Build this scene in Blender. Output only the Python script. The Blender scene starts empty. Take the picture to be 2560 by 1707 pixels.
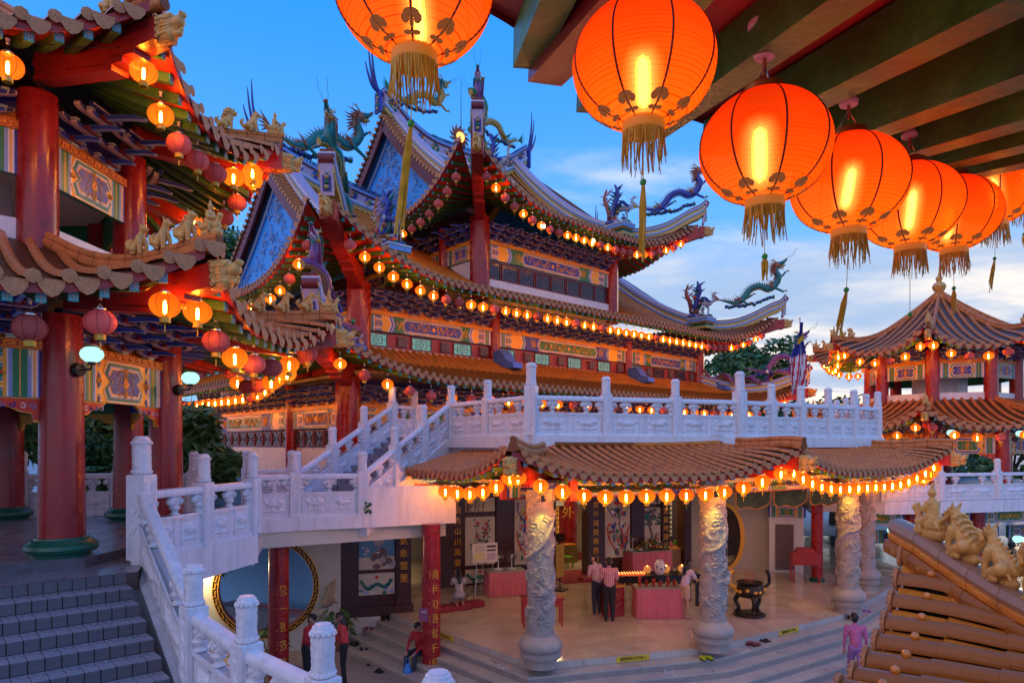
import bpy, bmesh, math, random
import numpy as np
from math import sin, cos, pi, radians as R, sqrt, atan2, hypot
from mathutils import Vector as V, Matrix as M
random.seed(7)
S = bpy.context.scene
COL = S.collection
# ------------------------------------------------------------------ camera
F = 1707.0; HY = 1113.0; EYE = 1.56          # focal length in photo pixels, horizon row, eye height
cam = bpy.data.objects.new('camera', bpy.data.cameras.new('camera')); COL.objects.link(cam)
cam.location = (0, 0, EYE); cam.rotation_euler = (pi/2, 0, 0)
cam.data.lens = 24.0; cam.data.sensor_width = 36.0
cam.data.shift_y = (HY-853.5)/2560.0
cam.data.clip_start = 0.05; cam.data.clip_end = 3000
S.camera = cam
# ------------------------------------------------------------------ world: dusk sky with a cloud bank where the sun went down
w = bpy.data.worlds.new('World'); S.world = w; w.use_nodes = True
nt = w.node_tree; N = nt.nodes; L = nt.links; N.clear()
def nd(t, **k):
    n = N.new(t)
    for a, b in k.items(): setattr(n, a, b)
    return n
def mth(op, a, b=None, clamp=False):
    n = nd('ShaderNodeMath', operation=op, use_clamp=clamp)
    for i, v in enumerate((a, b)):
        if v is None: continue
        if isinstance(v, (int, float)): n.inputs[i].default_value = v
        else: L.new(v, n.inputs[i])
    return n.outputs[0]
def mixc(f, a, b, bt='MIX'):
    n = nd('ShaderNodeMix', data_type='RGBA', blend_type=bt)
    for s, v in ((n.inputs[0], f), (n.inputs[6], a), (n.inputs[7], b)):
        if isinstance(v, (int, float)): s.default_value = v
        elif isinstance(v, tuple): s.default_value = (*v, 1)
        else: L.new(v, s)
    return n.outputs[2]
def mrange(x, a, b, c=0.0, d=1.0):
    n = nd('ShaderNodeMapRange', interpolation_type='SMOOTHSTEP'); L.new(x, n.inputs[0])
    for i, v in enumerate((a, b, c, d)): n.inputs[i+1].default_value = v
    return n.outputs[0]
SUN_EL, SUN_AZ = R(3.0), R(42.0)              # azimuth measured from +Y towards +X
sky = nd('ShaderNodeTexSky', sky_type='NISHITA', sun_disc=False)
sky.sun_elevation = SUN_EL; sky.sun_rotation = SUN_AZ
sky.ozone_density = 3.0; sky.air_density = 1.0; sky.dust_density = 0.6
tc = nd('ShaderNodeTexCoord'); sep = nd('ShaderNodeSeparateXYZ'); L.new(tc.outputs['Generated'], sep.inputs[0])
x, y, z = sep.outputs
zc = mth('MAXIMUM', z, 0.0)
az = mth('ADD', mth('MULTIPLY', x, sin(SUN_AZ)), mth('MULTIPLY', y, cos(SUN_AZ)))   # 1 towards the sunset
blue = mixc(mrange(z, -0.05, 0.62), (0.24, 0.56, 0.98), (0.020, 0.28, 0.94))
base = mixc(0.90, mixc(1.0, sky.outputs[0], (0.055, 0.055, 0.055), 'MULTIPLY'), blue)
lav = mixc(mrange(az, 0.2, -0.9), base, (0.60, 0.57, 0.84))                         # pink-lavender anti-twilight behind the camera
warm = mixc(mth('MULTIPLY', mrange(z, 0.30, 0.0), mrange(az, 0.45, 1.0)), lav, (1.15, 0.82, 0.48))
# clouds projected on a high plane
inv = mth('DIVIDE', 1.0, mth('ADD', zc, 0.10))
cmb = nd('ShaderNodeCombineXYZ')
L.new(mth('MULTIPLY', x, inv), cmb.inputs[0]); L.new(mth('MULTIPLY', y, inv), cmb.inputs[1])
def noise(sc, det, rough, off, dist=0.0):
    mp = nd('ShaderNodeMapping'); mp.inputs[1].default_value = off; mp.inputs[3].default_value = sc
    mp.inputs[2].default_value = (0, 0, R(-35))
    L.new(cmb.outputs[0], mp.inputs[0])
    t = nd('ShaderNodeTexNoise'); L.new(mp.outputs[0], t.inputs['Vector'])
    t.inputs['Scale'].default_value = 1.0; t.inputs['Detail'].default_value = det
    t.inputs['Roughness'].default_value = rough; t.inputs['Distortion'].default_value = dist
    return t.outputs[0]
n1 = noise((0.55, 1.15, 1), 8, 0.60, (3.1, 1.2, 0), 0.4)
n2 = noise((0.25, 0.6, 1), 4, 0.5, (7.7, 2.0, 0))
band = mth('MULTIPLY', mrange(z, 0.02, 0.10), mrange(z, 0.34, 0.16))
amt = mth('ADD', mth('MULTIPLY', n1, 0.65), mth('MULTIPLY', n2, 0.45))
near = mrange(az, 0.55, 0.98)
cl = mth('MULTIPLY', mrange(mth('ADD', amt, mth('MULTIPLY', mth('MULTIPLY', band, near), 0.42)), 0.60, 0.82), mrange(z, 0.0, 0.06))
wisp = mth('MULTIPLY', mrange(noise((0.35, 0.9, 1), 6, 0.6, (1.0, 9.0, 0), 0.3), 0.52, 0.80), 0.12)
clc = mixc(mrange(n1, 0.35, 0.75), (0.30, 0.42, 0.62), mixc(mrange(az, 0.6, 1.0), (0.62, 0.66, 0.78), (1.18, 0.97, 0.70)))
c1 = mixc(mth('MULTIPLY', cl, 0.92), mixc(wisp, warm, (0.75, 0.82, 0.92)), clc)
gnd = mixc(mrange(z, 0.0, -0.05), c1, (0.10, 0.10, 0.14))
bg = nd('ShaderNodeBackground'); L.new(gnd, bg.inputs[0]); bg.inputs[1].default_value = 1.15
wo = nd('ShaderNodeOutputWorld'); L.new(bg.outputs[0], wo.inputs[0])
# ------------------------------------------------------------------ the last sun, very weak and soft behind the cloud bank
sd = bpy.data.lights.new('sun', 'SUN'); sd.energy = 0.35; sd.angle = R(12); sd.color = (1.0, 0.72, 0.45)
so = bpy.data.objects.new('sun', sd); COL.objects.link(so)
sdir = V((sin(SUN_AZ)*cos(R(9)), cos(SUN_AZ)*cos(R(9)), sin(R(9))))
so.rotation_euler = sdir.to_track_quat('Z', 'Y').to_euler(); so.location = (0, 0, 30)
S.view_settings.view_transform = 'Standard'; S.view_settings.look = 'None'
S.view_settings.exposure = 0.27; S.view_settings.gamma = 1.0
S.render.engine = 'CYCLES'
cy = S.cycles; cy.max_bounces = 6; cy.diffuse_bounces = 3; cy.glossy_bounces = 3; cy.transmission_bounces = 4
cy.transparent_max_bounces = 24; cy.use_denoising = True; cy.sample_clamp_indirect = 3.0
cy.caustics_reflective = False; cy.caustics_refractive = False
# ================================================================== helpers
def at(px, py, Y):                     # photo pixel at a chosen distance -> point of the place
    return V(((px-1280)/F*Y, Y, EYE+(HY-py)/F*Y))
MATS = {}
def mat(name, col, rough=0.5, var=0.12, scale=6.0, bump=0.0, bscale=40.0, metal=0.0, emit=None, es=0.0, spec=0.5, coat=0.0, dirt=None, dirt_amt=0.4, dscale=1.5, streak=False):
    if name in MATS: return MATS[name]
    m = bpy.data.materials.new(name); m.use_nodes = True; MATS[name] = m
    t = m.node_tree; b = t.nodes['Principled BSDF']; ln = t.links
    tcn = t.nodes.new('ShaderNodeTexCoord')
    nz = t.nodes.new('ShaderNodeTexNoise'); nz.inputs['Scale'].default_value = scale; nz.inputs['Detail'].default_value = 6
    nz.inputs['Roughness'].default_value = 0.62
    ln.new(tcn.outputs['Object'], nz.inputs['Vector'])
    mr = t.nodes.new('ShaderNodeMapRange'); ln.new(nz.outputs[0], mr.inputs[0])
    mr.inputs[1].default_value = 0.3; mr.inputs[2].default_value = 0.7; mr.inputs[3].default_value = 1-var; mr.inputs[4].default_value = 1+var
    mx = t.nodes.new('ShaderNodeMix'); mx.data_type = 'RGBA'; mx.blend_type = 'MULTIPLY'; mx.inputs[0].default_value = 1
    mx.inputs[6].default_value = (*col, 1); ln.new(mr.outputs[0], mx.inputs[7])
    out = mx.outputs[2]
    if dirt:
        n2 = t.nodes.new('ShaderNodeTexNoise'); n2.inputs['Scale'].default_value = dscale; n2.inputs['Detail'].default_value = 9; n2.inputs['Roughness'].default_value = 0.7
        if streak:
            mp = t.nodes.new('ShaderNodeMapping'); mp.inputs[3].default_value = (2.6, 2.6, .30); ln.new(tcn.outputs['Object'], mp.inputs[0]); ln.new(mp.outputs[0], n2.inputs['Vector'])
        else: ln.new(tcn.outputs['Object'], n2.inputs['Vector'])
        m2 = t.nodes.new('ShaderNodeMapRange'); ln.new(n2.outputs[0], m2.inputs[0])
        m2.inputs[1].default_value = 0.5; m2.inputs[2].default_value = 0.72; m2.inputs[4].default_value = dirt_amt
        mx2 = t.nodes.new('ShaderNodeMix'); mx2.data_type = 'RGBA'; ln.new(m2.outputs[0], mx2.inputs[0])
        ln.new(out, mx2.inputs[6]); mx2.inputs[7].default_value = (*dirt, 1); out = mx2.outputs[2]
    ln.new(out, b.inputs['Base Color'])
    rr = t.nodes.new('ShaderNodeMapRange'); ln.new(nz.outputs[0], rr.inputs[0]); rr.inputs[1].default_value = .3; rr.inputs[2].default_value = .7
    rr.inputs[3].default_value = max(0.03, rough-0.10); rr.inputs[4].default_value = min(1, rough+0.10); ln.new(rr.outputs[0], b.inputs['Roughness'])
    b.inputs['Metallic'].default_value = metal; b.inputs['Specular IOR Level'].default_value = spec
    b.inputs['Coat Weight'].default_value = coat; b.inputs['Coat Roughness'].default_value = 0.15
    if bump:
        n3 = t.nodes.new('ShaderNodeTexNoise'); n3.inputs['Scale'].default_value = bscale; n3.inputs['Detail'].default_value = 4
        ln.new(tcn.outputs['Object'], n3.inputs['Vector'])
        bp = t.nodes.new('ShaderNodeBump'); bp.inputs['Strength'].default_value = bump; bp.inputs['Distance'].default_value = 0.02
        ln.new(n3.outputs[0], bp.inputs['Height']); ln.new(bp.outputs[0], b.inputs['Normal'])
    if emit:
        b.inputs['Emission Color'].default_value = (*emit, 1); b.inputs['Emission Strength'].default_value = es
    return m
red     = mat('red_paint', (0.38, 0.024, 0.018), 0.38, 0.16, 3, dirt=(0.25, 0.02, 0.018), dirt_amt=.5)
redcol  = mat('red_column_lacquer', (0.34, 0.014, 0.014), 0.28, 0.22, 3.0, coat=0.15, dirt=(0.19, 0.010, 0.012), dirt_amt=.65, dscale=2.5, streak=True)
redsof  = mat('red_soffit_paint', (0.62, 0.045, 0.018), 0.5, 0.18, 4)
greenr  = mat('green_rafter_paint', (0.045, 0.15, 0.030), 0.45, 0.25, 8, dirt=(0.03, 0.05, 0.02), dirt_amt=.6, bump=.2)
cyanp   = mat('turquoise_paint', (0.04, 0.45, 0.45), 0.5, 0.25, 30)
greenp  = mat('green_paint', (0.015, 0.22, 0.085), 0.4, 0.15, 8)
greenb  = mat('green_column_base', (0.010, 0.11, 0.065), 0.3, 0.2, 5)
bluep   = mat('blue_paint', (0.02, 0.06, 0.44), 0.42, 0.2, 6)
dblue   = mat('deep_blue_paint', (0.025, 0.04, 0.26), 0.42, 0.2, 6)
lblue   = mat('pale_blue_paint', (0.22, 0.36, 0.70), 0.45, 0.12, 6)
white   = mat('white_paint', (0.78, 0.76, 0.78), 0.42, 0.06, 5, bump=.08, dirt=(0.44, 0.42, 0.42), dirt_amt=.55, dscale=2.0, streak=True)
stone   = mat('white_carved_stone', (0.76, 0.75, 0.79), 0.36, 0.08, 8, bump=.12, bscale=60, dirt=(0.40, 0.39, 0.41), dirt_amt=.55, dscale=3, streak=True)
cstone  = mat('column_stone', (0.37, 0.315, 0.28), 0.5, 0.14, 9, bump=.15, bscale=50, dirt=(0.27, 0.23, 0.21), dirt_amt=.6, dscale=4)
cream   = mat('cream_plaster', (0.62, 0.60, 0.50), 0.6, 0.07, 3, dirt=(0.5, 0.48, 0.42))
gold    = mat('gold_paint', (0.85, 0.42, 0.03), 0.35, 0.2, 20, metal=0.15)
ochre   = mat('ochre_molding', (0.80, 0.32, 0.02), 0.42, 0.15, 8)
goldw   = mat('orange_gold_wall', (0.62, 0.20, 0.012), 0.45, 0.5, 9)
palep   = mat('pale_pink_outline', (0.56, 0.47, 0.48), 0.5, 0.1, 9)
pinkp   = mat('pink_lilac_paint', (0.52, 0.38, 0.52), 0.5, 0.1, 8)
glazeu  = mat('tile_bed', (0.11, 0.040, 0.012), 0.45, 0.3, 5, dirt=(0.05, 0.035, 0.025), dirt_amt=.7)
sculpt  = mat('golden_glazed_ceramic', (0.74, 0.38, 0.09), 0.32, 0.25, 14, bump=.35, bscale=45, dirt=(0.34, 0.16, 0.06), dirt_amt=.5, dscale=6)
darkw   = mat('dark_brown_granite', (0.060, 0.018, 0.014), 0.3, 0.25, 20)
black   = mat('black_lacquer', (0.012, 0.011, 0.012), 0.3, 0.2, 10)
yellowp = mat('yellow_ridge_paint', (0.62, 0.40, 0.10), 0.5, 0.12, 5)
skyb    = mat('gable_blue', (0.035, 0.36, 0.95), 0.5, 0.12, 4, bump=.1)
maroon  = mat('maroon_board', (0.17, 0.020, 0.028), 0.45, 0.2, 4)
glassd  = mat('dark_glass', (0.03, 0.035, 0.06), 0.12, 0.2, 4)
glassg  = mat('green_lit_glass', (0.16, 0.42, 0.36), 0.2, 0.25, 3, emit=(0.25, 0.75, 0.60), es=0.22)
greyb   = mat('grey_brown_louver', (0.17, 0.12, 0.12), 0.6, 0.1, 6)
pcloth  = mat('pink_satin', (0.62, 0.14, 0.17), 0.4, 0.12, 5)
carpet  = mat('red_carpet', (0.26, 0.012, 0.035), 0.9, 0.15, 20)
brass   = mat('yellow_fringe', (0.70, 0.42, 0.03), 0.5, 0.25, 30)
def tile_mat(name, col, dirtc, jl=0.32):
    m = mat(name, col, 0.42, 0.22, 7, dirt=dirtc, dirt_amt=.6, dscale=2.5, coat=0.04, spec=0.22)
    t = m.node_tree; ln = t.links; b = t.nodes['Principled BSDF']
    uv = t.nodes.new('ShaderNodeUVMap'); sp = t.nodes.new('ShaderNodeSeparateXYZ'); ln.new(uv.outputs[0], sp.inputs[0])
    def mm(op, a, c):
        n = t.nodes.new('ShaderNodeMath'); n.operation = op
        if isinstance(a, float): n.inputs[0].default_value = a
        else: ln.new(a, n.inputs[0])
        n.inputs[1].default_value = c; return n.outputs[0]
    fr = mm('FRACT', mm('DIVIDE', sp.outputs[1], jl), 0)
    line = mm('LESS_THAN', fr, 0.055)
    src = b.inputs['Base Color'].links[0].from_socket
    mx = t.nodes.new('ShaderNodeMix'); mx.data_type = 'RGBA'; ln.new(line, mx.inputs[0]); ln.new(src, mx.inputs[6])
    mx.inputs[7].default_value = (col[0]*.40, col[1]*.36, col[2]*.34, 1); ln.new(mx.outputs[2], b.inputs['Base Color'])
    bp = t.nodes.new('ShaderNodeBump'); bp.inputs['Strength'].default_value = .6; bp.inputs['Distance'].default_value = .03
    ln.new(fr, bp.inputs['Height']); ln.new(bp.outputs[0], b.inputs['Normal'])
    return m
tileA = tile_mat('amber_glazed_tile', (0.60, 0.20, 0.030), (0.28, 0.10, 0.03), 40.0)
tileB = tile_mat('weathered_glazed_tile', (0.62, 0.195, 0.055), (0.34, 0.11, 0.045))
tilend = mat('tile_end_ornament', (0.62, 0.235, 0.085), 0.6, 0.3, 40, bump=.9, bscale=70, dirt=(0.38, 0.16, 0.08), dirt_amt=.5, dscale=8)

class MB:
    """collects shapes with material slots; build() links them as one mesh object"""
    def __init__(s): s.v = []; s.f = []; s.m = []; s.mats = []; s.uv = {}; s.T = None
    def mi(s, m):
        if m not in s.mats: s.mats.append(m)
        return s.mats.index(m)
    def add(s, vs, fs, m, uvs=None):
        o = len(s.v); k = s.mi(m)
        if s.T is not None: vs = [s.T @ V(p) for p in vs]
        s.v.extend([tuple(p) for p in vs])
        for i, f in enumerate(fs):
            if uvs: s.uv[len(s.f)] = [uvs[j] for j in f]
            s.f.append(tuple(j+o for j in f)); s.m.append(k)
        return s
    def box(s, c, d, m, rz=0.0, bev=0.0):
        x, y, z = d[0]/2, d[1]/2, d[2]/2; c = V(c); cs, sn = cos(rz), sin(rz)
        if bev:
            b = bev; P = []
            for zz, q in ((-z, b), (-z+b, 0), (z-b, 0), (z, b)):
                for X, Y in ((-x+q, -y+q+0), (x-q, -y+q), (x-q, y-q), (-x+q, y-q)): P.append((X, Y, zz))
            fs = [(3, 2, 1, 0), (12, 13, 14, 15)]
            for r in range(3):
                for i in range(4): a = r*4+i; e = r*4+(i+1) % 4; fs.append((a, e, e+4, a+4))
        else:
            P = [(sx*x, sy*y, sz*z) for sz in (-1, 1) for sx, sy in ((-1, -1), (1, -1), (1, 1), (-1, 1))]
            fs = [(3, 2, 1, 0), (4, 5, 6, 7), (0, 1, 5, 4), (1, 2, 6, 5), (2, 3, 7, 6), (3, 0, 4, 7)]
        return s.add([(c.x+p[0]*cs-p[1]*sn, c.y+p[0]*sn+p[1]*cs, c.z+p[2]) for p in P], fs, m)
    def beam(s, a, b, w, h, m, up=V((0, 0, 1))):
        a = V(a); b = V(b); d = (b-a).normalized(); x = d.cross(up)
        x = x.normalized() if x.length > 1e-6 else V((1, 0, 0)); y = x.cross(d).normalized()
        P = [q+x*(i*w/2)+y*(j*h/2) for q in (a, b) for i, j in ((-1, -1), (1, -1), (1, 1), (-1, 1))]
        return s.add(P, [(0, 1, 2, 3), (7, 6, 5, 4), (0, 4, 5, 1), (1, 5, 6, 2), (2, 6, 7, 3), (3, 7, 4, 0)], m)
    def tube(s, pts, rad, n, m, caps=True, sx=1.0, uvl=False):
        pts = [V(p) for p in pts]; k = len(pts)
        if isinstance(rad, (int, float)): rad = [rad]*k
        vs = []; prev = None; uvs = []; dist = 0
        for i, p in enumerate(pts):
            t = (pts[min(i+1, k-1)]-pts[max(i-1, 0)])
            t = t.normalized() if t.length > 1e-9 else V((0, 0, 1))
            if prev is None:
                a = t.cross(V((0, 0, 1)));  a = a.normalized() if a.length > 1e-3 else V((1, 0, 0))
            else:
                a = prev-t*prev.dot(t); a = a.normalized() if a.length > 1e-6 else t.orthogonal().normalized()
            prev = a; b = t.cross(a)
            if i: dist += (p-pts[i-1]).length
            for j in range(n):
                q = 2*pi*j/n; vs.append(p+(a*cos(q)*sx+b*sin(q))*rad[i]); uvs.append((j/n, dist))
        fs = [(i*n+j, i*n+(j+1) % n, (i+1)*n+(j+1) % n, (i+1)*n+j) for i in range(k-1) for j in range(n)]
        if caps: fs += [tuple(range(n-1, -1, -1)), tuple((k-1)*n+j for j in range(n))]
        return s.add(vs, fs, m, uvs if uvl else None)
    def lathe(s, prof, n, m, c=(0, 0, 0), axis=None, fn=None):
        vs = []; c = V(c)
        for i, (r, z) in enumerate(prof):
            for j in range(n):
                q = 2*pi*j/n; rr = r+(fn(q, z) if fn else 0); vs.append(V((rr*cos(q), rr*sin(q), z)))
        if axis is not None:
            q = V((0, 0, 1)).rotation_difference(V(axis).normalized()); vs = [q @ p for p in vs]
        vs = [p+c for p in vs]; k = len(prof)
        fs = [(i*n+j, i*n+(j+1) % n, (i+1)*n+(j+1) % n, (i+1)*n+j) for i in range(k-1) for j in range(n)]
        if prof[0][0] > 1e-4: fs.append(tuple(range(n-1, -1, -1)))
        if prof[-1][0] > 1e-4: fs.append(tuple((k-1)*n+j for j in range(n)))
        return s.add(vs, fs, m)
    def ell(s, c, r, m, n=12, k=8, rot=None):
        c = V(c); vs = []
        for i in range(k+1):
            a = pi*i/k-pi/2
            for j in range(n):
                q = 2*pi*j/n; p = V((r[0]*cos(a)*cos(q), r[1]*cos(a)*sin(q), r[2]*sin(a)))
                vs.append((rot @ p if rot is not None else p)+c)
        return s.add(vs, [(i*n+j, i*n+(j+1) % n, (i+1)*n+(j+1) % n, (i+1)*n+j) for i in range(k) for j in range(n)], m)
    def grid(s, rows, m, closed=False, uvs=None):
        n = len(rows[0]); vs = [p for r in rows for p in r]
        u = [q for r in uvs for q in r] if uvs else None
        return s.add(vs, [(i*n+j, i*n+j+1, (i+1)*n+j+1, (i+1)*n+j) for i in range(len(rows)-1) for j in range(n-1)], m, u)
    def prism(s, poly, m, o=(0, 0, 0), ux=(1, 0, 0), uy=(0, 0, 1), t=0.05, back=True):
        """flat polygon (2D) in the plane ux,uy at o, thickened by t along ux x uy"""
        o = V(o); ux = V(ux); uy = V(uy); nrm = ux.cross(uy).normalized(); n = len(poly)
        A = [o+ux*p[0]+uy*p[1] for p in poly]; vs = A+[p+nrm*t for p in A]
        fs = [tuple(range(n, 2*n))]+[(i, (i+1) % n, n+(i+1) % n, n+i) for i in range(n)]
        if back: fs.append(tuple(range(n-1, -1, -1)))
        return s.add(vs, fs, m)
    def mesh(s, name, smooth=None):
        me = bpy.data.meshes.new(name); me.from_pydata(s.v, [], s.f)
        for m in s.mats: me.materials.append(m)
        me.polygons.foreach_set('material_index', s.m)
        if s.uv:
            lay = me.uv_layers.new(name='UVMap')
            for fi, us in s.uv.items():
                st = me.polygons[fi].loop_start
                for j, u in enumerate(us): lay.data[st+j].uv = u
        if smooth is not None:
            me.polygons.foreach_set('use_smooth', [True]*len(s.f))
            me.update(); me.set_sharp_from_angle(angle=R(smooth))
        me.update(); return me
    def build(s, name, parent=None, smooth=None, loc=None, rz=None):
        return link(name, s.mesh(name, smooth), parent, loc, rz)
def link(name, me, parent=None, loc=None, rz=None, mtx=None):
    o = bpy.data.objects.new(name, me); COL.objects.link(o)
    if parent is not None: o.parent = parent
    if loc is not None: o.location = loc
    if rz is not None: o.rotation_euler = (0, 0, rz)
    if mtx is not None: o.matrix_local = mtx
    return o
def tag(o, label=None, cat=None, group=None, kind=None):
    for k, v in (('label', label), ('category', cat), ('group', group), ('kind', kind)):
        if v: o[k] = v
    return o
def thing(name, label, cat, loc=(0, 0, 0), rz=0.0, group=None):
    return tag(link(name, None, None, loc, rz), label, cat, group)
def copy_tree(o, parent=None):
    c = o.copy(); COL.objects.link(c); c.parent = parent
    for ch in KIDS.get(o.name, ()): copy_tree(ch, c)
    return c
KIDS = {}
def index_kids(o):
    st = [o]
    while st:
        a = st.pop(); KIDS[a.name] = list(a.children); st += KIDS[a.name]
ORD = ['first', 'second', 'third', 'fourth', 'fifth', 'sixth', 'seventh', 'eighth', 'ninth', 'tenth', 'eleventh', 'twelfth', 'thirteenth', 'fourteenth', 'fifteenth', 'sixteenth', 'seventeenth', 'eighteenth', 'nineteenth', 'twentieth']
def ordn(i):
    if i < 20: return ORD[i]
    t = (i+1)//10; u = (i+1) % 10; T = {2: 'twent', 3: 'thirt', 4: 'fort', 5: 'fift', 6: 'sixt'}[t]
    return T+'ieth' if u == 0 else T+('y-' if t != 4 else 'y-')+ORD[u-1]
def smooth01(t): t = max(0, min(1, t)); return t*t*(3-2*t)
def catmull(P, n=8):
    P = [V(p) for p in P]; out = []
    Q = [P[0]*2-P[1]]+P+[P[-1]*2-P[-2]]
    for i in range(1, len(Q)-2):
        for j in range(n):
            t = j/n; a, b, c, d = Q[i-1], Q[i], Q[i+1], Q[i+2]
            out.append(.5*((2*b)+(c-a)*t+(2*a-5*b+4*c-d)*t*t+(3*b-a-3*c+d)*t**3))
    out.append(P[-1]); return out
class Org:
    """organic body: tapered capsules fused by a voxel remesh; each face takes the material of its nearest capsule"""
    def __init__(s): s.p = []; s.pre = []
    def cap(s, a, b, ra, rb=None, m=None): s.p.append((V(a), V(b), ra, ra if rb is None else rb, m)); return s
    def ball(s, c, r, m=None): return s.cap(V(c)-V((0, 0, .001)), V(c)+V((0, 0, .001)), r, r, m)
    def chain(s, pts, rads, m=None):
        for i in range(len(pts)-1): s.cap(pts[i], pts[i+1], rads[i], rads[i+1], m)
        return s
    def ell(s, c, r, m=None, rot=None):
        r = V(r); ax = max(range(3), key=lambda i: r[i]); mn = sorted(r)[1]; d = V((0, 0, 0)); d[ax] = max(r[ax]-mn, .001)
        if rot is not None: d = rot @ d
        return s.cap(V(c)-d, V(c)+d, mn, mn, m)
    def mesh(s, name, vox=0.015, smooth=3, deform=None):
        mb = MB(); mats = []
        for a, b, ra, rb, m in s.p:
            if m not in mats: mats.append(m)
            d = b-a; l = d.length; t = d.normalized() if l > 1e-6 else V((0, 0, 1))
            pts = []; rad = []
            for k in range(5):
                q = k/4*pi/2; pts.append(a-t*ra*cos(q)); rad.append(max(ra*sin(q), .0005))
            for k in range(5):
                q = k/4*pi/2; pts.append(b+t*rb*sin(q)); rad.append(max(rb*cos(q), .0005))
            mb.tube(pts, rad, 12, m)
        me = mb.mesh(name+'_src'); o = bpy.data.objects.new('tmp', me); COL.objects.link(o)
        r = o.modifiers.new('r', 'REMESH'); r.mode = 'VOXEL'; r.voxel_size = vox
        if smooth: q = o.modifiers.new('s', 'SMOOTH'); q.iterations = smooth; q.factor = .5
        dg = bpy.context.evaluated_depsgraph_get(); out = bpy.data.meshes.new_from_object(o.evaluated_get(dg))
        bpy.data.objects.remove(o); bpy.data.meshes.remove(me); out.name = name
        n = len(out.polygons); cen = np.empty(n*3); out.polygons.foreach_get('center', cen); cen = cen.reshape(-1, 3)
        best = np.full(n, 1e9); idx = np.zeros(n, int)
        for a, b, ra, rb, m in s.p:
            A = np.array(a); D = np.array(b)-A; dd = max(D @ D, 1e-9); t = np.clip(((cen-A) @ D)/dd, 0, 1)
            dist = np.linalg.norm(cen-A-t[:, None]*D, axis=1)-(ra+(rb-ra)*t)
            k = dist < best; best[k] = dist[k]; idx[k] = mats.index(m)
        out.materials.clear()
        for m in mats: out.materials.append(m)
        out.polygons.foreach_set('material_index', idx.astype(np.int32)); out.polygons.foreach_set('use_smooth', [True]*n)
        out.update(); return out
FONT_CACHE = {}
def text_mesh(s, size, m, depth=0.006, spacing=None):
    """vertical column of characters (top at 0, going down) when spacing is given, else one line; lies in XZ facing -Y, centred on x"""
    key = (s, size, m.name, spacing)
    if key in FONT_CACHE: return FONT_CACHE[key]
    cu = bpy.data.curves.new('t', 'FONT'); cu.body = '\n'.join(s) if spacing else s; cu.size = size; cu.align_x = 'CENTER'; cu.align_y = 'TOP' if spacing else 'CENTER'; cu.extrude = depth/2; cu.resolution_u = 2
    if spacing: cu.space_line = spacing/size
    o = bpy.data.objects.new('t', cu); COL.objects.link(o)
    me = bpy.data.meshes.new_from_object(o.evaluated_get(bpy.context.evaluated_depsgraph_get()))
    mb = MB(); mb.add([(v.co.x, -v.co.z, v.co.y) for v in me.vertices], [tuple(p.vertices) for p in me.polygons], m)
    bpy.data.objects.remove(o); bpy.data.curves.remove(cu); bpy.data.meshes.remove(me)
    FONT_CACHE[key] = mb.mesh('lettering'); return FONT_CACHE[key]
for a in (('请脱鞋后方可进入', .085, black, None), ('毓秀山川風雲際', .26, gold, .36), ('雲外鐘聲報晚晴', .26, gold, .34), ('天聖靈地鍾福', .26, gold, .34), ('天外', .55, gold, .75), ('物氣象雲里', .26, gold, .36), ('忍一息怒保百年', .25, gold, .42), ('饒半句語省千般累', .25, gold, .36), ('请脱鞋', .05, white, None)): text_mesh(a[0], a[1], a[2], spacing=a[3])
# ================================================================== roofs
class Side:
    """one roof slope in its own frame: eave along +x (0..L) at y=0, inward +y"""
    def __init__(s, L, D, H, U, dmax, c0=0.45, a=0.35, fd=2.2, flare=0.0, zc=None):
        s.L, s.D, s.H, s.U, s.dmax, s.c0, s.a, s.fd, s.flare = L, D, H, U, dmax, c0, a, fd, flare
    def cor(s, x): q = abs(2*x/s.L-1); return (max(0, q-s.c0)/(1-s.c0))**2.0
    def P(s, x, d, dz=0.0):
        t = d/s.D; c = s.cor(x); e = math.exp(-(max(d, 0)/s.fd)**2)
        return V((x, d-s.flare*c*e, s.H*(s.a*t+(1-s.a)*t*abs(t))+s.U*c*e+dz))
def tile_row_mesh(sd, x, r, m, nd_=5, dm=None, ends=True, hd=1.25):
    dm = sd.dmax(x) if dm is None else dm
    mb = MB(); P = [sd.P(x, -0.05+(dm+0.05)*k/nd_, 0.02) for k in range(nd_+1)]
    na = 5; rows = []; uvs = []; dist = 0
    for k, p in enumerate(P):
        if k: dist += (p-P[k-1]).length
        tn = (P[min(k+1, nd_)]-P[max(k-1, 0)]).normalized(); up = V((1, 0, 0)).cross(tn); up = up if up.z > 0 else -up
        rows.append([p+V((1, 0, 0))*(r*cos(pi*j/(na-1)))+up*(r*1.15*sin(pi*j/(na-1))) for j in range(na)])
        uvs.append([(j/na, dist) for j in range(na)])
    mb.grid(rows, m, uvs=uvs)
    if ends:
        c = P[0]+V((0, -.012, r*.35)); R0 = r*hd
        mb.add([c+V((0, -.02, 0))]+[c+V((R0*cos(2*pi*j/8), 0, R0*sin(2*pi*j/8))) for j in range(8)], [(0, 1+(j+1) % 8, 1+j) for j in range(8)], tilend)
    return mb
def drip(mb, sd, x, w, h, m):
    p = sd.P(x, -0.03, -0.01)
    pts = [(-w, .02), (w, .02), (w*.92, -h*.35), (w*.5, -h*.8), (0, -h), (-w*.5, -h*.8), (-w*.92, -h*.35)]
    mb.add([p+V((a, -.004-.02*(1 if b < 0 else 0), b)) for a, b in pts], [(0, 6, 5, 4, 3, 2, 1)], m)
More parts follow.
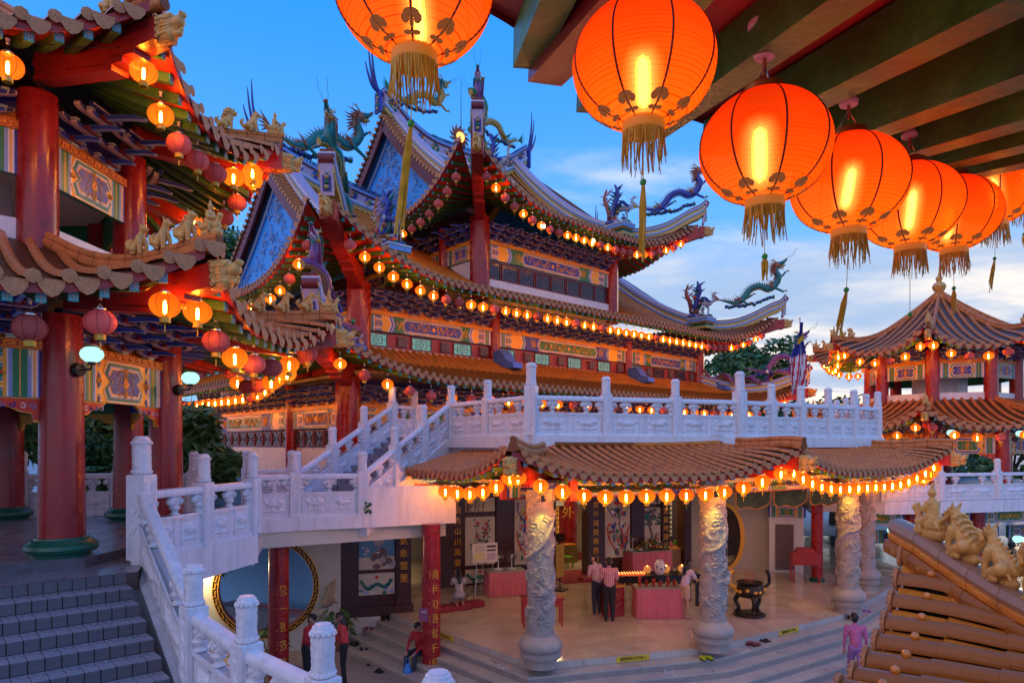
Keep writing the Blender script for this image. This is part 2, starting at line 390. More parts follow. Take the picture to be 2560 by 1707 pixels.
def roof_side(sd, parent, loc, rz, name='roof_slope', sp=0.30, r=0.085, tm=None, rows='obj', ov=2.0, fh=0.13, rf_sp=0.34, rf=(0.09, 0.11), rafters='obj', nd_=5, skip=None, ns=40, soffit_drop=0.12, xr=None, diamond=True):
    tm = tm or tileA
    mb = MB(); xs = [sd.L*k/ns for k in range(ns+1)]
    if xr: xs = [xr[0]+(xr[1]-xr[0])*k/ns for k in range(ns+1)]
    nv = 8
    mb.grid([[sd.P(x, sd.dmax(x)*k/nv) for x in xs] for k in range(nv+1)], glazeu)
    o = mb.build(name, parent, 60, loc, rz)
    fb = MB()
    fb.grid([[sd.P(x, -0.01, -fh) for x in xs], [sd.P(x, -0.01, -0.005) for x in xs]], red)
    fb.grid([[sd.P(x, 0.06, -fh) for x in xs], [sd.P(x, -0.01, -fh) for x in xs]], red)
    fb.grid([[sd.P(x, .06, -fh+.05) for x in xs], [sd.P(x, .06, -fh) for x in xs]], red)
    fb.build('fascia', o, 40)
    sb = MB(); nq = 4
    sb.grid([[sd.P(x, .05+(min(sd.dmax(x), ov)-.05)*k/nq, -soffit_drop) for x in xs] for k in range(nq, -1, -1)], redsof)
    sb.build('soffit', o, 60)
    n = int((xs[-1]-xs[0])/sp); off = (xs[-1]-xs[0]-n*sp)/2+xs[0]; joined = MB(); dj = MB()
    for i in range(n+1):
        x = off+i*sp
        if sd.dmax(x) < .06: continue
        if skip and skip(x): continue
        t = tile_row_mesh(sd, x, r, tm, nd_)
        drip(t, sd, x+sp/2, sp*.40, sp*.55, tilend)
        if rows == 'obj': t.build('tile_row', o, 50)
        else: joined.add(t.v, t.f, tm); joined.m[-len(t.m):] = [joined.mi(t.mats[k]) for k in t.m]; 
    if rows == 'stuff' and joined.v:
        j = joined.build('tile_rows', o, 50); j['kind'] = 'stuff'
    n = int((xs[-1]-xs[0])/rf_sp); off = (xs[-1]-xs[0]-n*rf_sp)/2+xs[0]; jr = MB()
    for i in range(n+1):
        x = off+i*rf_sp; dm = min(sd.dmax(x), ov)-.1
        if dm < .25: continue
        q = MB() if rafters == 'obj' else jr
        dz = -soffit_drop-rf[1]/2-.01; k = 3
        for e in range(k):
            a = sd.P(x, .10+(dm-.10)*e/k, dz); b = sd.P(x, .10+(dm-.10)*(e+1)/k+.005, dz); q.beam(a, b, rf[0], rf[1], greenr)
        a = sd.P(x, .10, dz); q.box(a+V((0, -.006, 0)), (rf[0]*1.02, .012, rf[1]*1.02), cyanp)
        if rafters == 'obj':
            q.box(a+V((0, -.014, 0)), (rf[0]*.10, .006, rf[1]*.9), palep); q.box(a+V((0, -.0145, 0)), (rf[0]*.9, .006, rf[1]*.10), palep)
            for dx, dzz in ((-.28, -.28), (.28, -.28), (.28, .28), (-.28, .28)): q.box(a+V((dx*rf[0], -.0135, dzz*rf[1])), (rf[0]*.16, .005, rf[1]*.16), palep)
            q.build('rafter', o)
    if rafters == 'stuff' and jr.v: jr.build('rafters', o)['kind'] = 'stuff'
    return o
def hip_path(sd, tan, d0, d1, n=10, dz=0.0):
    return [sd.P(max(0, (d0+(d1-d0)*k/n)/tan), d0+(d1-d0)*k/n, dz) for k in range(n+1)]
def ridge_tube(path, r, m, parent, name='hip_ridge', stack=True, lip=True):
    mb = MB()
    if stack: mb.tube([p+V((0, 0, r*.5)) for p in path], r*1.0, 8, m, sx=1.25, uvl=True)
    mb.tube([p+V((0, 0, r*1.9)) for p in path], r*.95, 10, m, uvl=True)
    if lip: mb.tube([p+V((0, 0, -.0)) for p in path], r*1.35, 8, m, uvl=True)
    return mb.build(name, parent, 50)
# ---- gold dragon head on the corner beams (points +x)
def make_head():
    o = Org(); g = sculpt
    for z in (-.10, 0, .10): o.cap((-.02, 0, z), (.16, 0, z), .115, .105, g)
    o.cap((.14, 0, .02), (.33, 0, .05), .10, .080, g).cap((.32, 0, .08), (.40, 0, .13), .062, .045, g).cap((.13, 0, -.10), (.33, 0, -.11), .065, .050, g).cap((.32, 0, -.10), (.38, 0, -.06), .034, .024, g)
    for s in (-1, 1):
        o.ball((.20, s*.075, .105), .040, g).ball((.225, s*.088, .112), .022, g).cap((.14, s*.085, .155), (.25, s*.075, .145), .022, .016, g).ball((.40, s*.040, .145), .026, g)
        for k in range(4):                               # mane curls as spirals on the cheek
            cx, cz, r0 = -.01+.05*(k % 2), .13-.085*k, .048
            o.chain([(cx+r0*(1-j*.11)*cos(j*.9+k), s*.125, cz+r0*(1-j*.11)*sin(j*.9+k)) for j in range(7)], [.013]*7, g)
        for k in range(5): o.chain([(.09, s*.108, .10-.055*k), (.15, s*.112, .085-.05*k), (.19, s*.10, .095-.05*k)], [.016, .015, .008], g)
        for k in range(5): o.cap((.20+.035*k, s*.055, -.055), (.20+.035*k, s*.055, -.085), .012, .006, g)
        o.cap((.24, s*.070, .0), (.34, s*.060, .03), .012, .012, g)
    return o.mesh('dragon_head', .0095, 1)
HEAD = make_head()
def corner_beam(sd, tan, ov, parent, w=.26, h=.30, head=True, ext=0.05, hs=1.0, steps=True):
    """corner beam in the side's frame, along the hip"""
    P = [sd.P(0, 0)]+[sd.P(d/tan, d) for d in (ov*.33, ov*.66, ov)]
    dr = (P[0]-P[1]); dr.z *= .4; dr.normalize(); tip = P[0]+dr*ext
    mb = MB(); pts = [tip]+P; dz = -.34*hs
    for i in range(len(pts)-1): mb.beam(pts[i]+V((0, 0, dz)), pts[i+1]+V((0, 0, dz)), w*hs, h*hs, red)
    if steps:
        for k in range(3): 
            a = pts[1].lerp(pts[3], .22+.13*k)+V((0, 0, dz-h*hs*.5-.05-.06*k)); b = pts[4]+V((0, 0, dz-h*hs*.5-.05-.06*k)); mb.beam(a, b, w*hs*.96, .07, red)
    o = mb.build('corner_beam', parent)
    if head:
        q = V((1, 0, 0)).rotation_difference(V((dr.x, dr.y, 0)).normalized()).to_matrix().to_4x4()
        hd = link('dragon_head', HEAD, o); hd.matrix_local = M.Translation(tip+V((0, 0, dz+.02))) @ q @ M.Scale(.92*hs, 4)
    return o, tip
# ================================================================== roof beasts (face +x)
def make_beast(kind):
    o = Org(); g = sculpt; rnd = random.Random(kind)
    if kind == 'rider':
        o.cap((-.13, 0, .12), (.10, 0, .13), .085, .07, g).cap((.10, 0, .15), (.155, 0, .25), .045, .038, g).ball((.165, 0, .275), .045, g).cap((.20, 0, .272), (.235, 0, .262), .018, .008, g)
        for k in range(4): o.ball((.14+.018*k, 0, .318-.006*k), .013, g)
        for k in range(5): o.cap((-.16, (k-2)*.02, .14), (-.27, (k-2)*.045, .20+.03*(2-abs(k-2))), .028, .012, g)
        for s in (-1, 1):
            for k in range(4): o.cap((.02-.05*k, s*.075, .15), (-.06-.05*k, s*.088, .09), .020, .010, g)
        o.cap((-.13, 0, .03), (.12, 0, .03), .075, .075, g).cap((-.10, 0, .06), (.08, 0, .06), .05, .05, g)
        o.cap((-.04, 0, .19), (-.035, 0, .33), .070, .056, g).cap((-.035, 0, .36), (-.03, 0, .40), .026, .026, g).ball((-.028, 0, .435), .042, g).cap((-.032, 0, .465), (-.035, 0, .50), .026, .018, g).ball((-.036, 0, .515), .020, g).cap((.008, 0, .432), (.016, 0, .425), .010, .008, g)
        for s in (-1, 1):
            o.chain([(-.035, s*.055, .335), (.0, s*.085, .26), (.065, s*.045, .245)], [.030, .026, .018], g).ball((.08, s*.03, .247), .019, g).chain([(-.04, s*.05, .18), (.05, s*.085, .14), (.03, s*.09, .05)], [.044, .036, .026], g).ball((-.028, s*.042, .435), .012, g)
            for k in range(5): o.cap((-.05, s*(.02+.012*k), .31-.02*k), (-.055, s*(.03+.014*k), .20), .010, .012, g)
    else:
        th = {'lion': .115, 'hound': .080, 'horse': .088, 'goat': .088}[kind]
        o.cap((-.10, 0, .115), (-.02, 0, .19), th*1.02, th*.95, g).cap((-.02, 0, .19), (.05, 0, .285), th*.95, th*.80, g)
        for s in (-1, 1):
            o.chain([(.055, s*.055, .26), (.095, s*.068, .15), (.090, s*.066, .035)], [.048, .034, .028], g).cap((.09, s*.066, .022), (.135, s*.066, .016), .028, .022, g)
            for q in (-1, 0, 1): o.ball((.150, s*.066+q*.016, .014), .013, g)
            o.chain([(-.10, s*.085, .12), (.01, s*.100, .075), (-.04, s*.10, .022)], [.068, .042, .028], g).cap((-.04, s*.10, .018), (.02, s*.10, .014), .024, .020, g)
        o.chain([(.05, 0, .30), (.075, 0, .37), (.085, 0, .40)], [th*.70, th*.56, th*.55], g); hz = .425
        if kind == 'lion':
            o.ball((.085, 0, hz), .082, g).cap((.13, 0, hz-.012), (.175, 0, hz-.018), .052, .046, g).ball((.205, 0, hz+.012), .018, g).cap((.14, 0, hz-.055), (.185, 0, hz-.058), .032, .026, g)
            for s in (-1, 1): o.ball((.150, s*.040, hz+.040), .018, g).cap((.135, s*.03, hz+.060), (.165, s*.055, hz+.060), .014, .010, g).ball((.07, s*.085, hz+.055), .022, g)
            for ring, (x0, rr, n) in enumerate(((.055, .092, 11), (.015, .098, 11), (-.025, .090, 10), (-.06, .075, 8))):
                for k in range(n): q = (k+.5*ring)*2*pi/n; o.ball((x0-.05*max(0, -sin(q)), rr*cos(q), hz-.02*ring+rr*sin(q)), .024, g)
        else:
            o.ball((.10, 0, hz), .056, g).cap((.125, 0, hz-.004), (.195, 0, hz-.028), .038, .027, g).ball((.218, 0, hz-.016), .013, g).cap((.13, 0, hz-.040), (.190, 0, hz-.056), .020, .014, g)
            for s in (-1, 1): o.cap((.085, s*.036, hz+.038), (.068, s*.050, hz+.092), .018, .007, g).ball((.135, s*.032, hz+.030), .013, g)
            if kind == 'horse':
                for k in range(9): o.ball((.055-.016*k, 0, hz+.045-.030*k), .022, g)
                o.cap((.115, 0, hz+.045), (.15, 0, hz+.035), .016, .010, g)
            if kind == 'goat':
                o.cap((.15, 0, hz-.06), (.145, 0, hz-.115), .014, .006, g)
                for r in range(5):
                    for k in range(5): q = (k-2)*.5; o.ball((.01-.045*r+.02, .085*sin(q), .36-.052*r+.075*cos(q)*.9-.02), .021, g)
            if kind == 'hound':
                for k in range(6): o.cap((.02-.03*k, 0, .36-.035*k), (.0-.035*k, 0, .375-.03*k), .020, .010, g)
                for s in (-1, 1):
                    for k in range(4): o.cap((-.06-.02*k, s*.075, .20-.03*k), (-.13-.02*k, s*.085, .13-.03*k), .022, .010, g)
        o.chain([(-.17, 0, .09), (-.225, 0, .16), (-.21, 0, .24), (-.17, 0, .29)], [.026, .030, .034, .012], g)
        for s in (-1, 1): o.chain([(-.20, s*.02, .15), (-.25, s*.035, .21), (-.23, s*.03, .27)], [.02, .022, .008], g)
        o.cap((-.14, 0, -.005), (.13, 0, -.005), .048, .048, g)
    return o.mesh('ridge_beast_'+kind, .0085, 1)
BEAST = {k: make_beast(k) for k in ('rider', 'lion', 'hound', 'horse', 'goat')}
BNAME = {'rider': 'rider_on_hen', 'lion': 'ridge_lion', 'hound': 'ridge_hound', 'horse': 'ridge_horse', 'goat': 'ridge_goat'}
# ================================================================== lanterns
def lantern_mat(name, lit, big=False):
    m = bpy.data.materials.new(name); m.use_nodes = True; t = m.node_tree; ln = t.links; t.nodes.clear()
    def n(tp, **k):
        q = t.nodes.new(tp)
        for a, b in k.items(): setattr(q, a, b)
        return q
    def mt(op, a, b):
        q = n('ShaderNodeMath', operation=op)
        for i, v in enumerate((a, b)):
            if isinstance(v, (int, float)): q.inputs[i].default_value = v
            else: ln.new(v, q.inputs[i])
        return q.outputs[0]
    tcn = n('ShaderNodeTexCoord'); sp = n('ShaderNodeSeparateXYZ'); ln.new(tcn.outputs['Object'], sp.inputs[0])
    wires = 30.0 if big else 16.0
    fr = mt('FRACT', mt('MULTIPLY', mt('ADD', sp.outputs[2], 1.0), wires/0.34), 0)
    line = mt('LESS_THAN', fr, 0.10 if big else .16)
    oi = n('ShaderNodeObjectInfo'); out = n('ShaderNodeOutputMaterial')
    rp = n('ShaderNodeValToRGB'); e = rp.color_ramp.elements
    zz = n('ShaderNodeMapRange'); ln.new(sp.outputs[2], zz.inputs[0]); zz.inputs[1].default_value = -.16; zz.inputs[2].default_value = .16
    ln.new(zz.outputs[0], rp.inputs[0])
    nz = n('ShaderNodeTexNoise'); nz.inputs['Scale'].default_value = 3.0; ln.new(tcn.outputs['Object'], nz.inputs['Vector'])
    if lit:
        if big:
            e[0].color = (1.0, 0.115, 0.003, 1); e[1].color = (0.80, 0.016, 0.001, 1); e.new(.45).color = (1.0, 0.060, 0.002, 1)
        else:
            e[0].color = (1.0, 0.23, 0.010, 1); e[1].color = (0.95, 0.085, 0.004, 1); e.new(.5).color = (1.0, 0.18, 0.008, 1)
        mx = n('ShaderNodeMix', data_type='RGBA', blend_type='MULTIPLY'); mx.inputs[7].default_value = (.62, .28, .2, 1)
        ln.new(mt('MULTIPLY', line, 1.0 if big else .75), mx.inputs[0]); ln.new(rp.outputs[0], mx.inputs[6])
        em = n('ShaderNodeEmission'); ln.new(mx.outputs[2], em.inputs[0])
        st = mt('MULTIPLY', mt('ADD', mt('MULTIPLY', oi.outputs['Random'], .45), .75), mt('ADD', mt('MULTIPLY', nz.outputs[0], .5), .75))
        ln.new(mt('MULTIPLY', st, 1.35 if big else 1.3), em.inputs[1])
        tr = n('ShaderNodeBsdfTransparent'); tr.inputs[0].default_value = (1.0, .62, .22, 1)
        ms = n('ShaderNodeMixShader'); ms.inputs[0].default_value = .28 if big else .24
        ln.new(em.outputs[0], ms.inputs[1]); ln.new(tr.outputs[0], ms.inputs[2]); ln.new(ms.outputs[0], out.inputs[0])
    else:
        e[0].color = (0.95, 0.27, 0.22, 1); e[1].color = (0.90, 0.21, 0.18, 1)
        mx = n('ShaderNodeMix', data_type='RGBA', blend_type='MULTIPLY'); mx.inputs[7].default_value = (.55, .5, .5, 1)
        ln.new(mt('MULTIPLY', line, .8), mx.inputs[0]); ln.new(rp.outputs[0], mx.inputs[6])
        mv = n('ShaderNodeMix', data_type='RGBA', blend_type='MULTIPLY'); mv.inputs[0].default_value = 1; ln.new(mx.outputs[2], mv.inputs[6])
        q = mt('ADD', mt('MULTIPLY', oi.outputs['Random'], .5), .75); ln.new(q, mv.inputs[7])
        d = n('ShaderNodeBsdfDiffuse'); tl = n('ShaderNodeBsdfTranslucent'); ln.new(mv.outputs[2], d.inputs[0]); ln.new(mv.outputs[2], tl.inputs[0])
        ms = n('ShaderNodeMixShader'); ms.inputs[0].default_value = .4; ln.new(d.outputs[0], ms.inputs[1]); ln.new(tl.outputs[0], ms.inputs[2]); ln.new(ms.outputs[0], out.inputs[0])
    return m
lan_lit = lantern_mat('lit_lantern_paper', True); lan_off = lantern_mat('unlit_lantern_paper', False); lan_big = lantern_mat('large_lit_lantern_paper', True, True)
def emis(name, col, st):
    m = bpy.data.materials.new(name); m.use_nodes = True; t = m.node_tree; t.nodes.clear()
    e = t.nodes.new('ShaderNodeEmission'); e.inputs[0].default_value = (*col, 1); e.inputs[1].default_value = st
    o = t.nodes.new('ShaderNodeOutputMaterial'); t.links.new(e.outputs[0], o.inputs[0]); return m
bulbm = emis('warm_bulb', (1.0, .44, .08), 1050.0); bulbw = emis('bare_bulb', (1.0, .80, .40), 9.0); lampm = emis('white_lamp', (.42, .92, .84), 1.15)
ribm = mat('dark_lantern_rib', (0.16, 0.012, 0.008), 0.7); silver = mat('silver_cap', (.6, .6, .62), .3, metal=.8); porc = mat('porcelain', (.70, .62, .58), .4)
def lprof(w=.18, h=.15, o=.062, n=10):
    a0 = math.acos(o/w); return [(w*cos(a0-2*a0*k/n), -h*sin(a0-2*a0*k/n)*1.0) for k in range(n+1)]
def make_lantern(lit):
    w, h = .18, .155
    pr = lprof(w, h); a = MB().lathe(pr, 20, lan_lit if lit else lan_off); a.f = [f for f in a.f if len(f) == 4]; a.m = a.m[:len(a.f)]
    shade = a.mesh('shade', 60)
    b = MB()
    for k in range(8): q = 2*pi*k/8; b.tube([(r*1.012*cos(q), r*1.012*sin(q), z) for r, z in pr], .0028, 3, ribm, caps=False)
    ribs = b.mesh('ribs')
    zt = pr[0][1]; zb = pr[-1][1]
    if zt < zb: zt, zb = zb, zt
    c = MB().lathe([(.060, zt-.004), (.066, zt), (.066, zt+.018), (.058, zt+.02)], 14, silver); c.tube([(0, 0, zt), (0, 0, zt+.13)], .004, 4, black)
    c.tube([(-.05, 0, zt+.01), (0, 0, zt+.07), (.05, 0, zt+.01)], .003, 3, silver); c.lathe([(.0, zt+.12), (.024, zt+.125), (.016, zt+.15), (.024, zt+.18), (.03, zt+.19), (0, zt+.195)], 8, porc)
    cap = c.mesh('cap', 40)
    d = MB().lathe([(.058, zb+.01), (.060, zb-.02), (.060, zb-.065), (.055, zb-.068), (.052, zb-.01)], 14, brass)
    fr = d.mesh('fringe', 40)
    e = MB(); e.tube([(0, 0, zb-.02), (0, 0, zb-.09)], .002, 3, brass); e.tube([(0, 0, zb-.085), (0, 0, zb-.10), (0, 0, zb-.185)], [.004, .009, .007], 5, brass)
    ta = e.mesh('tassel')
    bu = MB().lathe([(.0, -.105), (.014, -.098), (.019, -.06), (.019, .0), (.013, .045), (0, .055)], 10, bulbm).mesh('bulb', 60)
    return shade, ribs, cap, fr, ta, bu
LANT = {k: make_lantern(k) for k in (True, False)}
def lantern(p, lit, label, group, sc=1.0, rz=0.0, tassel=True, swing=0.0):
    o = thing('paper_lantern', label, 'lantern', p, rz, group); o.scale = (sc, sc, sc)
    sh, rb, cp, fr, ta, bu = LANT[lit]
    link('shade', sh, o); link('ribs', rb, o); link('cap', cp, o); link('fringe', fr, o)
    if tassel: link('tassel', ta, o)
    if lit: link('bulb', bu, o)
    return o
def lantern_row(pts, lits, where, group, sc=1.0, side='left end'):
    ns = {True: 0, False: 0}
    for p, l in zip(pts, lits):
        i = ns[l]; ns[l] += 1
        lantern(p, l, f"{ordn(i)} {'lit orange' if l else 'unlit dusty red'} lantern from the {side} {where}", group, sc*random.uniform(.96, 1.05), random.uniform(0, 6.28), random.random() < .8)
_row0 = lantern_row
def lantern_row(pts, lits, where, group, sc=1.0, side='left end'):
    _row0(pts, lits, where, group, sc, side)
    if len(pts) > 2:
        o = thing('lantern_cable', 'thin dark cable strung between lantern sockets '+where, 'cable', pts[0]); mb = MB(); any_ = False
        for a, b in zip(pts, pts[1:]):
            if (b-a).length > 1.6: continue
            A = a-pts[0]+V((0, 0, .34*sc)); B = b-pts[0]+V((0, 0, .34*sc)); d = random.uniform(.04, .12)
            mb.tube([A, A.lerp(B, .3)-V((0, 0, d*.85)), A.lerp(B, .7)-V((0, 0, d*.8)), B], .006, 4, black); any_ = True
        mb.build('wire', o)
# ================================================================== painted beams and brackets
def clip_rect(poly, x0, z0, x1, z1):
    for ax, v, sg in ((0, x0, 1), (0, x1, -1), (1, z0, 1), (1, z1, -1)):
        out = []
        for i in range(len(poly)):
            a, b = poly[i], poly[(i+1) % len(poly)]; ia = (a[ax]-v)*sg >= 0; ib = (b[ax]-v)*sg >= 0
            if ia: out.append(a)
            if ia != ib:
                t = (v-a[ax])/(b[ax]-a[ax]); out.append((a[0]+(b[0]-a[0])*t, a[1]+(b[1]-a[1])*t))
        poly = out
        if len(poly) < 3: return []
    return poly
def hexa(cx, cz, w, h, p): return [(cx-w/2, cz), (cx-w/2+p, cz-h/2), (cx+w/2-p, cz-h/2), (cx+w/2, cz), (cx+w/2-p, cz+h/2), (cx-w/2+p, cz+h/2)]
def butterfly(cx, cz, w, h, p): return [(cx-w/2+p*.9, cz), (cx-w/2+p*.1, cz-h*.22), (cx-w/2+p*.6, cz-h/2), (cx+w/2-p*.6, cz-h/2), (cx+w/2-p*.1, cz-h*.22), (cx+w/2-p*.9, cz), (cx+w/2-p*.1, cz+h*.22), (cx+w/2-p*.6, cz+h/2), (cx-w/2+p*.6, cz+h/2), (cx-w/2+p*.1, cz+h*.22)]
PANEL = {}
def panel_mesh(w, h, style='long', tone=0):
    key = (round(w, 2), round(h, 2), style, tone)
    if key in PANEL: return PANEL[key]
    rnd = random.Random(hash(key) & 0xffff); mb = MB(); dep = .10; e = .004
    fa, fb = (bluep, greenp) if tone % 2 == 0 else (greenp, bluep)
    mb.box((w/2, dep/2, h/2), (w, dep, h), fb)
    def lay(poly, m, k, clip=True, x0=0, x1=None):
        if clip: poly = clip_rect(poly, x0+.002, .002, (x1 or w)-.002, h-.002)
        if len(poly) >= 3: mb.prism(poly, m, (0, 0, 0), t=e*k, back=False)
    def rect(x0, x1, m, k): lay([(x0, 0), (x1, 0), (x1, h), (x0, h)], m, k)
    us = min(h*.055, w*.02)*1.4; x = 0
    for m, q in ((bluep, 1.3), (white, .6), (gold, .5), (white, .4), (lblue, .9), (greenp, 1.5), (gold, .3), (greenp, 1.5), (lblue, .9), (white, .4), (gold, .8)) if style != 'short' else ((bluep, 1), (white, .5), (greenp, 1), (gold, .6)):
        rect(x, x+q*us, m, 1); rect(w-x-q*us, w-x, m, 1); x += q*us
    xs = x
    def nest(fn, cx, cz, ww, hh, p, ms, k0=1, x0=0, x1=None, step=None):
        st = step or h*.045
        for i, m in enumerate(ms):
            if ww-2*i*st < .02 or hh-2*i*st < .02: break
            lay(fn(cx, cz, ww-2*i*st, hh-2*i*st, max(p-i*st*.5, .01)), m, k0+i, True, x0, x1)
    def leafm(cx, cz, s):
        for q in range(-3, 4):
            a = q*.38
            for sg in (-1, 1): mb.prism([(cx, cz), (cx+sg*s*cos(a), cz+s*.75*sin(a)+.01*s), (cx+sg*s*.9*cos(a+.22), cz+s*.65*sin(a+.22))], gold, t=e*7.4, back=False)
        mb.prism(hexa(cx, cz, s*.7, s*.6, s*.2), redsof, t=e*8, back=False)
    cw = {'pav': h*1.65, 'long': w*.44, 'short': w-2*xs-.02}[style]
    lx0, lx1 = xs, w/2-cw/2
    rect(xs, w-xs, gold, 1)
    if style != 'short':
        wsec = (lx1-lx0)
        nhex = 1 if style == 'pav' else 2
        for side in (0, 1):
            for r in range(3):
                cz = h*(.5*r); wid = min(wsec*1.7, h*1.15); cx = lx0 if side == 0 else w-lx0
                nest(hexa, cx, cz, wid, h*.42, h*.16, [white, fa, lblue, fa, gold, (fb if r != 1 else dblue)], 2, lx0, w-lx0, h*.032)
                if style == 'pav' or h > .5: leafm(cx+(.14*wid if side == 0 else -.14*wid), cz, h*.09) if 0 < cz < h else None
            if style == 'long':
                for c_, o_ in ((white, 0), (fa, .10), (white, .20), (lblue, .26), (fb, .36)):
                    z = h*o_; xq = lx0+wsec*.42
                    pl = [(xq+z, 0), (xq+h*.22+z, h*.5), (xq+z, h), (lx1+h*.4, h), (lx1+h*.4, 0)]
                    if side: pl = [(w-a, b) for a, b in pl][::-1]
                    lay(pl, c_, 2+o_*12)
                mx0 = lx0+wsec*.42+h*.6; 
                cx = (mx0+lx1)/2; cx = cx if side == 0 else w-cx
                pts = [(cx+(-.5+k/9)*h*.55, h*.5+h*.30*sin(k*1.5+side)) for k in range(10)]
                mb.tube([(a, -.028, b) for a, b in pts], [h*.035+h*.02*(k == 8) for k in range(10)], 4, gold)
                for _ in range(6): mb.prism(hexa(cx+rnd.uniform(-.3, .3)*h, h*rnd.uniform(.15, .85), h*.10, h*.05, h*.03), gold, t=.030, back=False)
    if style == 'pav':
        nest(butterfly, w/2, h/2, cw, h*1.02, h*.30, [gold, white, fb, fb, lblue, white, gold, fa], 3, step=h*.032)
        rr = h*.30; y = -.044
        for sg in (-1, 1):
            for k in range(4):
                bx, bz = sg*h*.05, h*(.20+.17*k)
                pts = [(w/2+bx+sg*rr*.45*(1-cos(q))*(1 if k % 2 else .8), y, bz+rr*.32*sin(q*1.3)) for q in [i*.42 for i in range(9)]]
                mb.tube(pts, [h*.016*(1-i*.06) for i in range(9)], 4, gold)
            mb.tube([(w/2+sg*h*.02, y, h*.14), (w/2+sg*h*.05, y, h*.35), (w/2, y, h*.5), (w/2+sg*h*.05, y, h*.68), (w/2+sg*h*.03, y, h*.86)], h*.018, 4, gold)
        mb.prism(hexa(w/2, h/2, h*.2, h*.22, h*.06), gold, t=.050, back=False); mb.prism(hexa(w/2, h/2, h*.1, h*.11, h*.03), redsof, t=.053, back=False)
    elif style == 'long':
        nest(hexa, w/2, h/2, cw+h*.5, h*.98, h*.24, [white, fb, gold, white, fa], 7, step=h*.04)
        for sg in (-1, 1):
            x0 = w/2+sg*cw*.06; pts = []
            for k in range(16): pts.append((x0+sg*cw*.36*k/15, -.050, h*.5+h*.22*sin(k*1.05+rnd.random()*.3)))
            mb.tube(pts, [h*(.055-.030*k/15) for k in range(16)], 4, gold)
            for k in range(5): mb.prism([(x0+sg*cw*.08*k, h*.5), (x0+sg*cw*(.08*k+.05), h*rnd.uniform(.2, .35)), (x0+sg*cw*(.08*k+.03), h*.45)][::(1 if sg > 0 else -1)], gold, t=.048, back=False)
            for _ in range(7): mb.prism(hexa(w/2+sg*cw*rnd.uniform(.05, .46), h*rnd.uniform(.18, .82), h*.14, h*.06, h*.05), gold, t=.049, back=False)
        mb.prism(hexa(w/2, h/2, h*.26, h*.26, h*.08), gold, t=.052, back=False)
    else:
        nest(hexa, w/2, h/2, w-2*xs, h*.95, h*.2, [white, fb, gold, fa], 3, step=h*.05)
        mb.prism(hexa(w/2, h/2, h*.4, h*.35, h*.1), gold, t=.036, back=False)
    me = mb.mesh('painted_beam'); PANEL[key] = me; return me
FRET = {}
def fret_mesh(w, h=.13, d=.16, fret=True):
    key = (round(w, 2), h, fret)
    if key in FRET: return FRET[key]
    mb = MB().box((w/2, d/2, h/2), (w, d, h), ochre)
    if fret:
        u = h*1.35; n = max(1, int(w/u)); u = w/n; t = h*.085
        for k in range(n):
            x = k*u
            for a, b, c, d_ in ((.05, .85, .95, .85), (.95, .85, .95, .30), (.28, .30, .95, .30), (.28, .30, .28, .58), (.28, .58, .70, .58), (.05, .12, .98, .12), (.05, .85, .05, .30)):
                xa, xb = sorted((a, c)); za, zb = sorted((b, d_))
                mb.box((x+(xa+xb)/2*u, -.002, (za+zb)/2*h), (max((xb-xa)*u, t), .01, max((zb-za)*h, t)), red)
    FRET[key] = mb.mesh('fret_molding'); return FRET[key]
def make_bracket(fine=True):
    """bracket cluster: foot at z=0 against the wall (y=0), arms stepping out towards -y"""
    mb = MB()
    def boat(w, h): return [(-w, h), (-w, h*.45), (-w*.8, h*.12), (-w*.62, 0), (w*.62, 0), (w*.8, h*.12), (w, h*.45), (w, h)]
    def arm(x, y, z, w, h, t, m):
        mb.prism([(a+x, b+z) for a, b in boat(w, h)], palep, (0, y+t, 0), t=t)
        mb.prism([(a*.95+x, (b-h*.5)*.86+h*.5+z) for a, b in boat(w, h)], m, (0, y, 0), t=.004, back=False)
    def blk(x, y, z, s):
        mb.box((x, y, z+s*.55), (s*1.5, s*1.3, s*.5), white); mb.box((x, y, z+s*.55), (s*1.52, s*1.32, s*.18), greenp); mb.box((x, y, z+s*.15), (s*1.05, s*1.0, s*.3), greenp)
    blk(0, -.06, 0, .10)
    for k in range(3):
        z = .09+.19*k; y = -.10-.20*k
        arm(0, y, z, .26, .10, .07, bluep if k != 1 else dblue); arm(0, y+.10, z+.09, .36, .10, .07, dblue)
        mb.box((0, y, z+.055), (.20, .10, .07), maroon)
        for sg in (-1, 1): blk(sg*.23, y+.03, z+.10, .055)
        # beak pointing out and down
        L0 = .34+.1*k; pr = [(0, .05), (-L0*.7, .03), (-L0, -.05), (-L0*.92, -.075), (-L0*.6, -.045), (0, -.05)]
        mb.prism(pr, lblue, (-.035, y-.02, z+.09), (0, 1, 0), (0, 0, 1), .07)
        q = [(a*.96-.008, b*.84-.002) for a, b in pr]
        mb.prism(q, bluep, (.036, y-.02, z+.09), (0, 1, 0), (0, 0, 1), .004, back=False)
        mb.prism(q[::-1], bluep, (-.036, y-.02, z+.09), (0, 1, 0), (0, 0, 1), -.004, back=False)
    mb.box((0, -.52, .64), (.62, .06, .07), dblue); mb.box((0, -.555, .64), (.62, .01, .02), palep)
    return mb.mesh('bracket_cluster')
BRACKET = make_bracket()
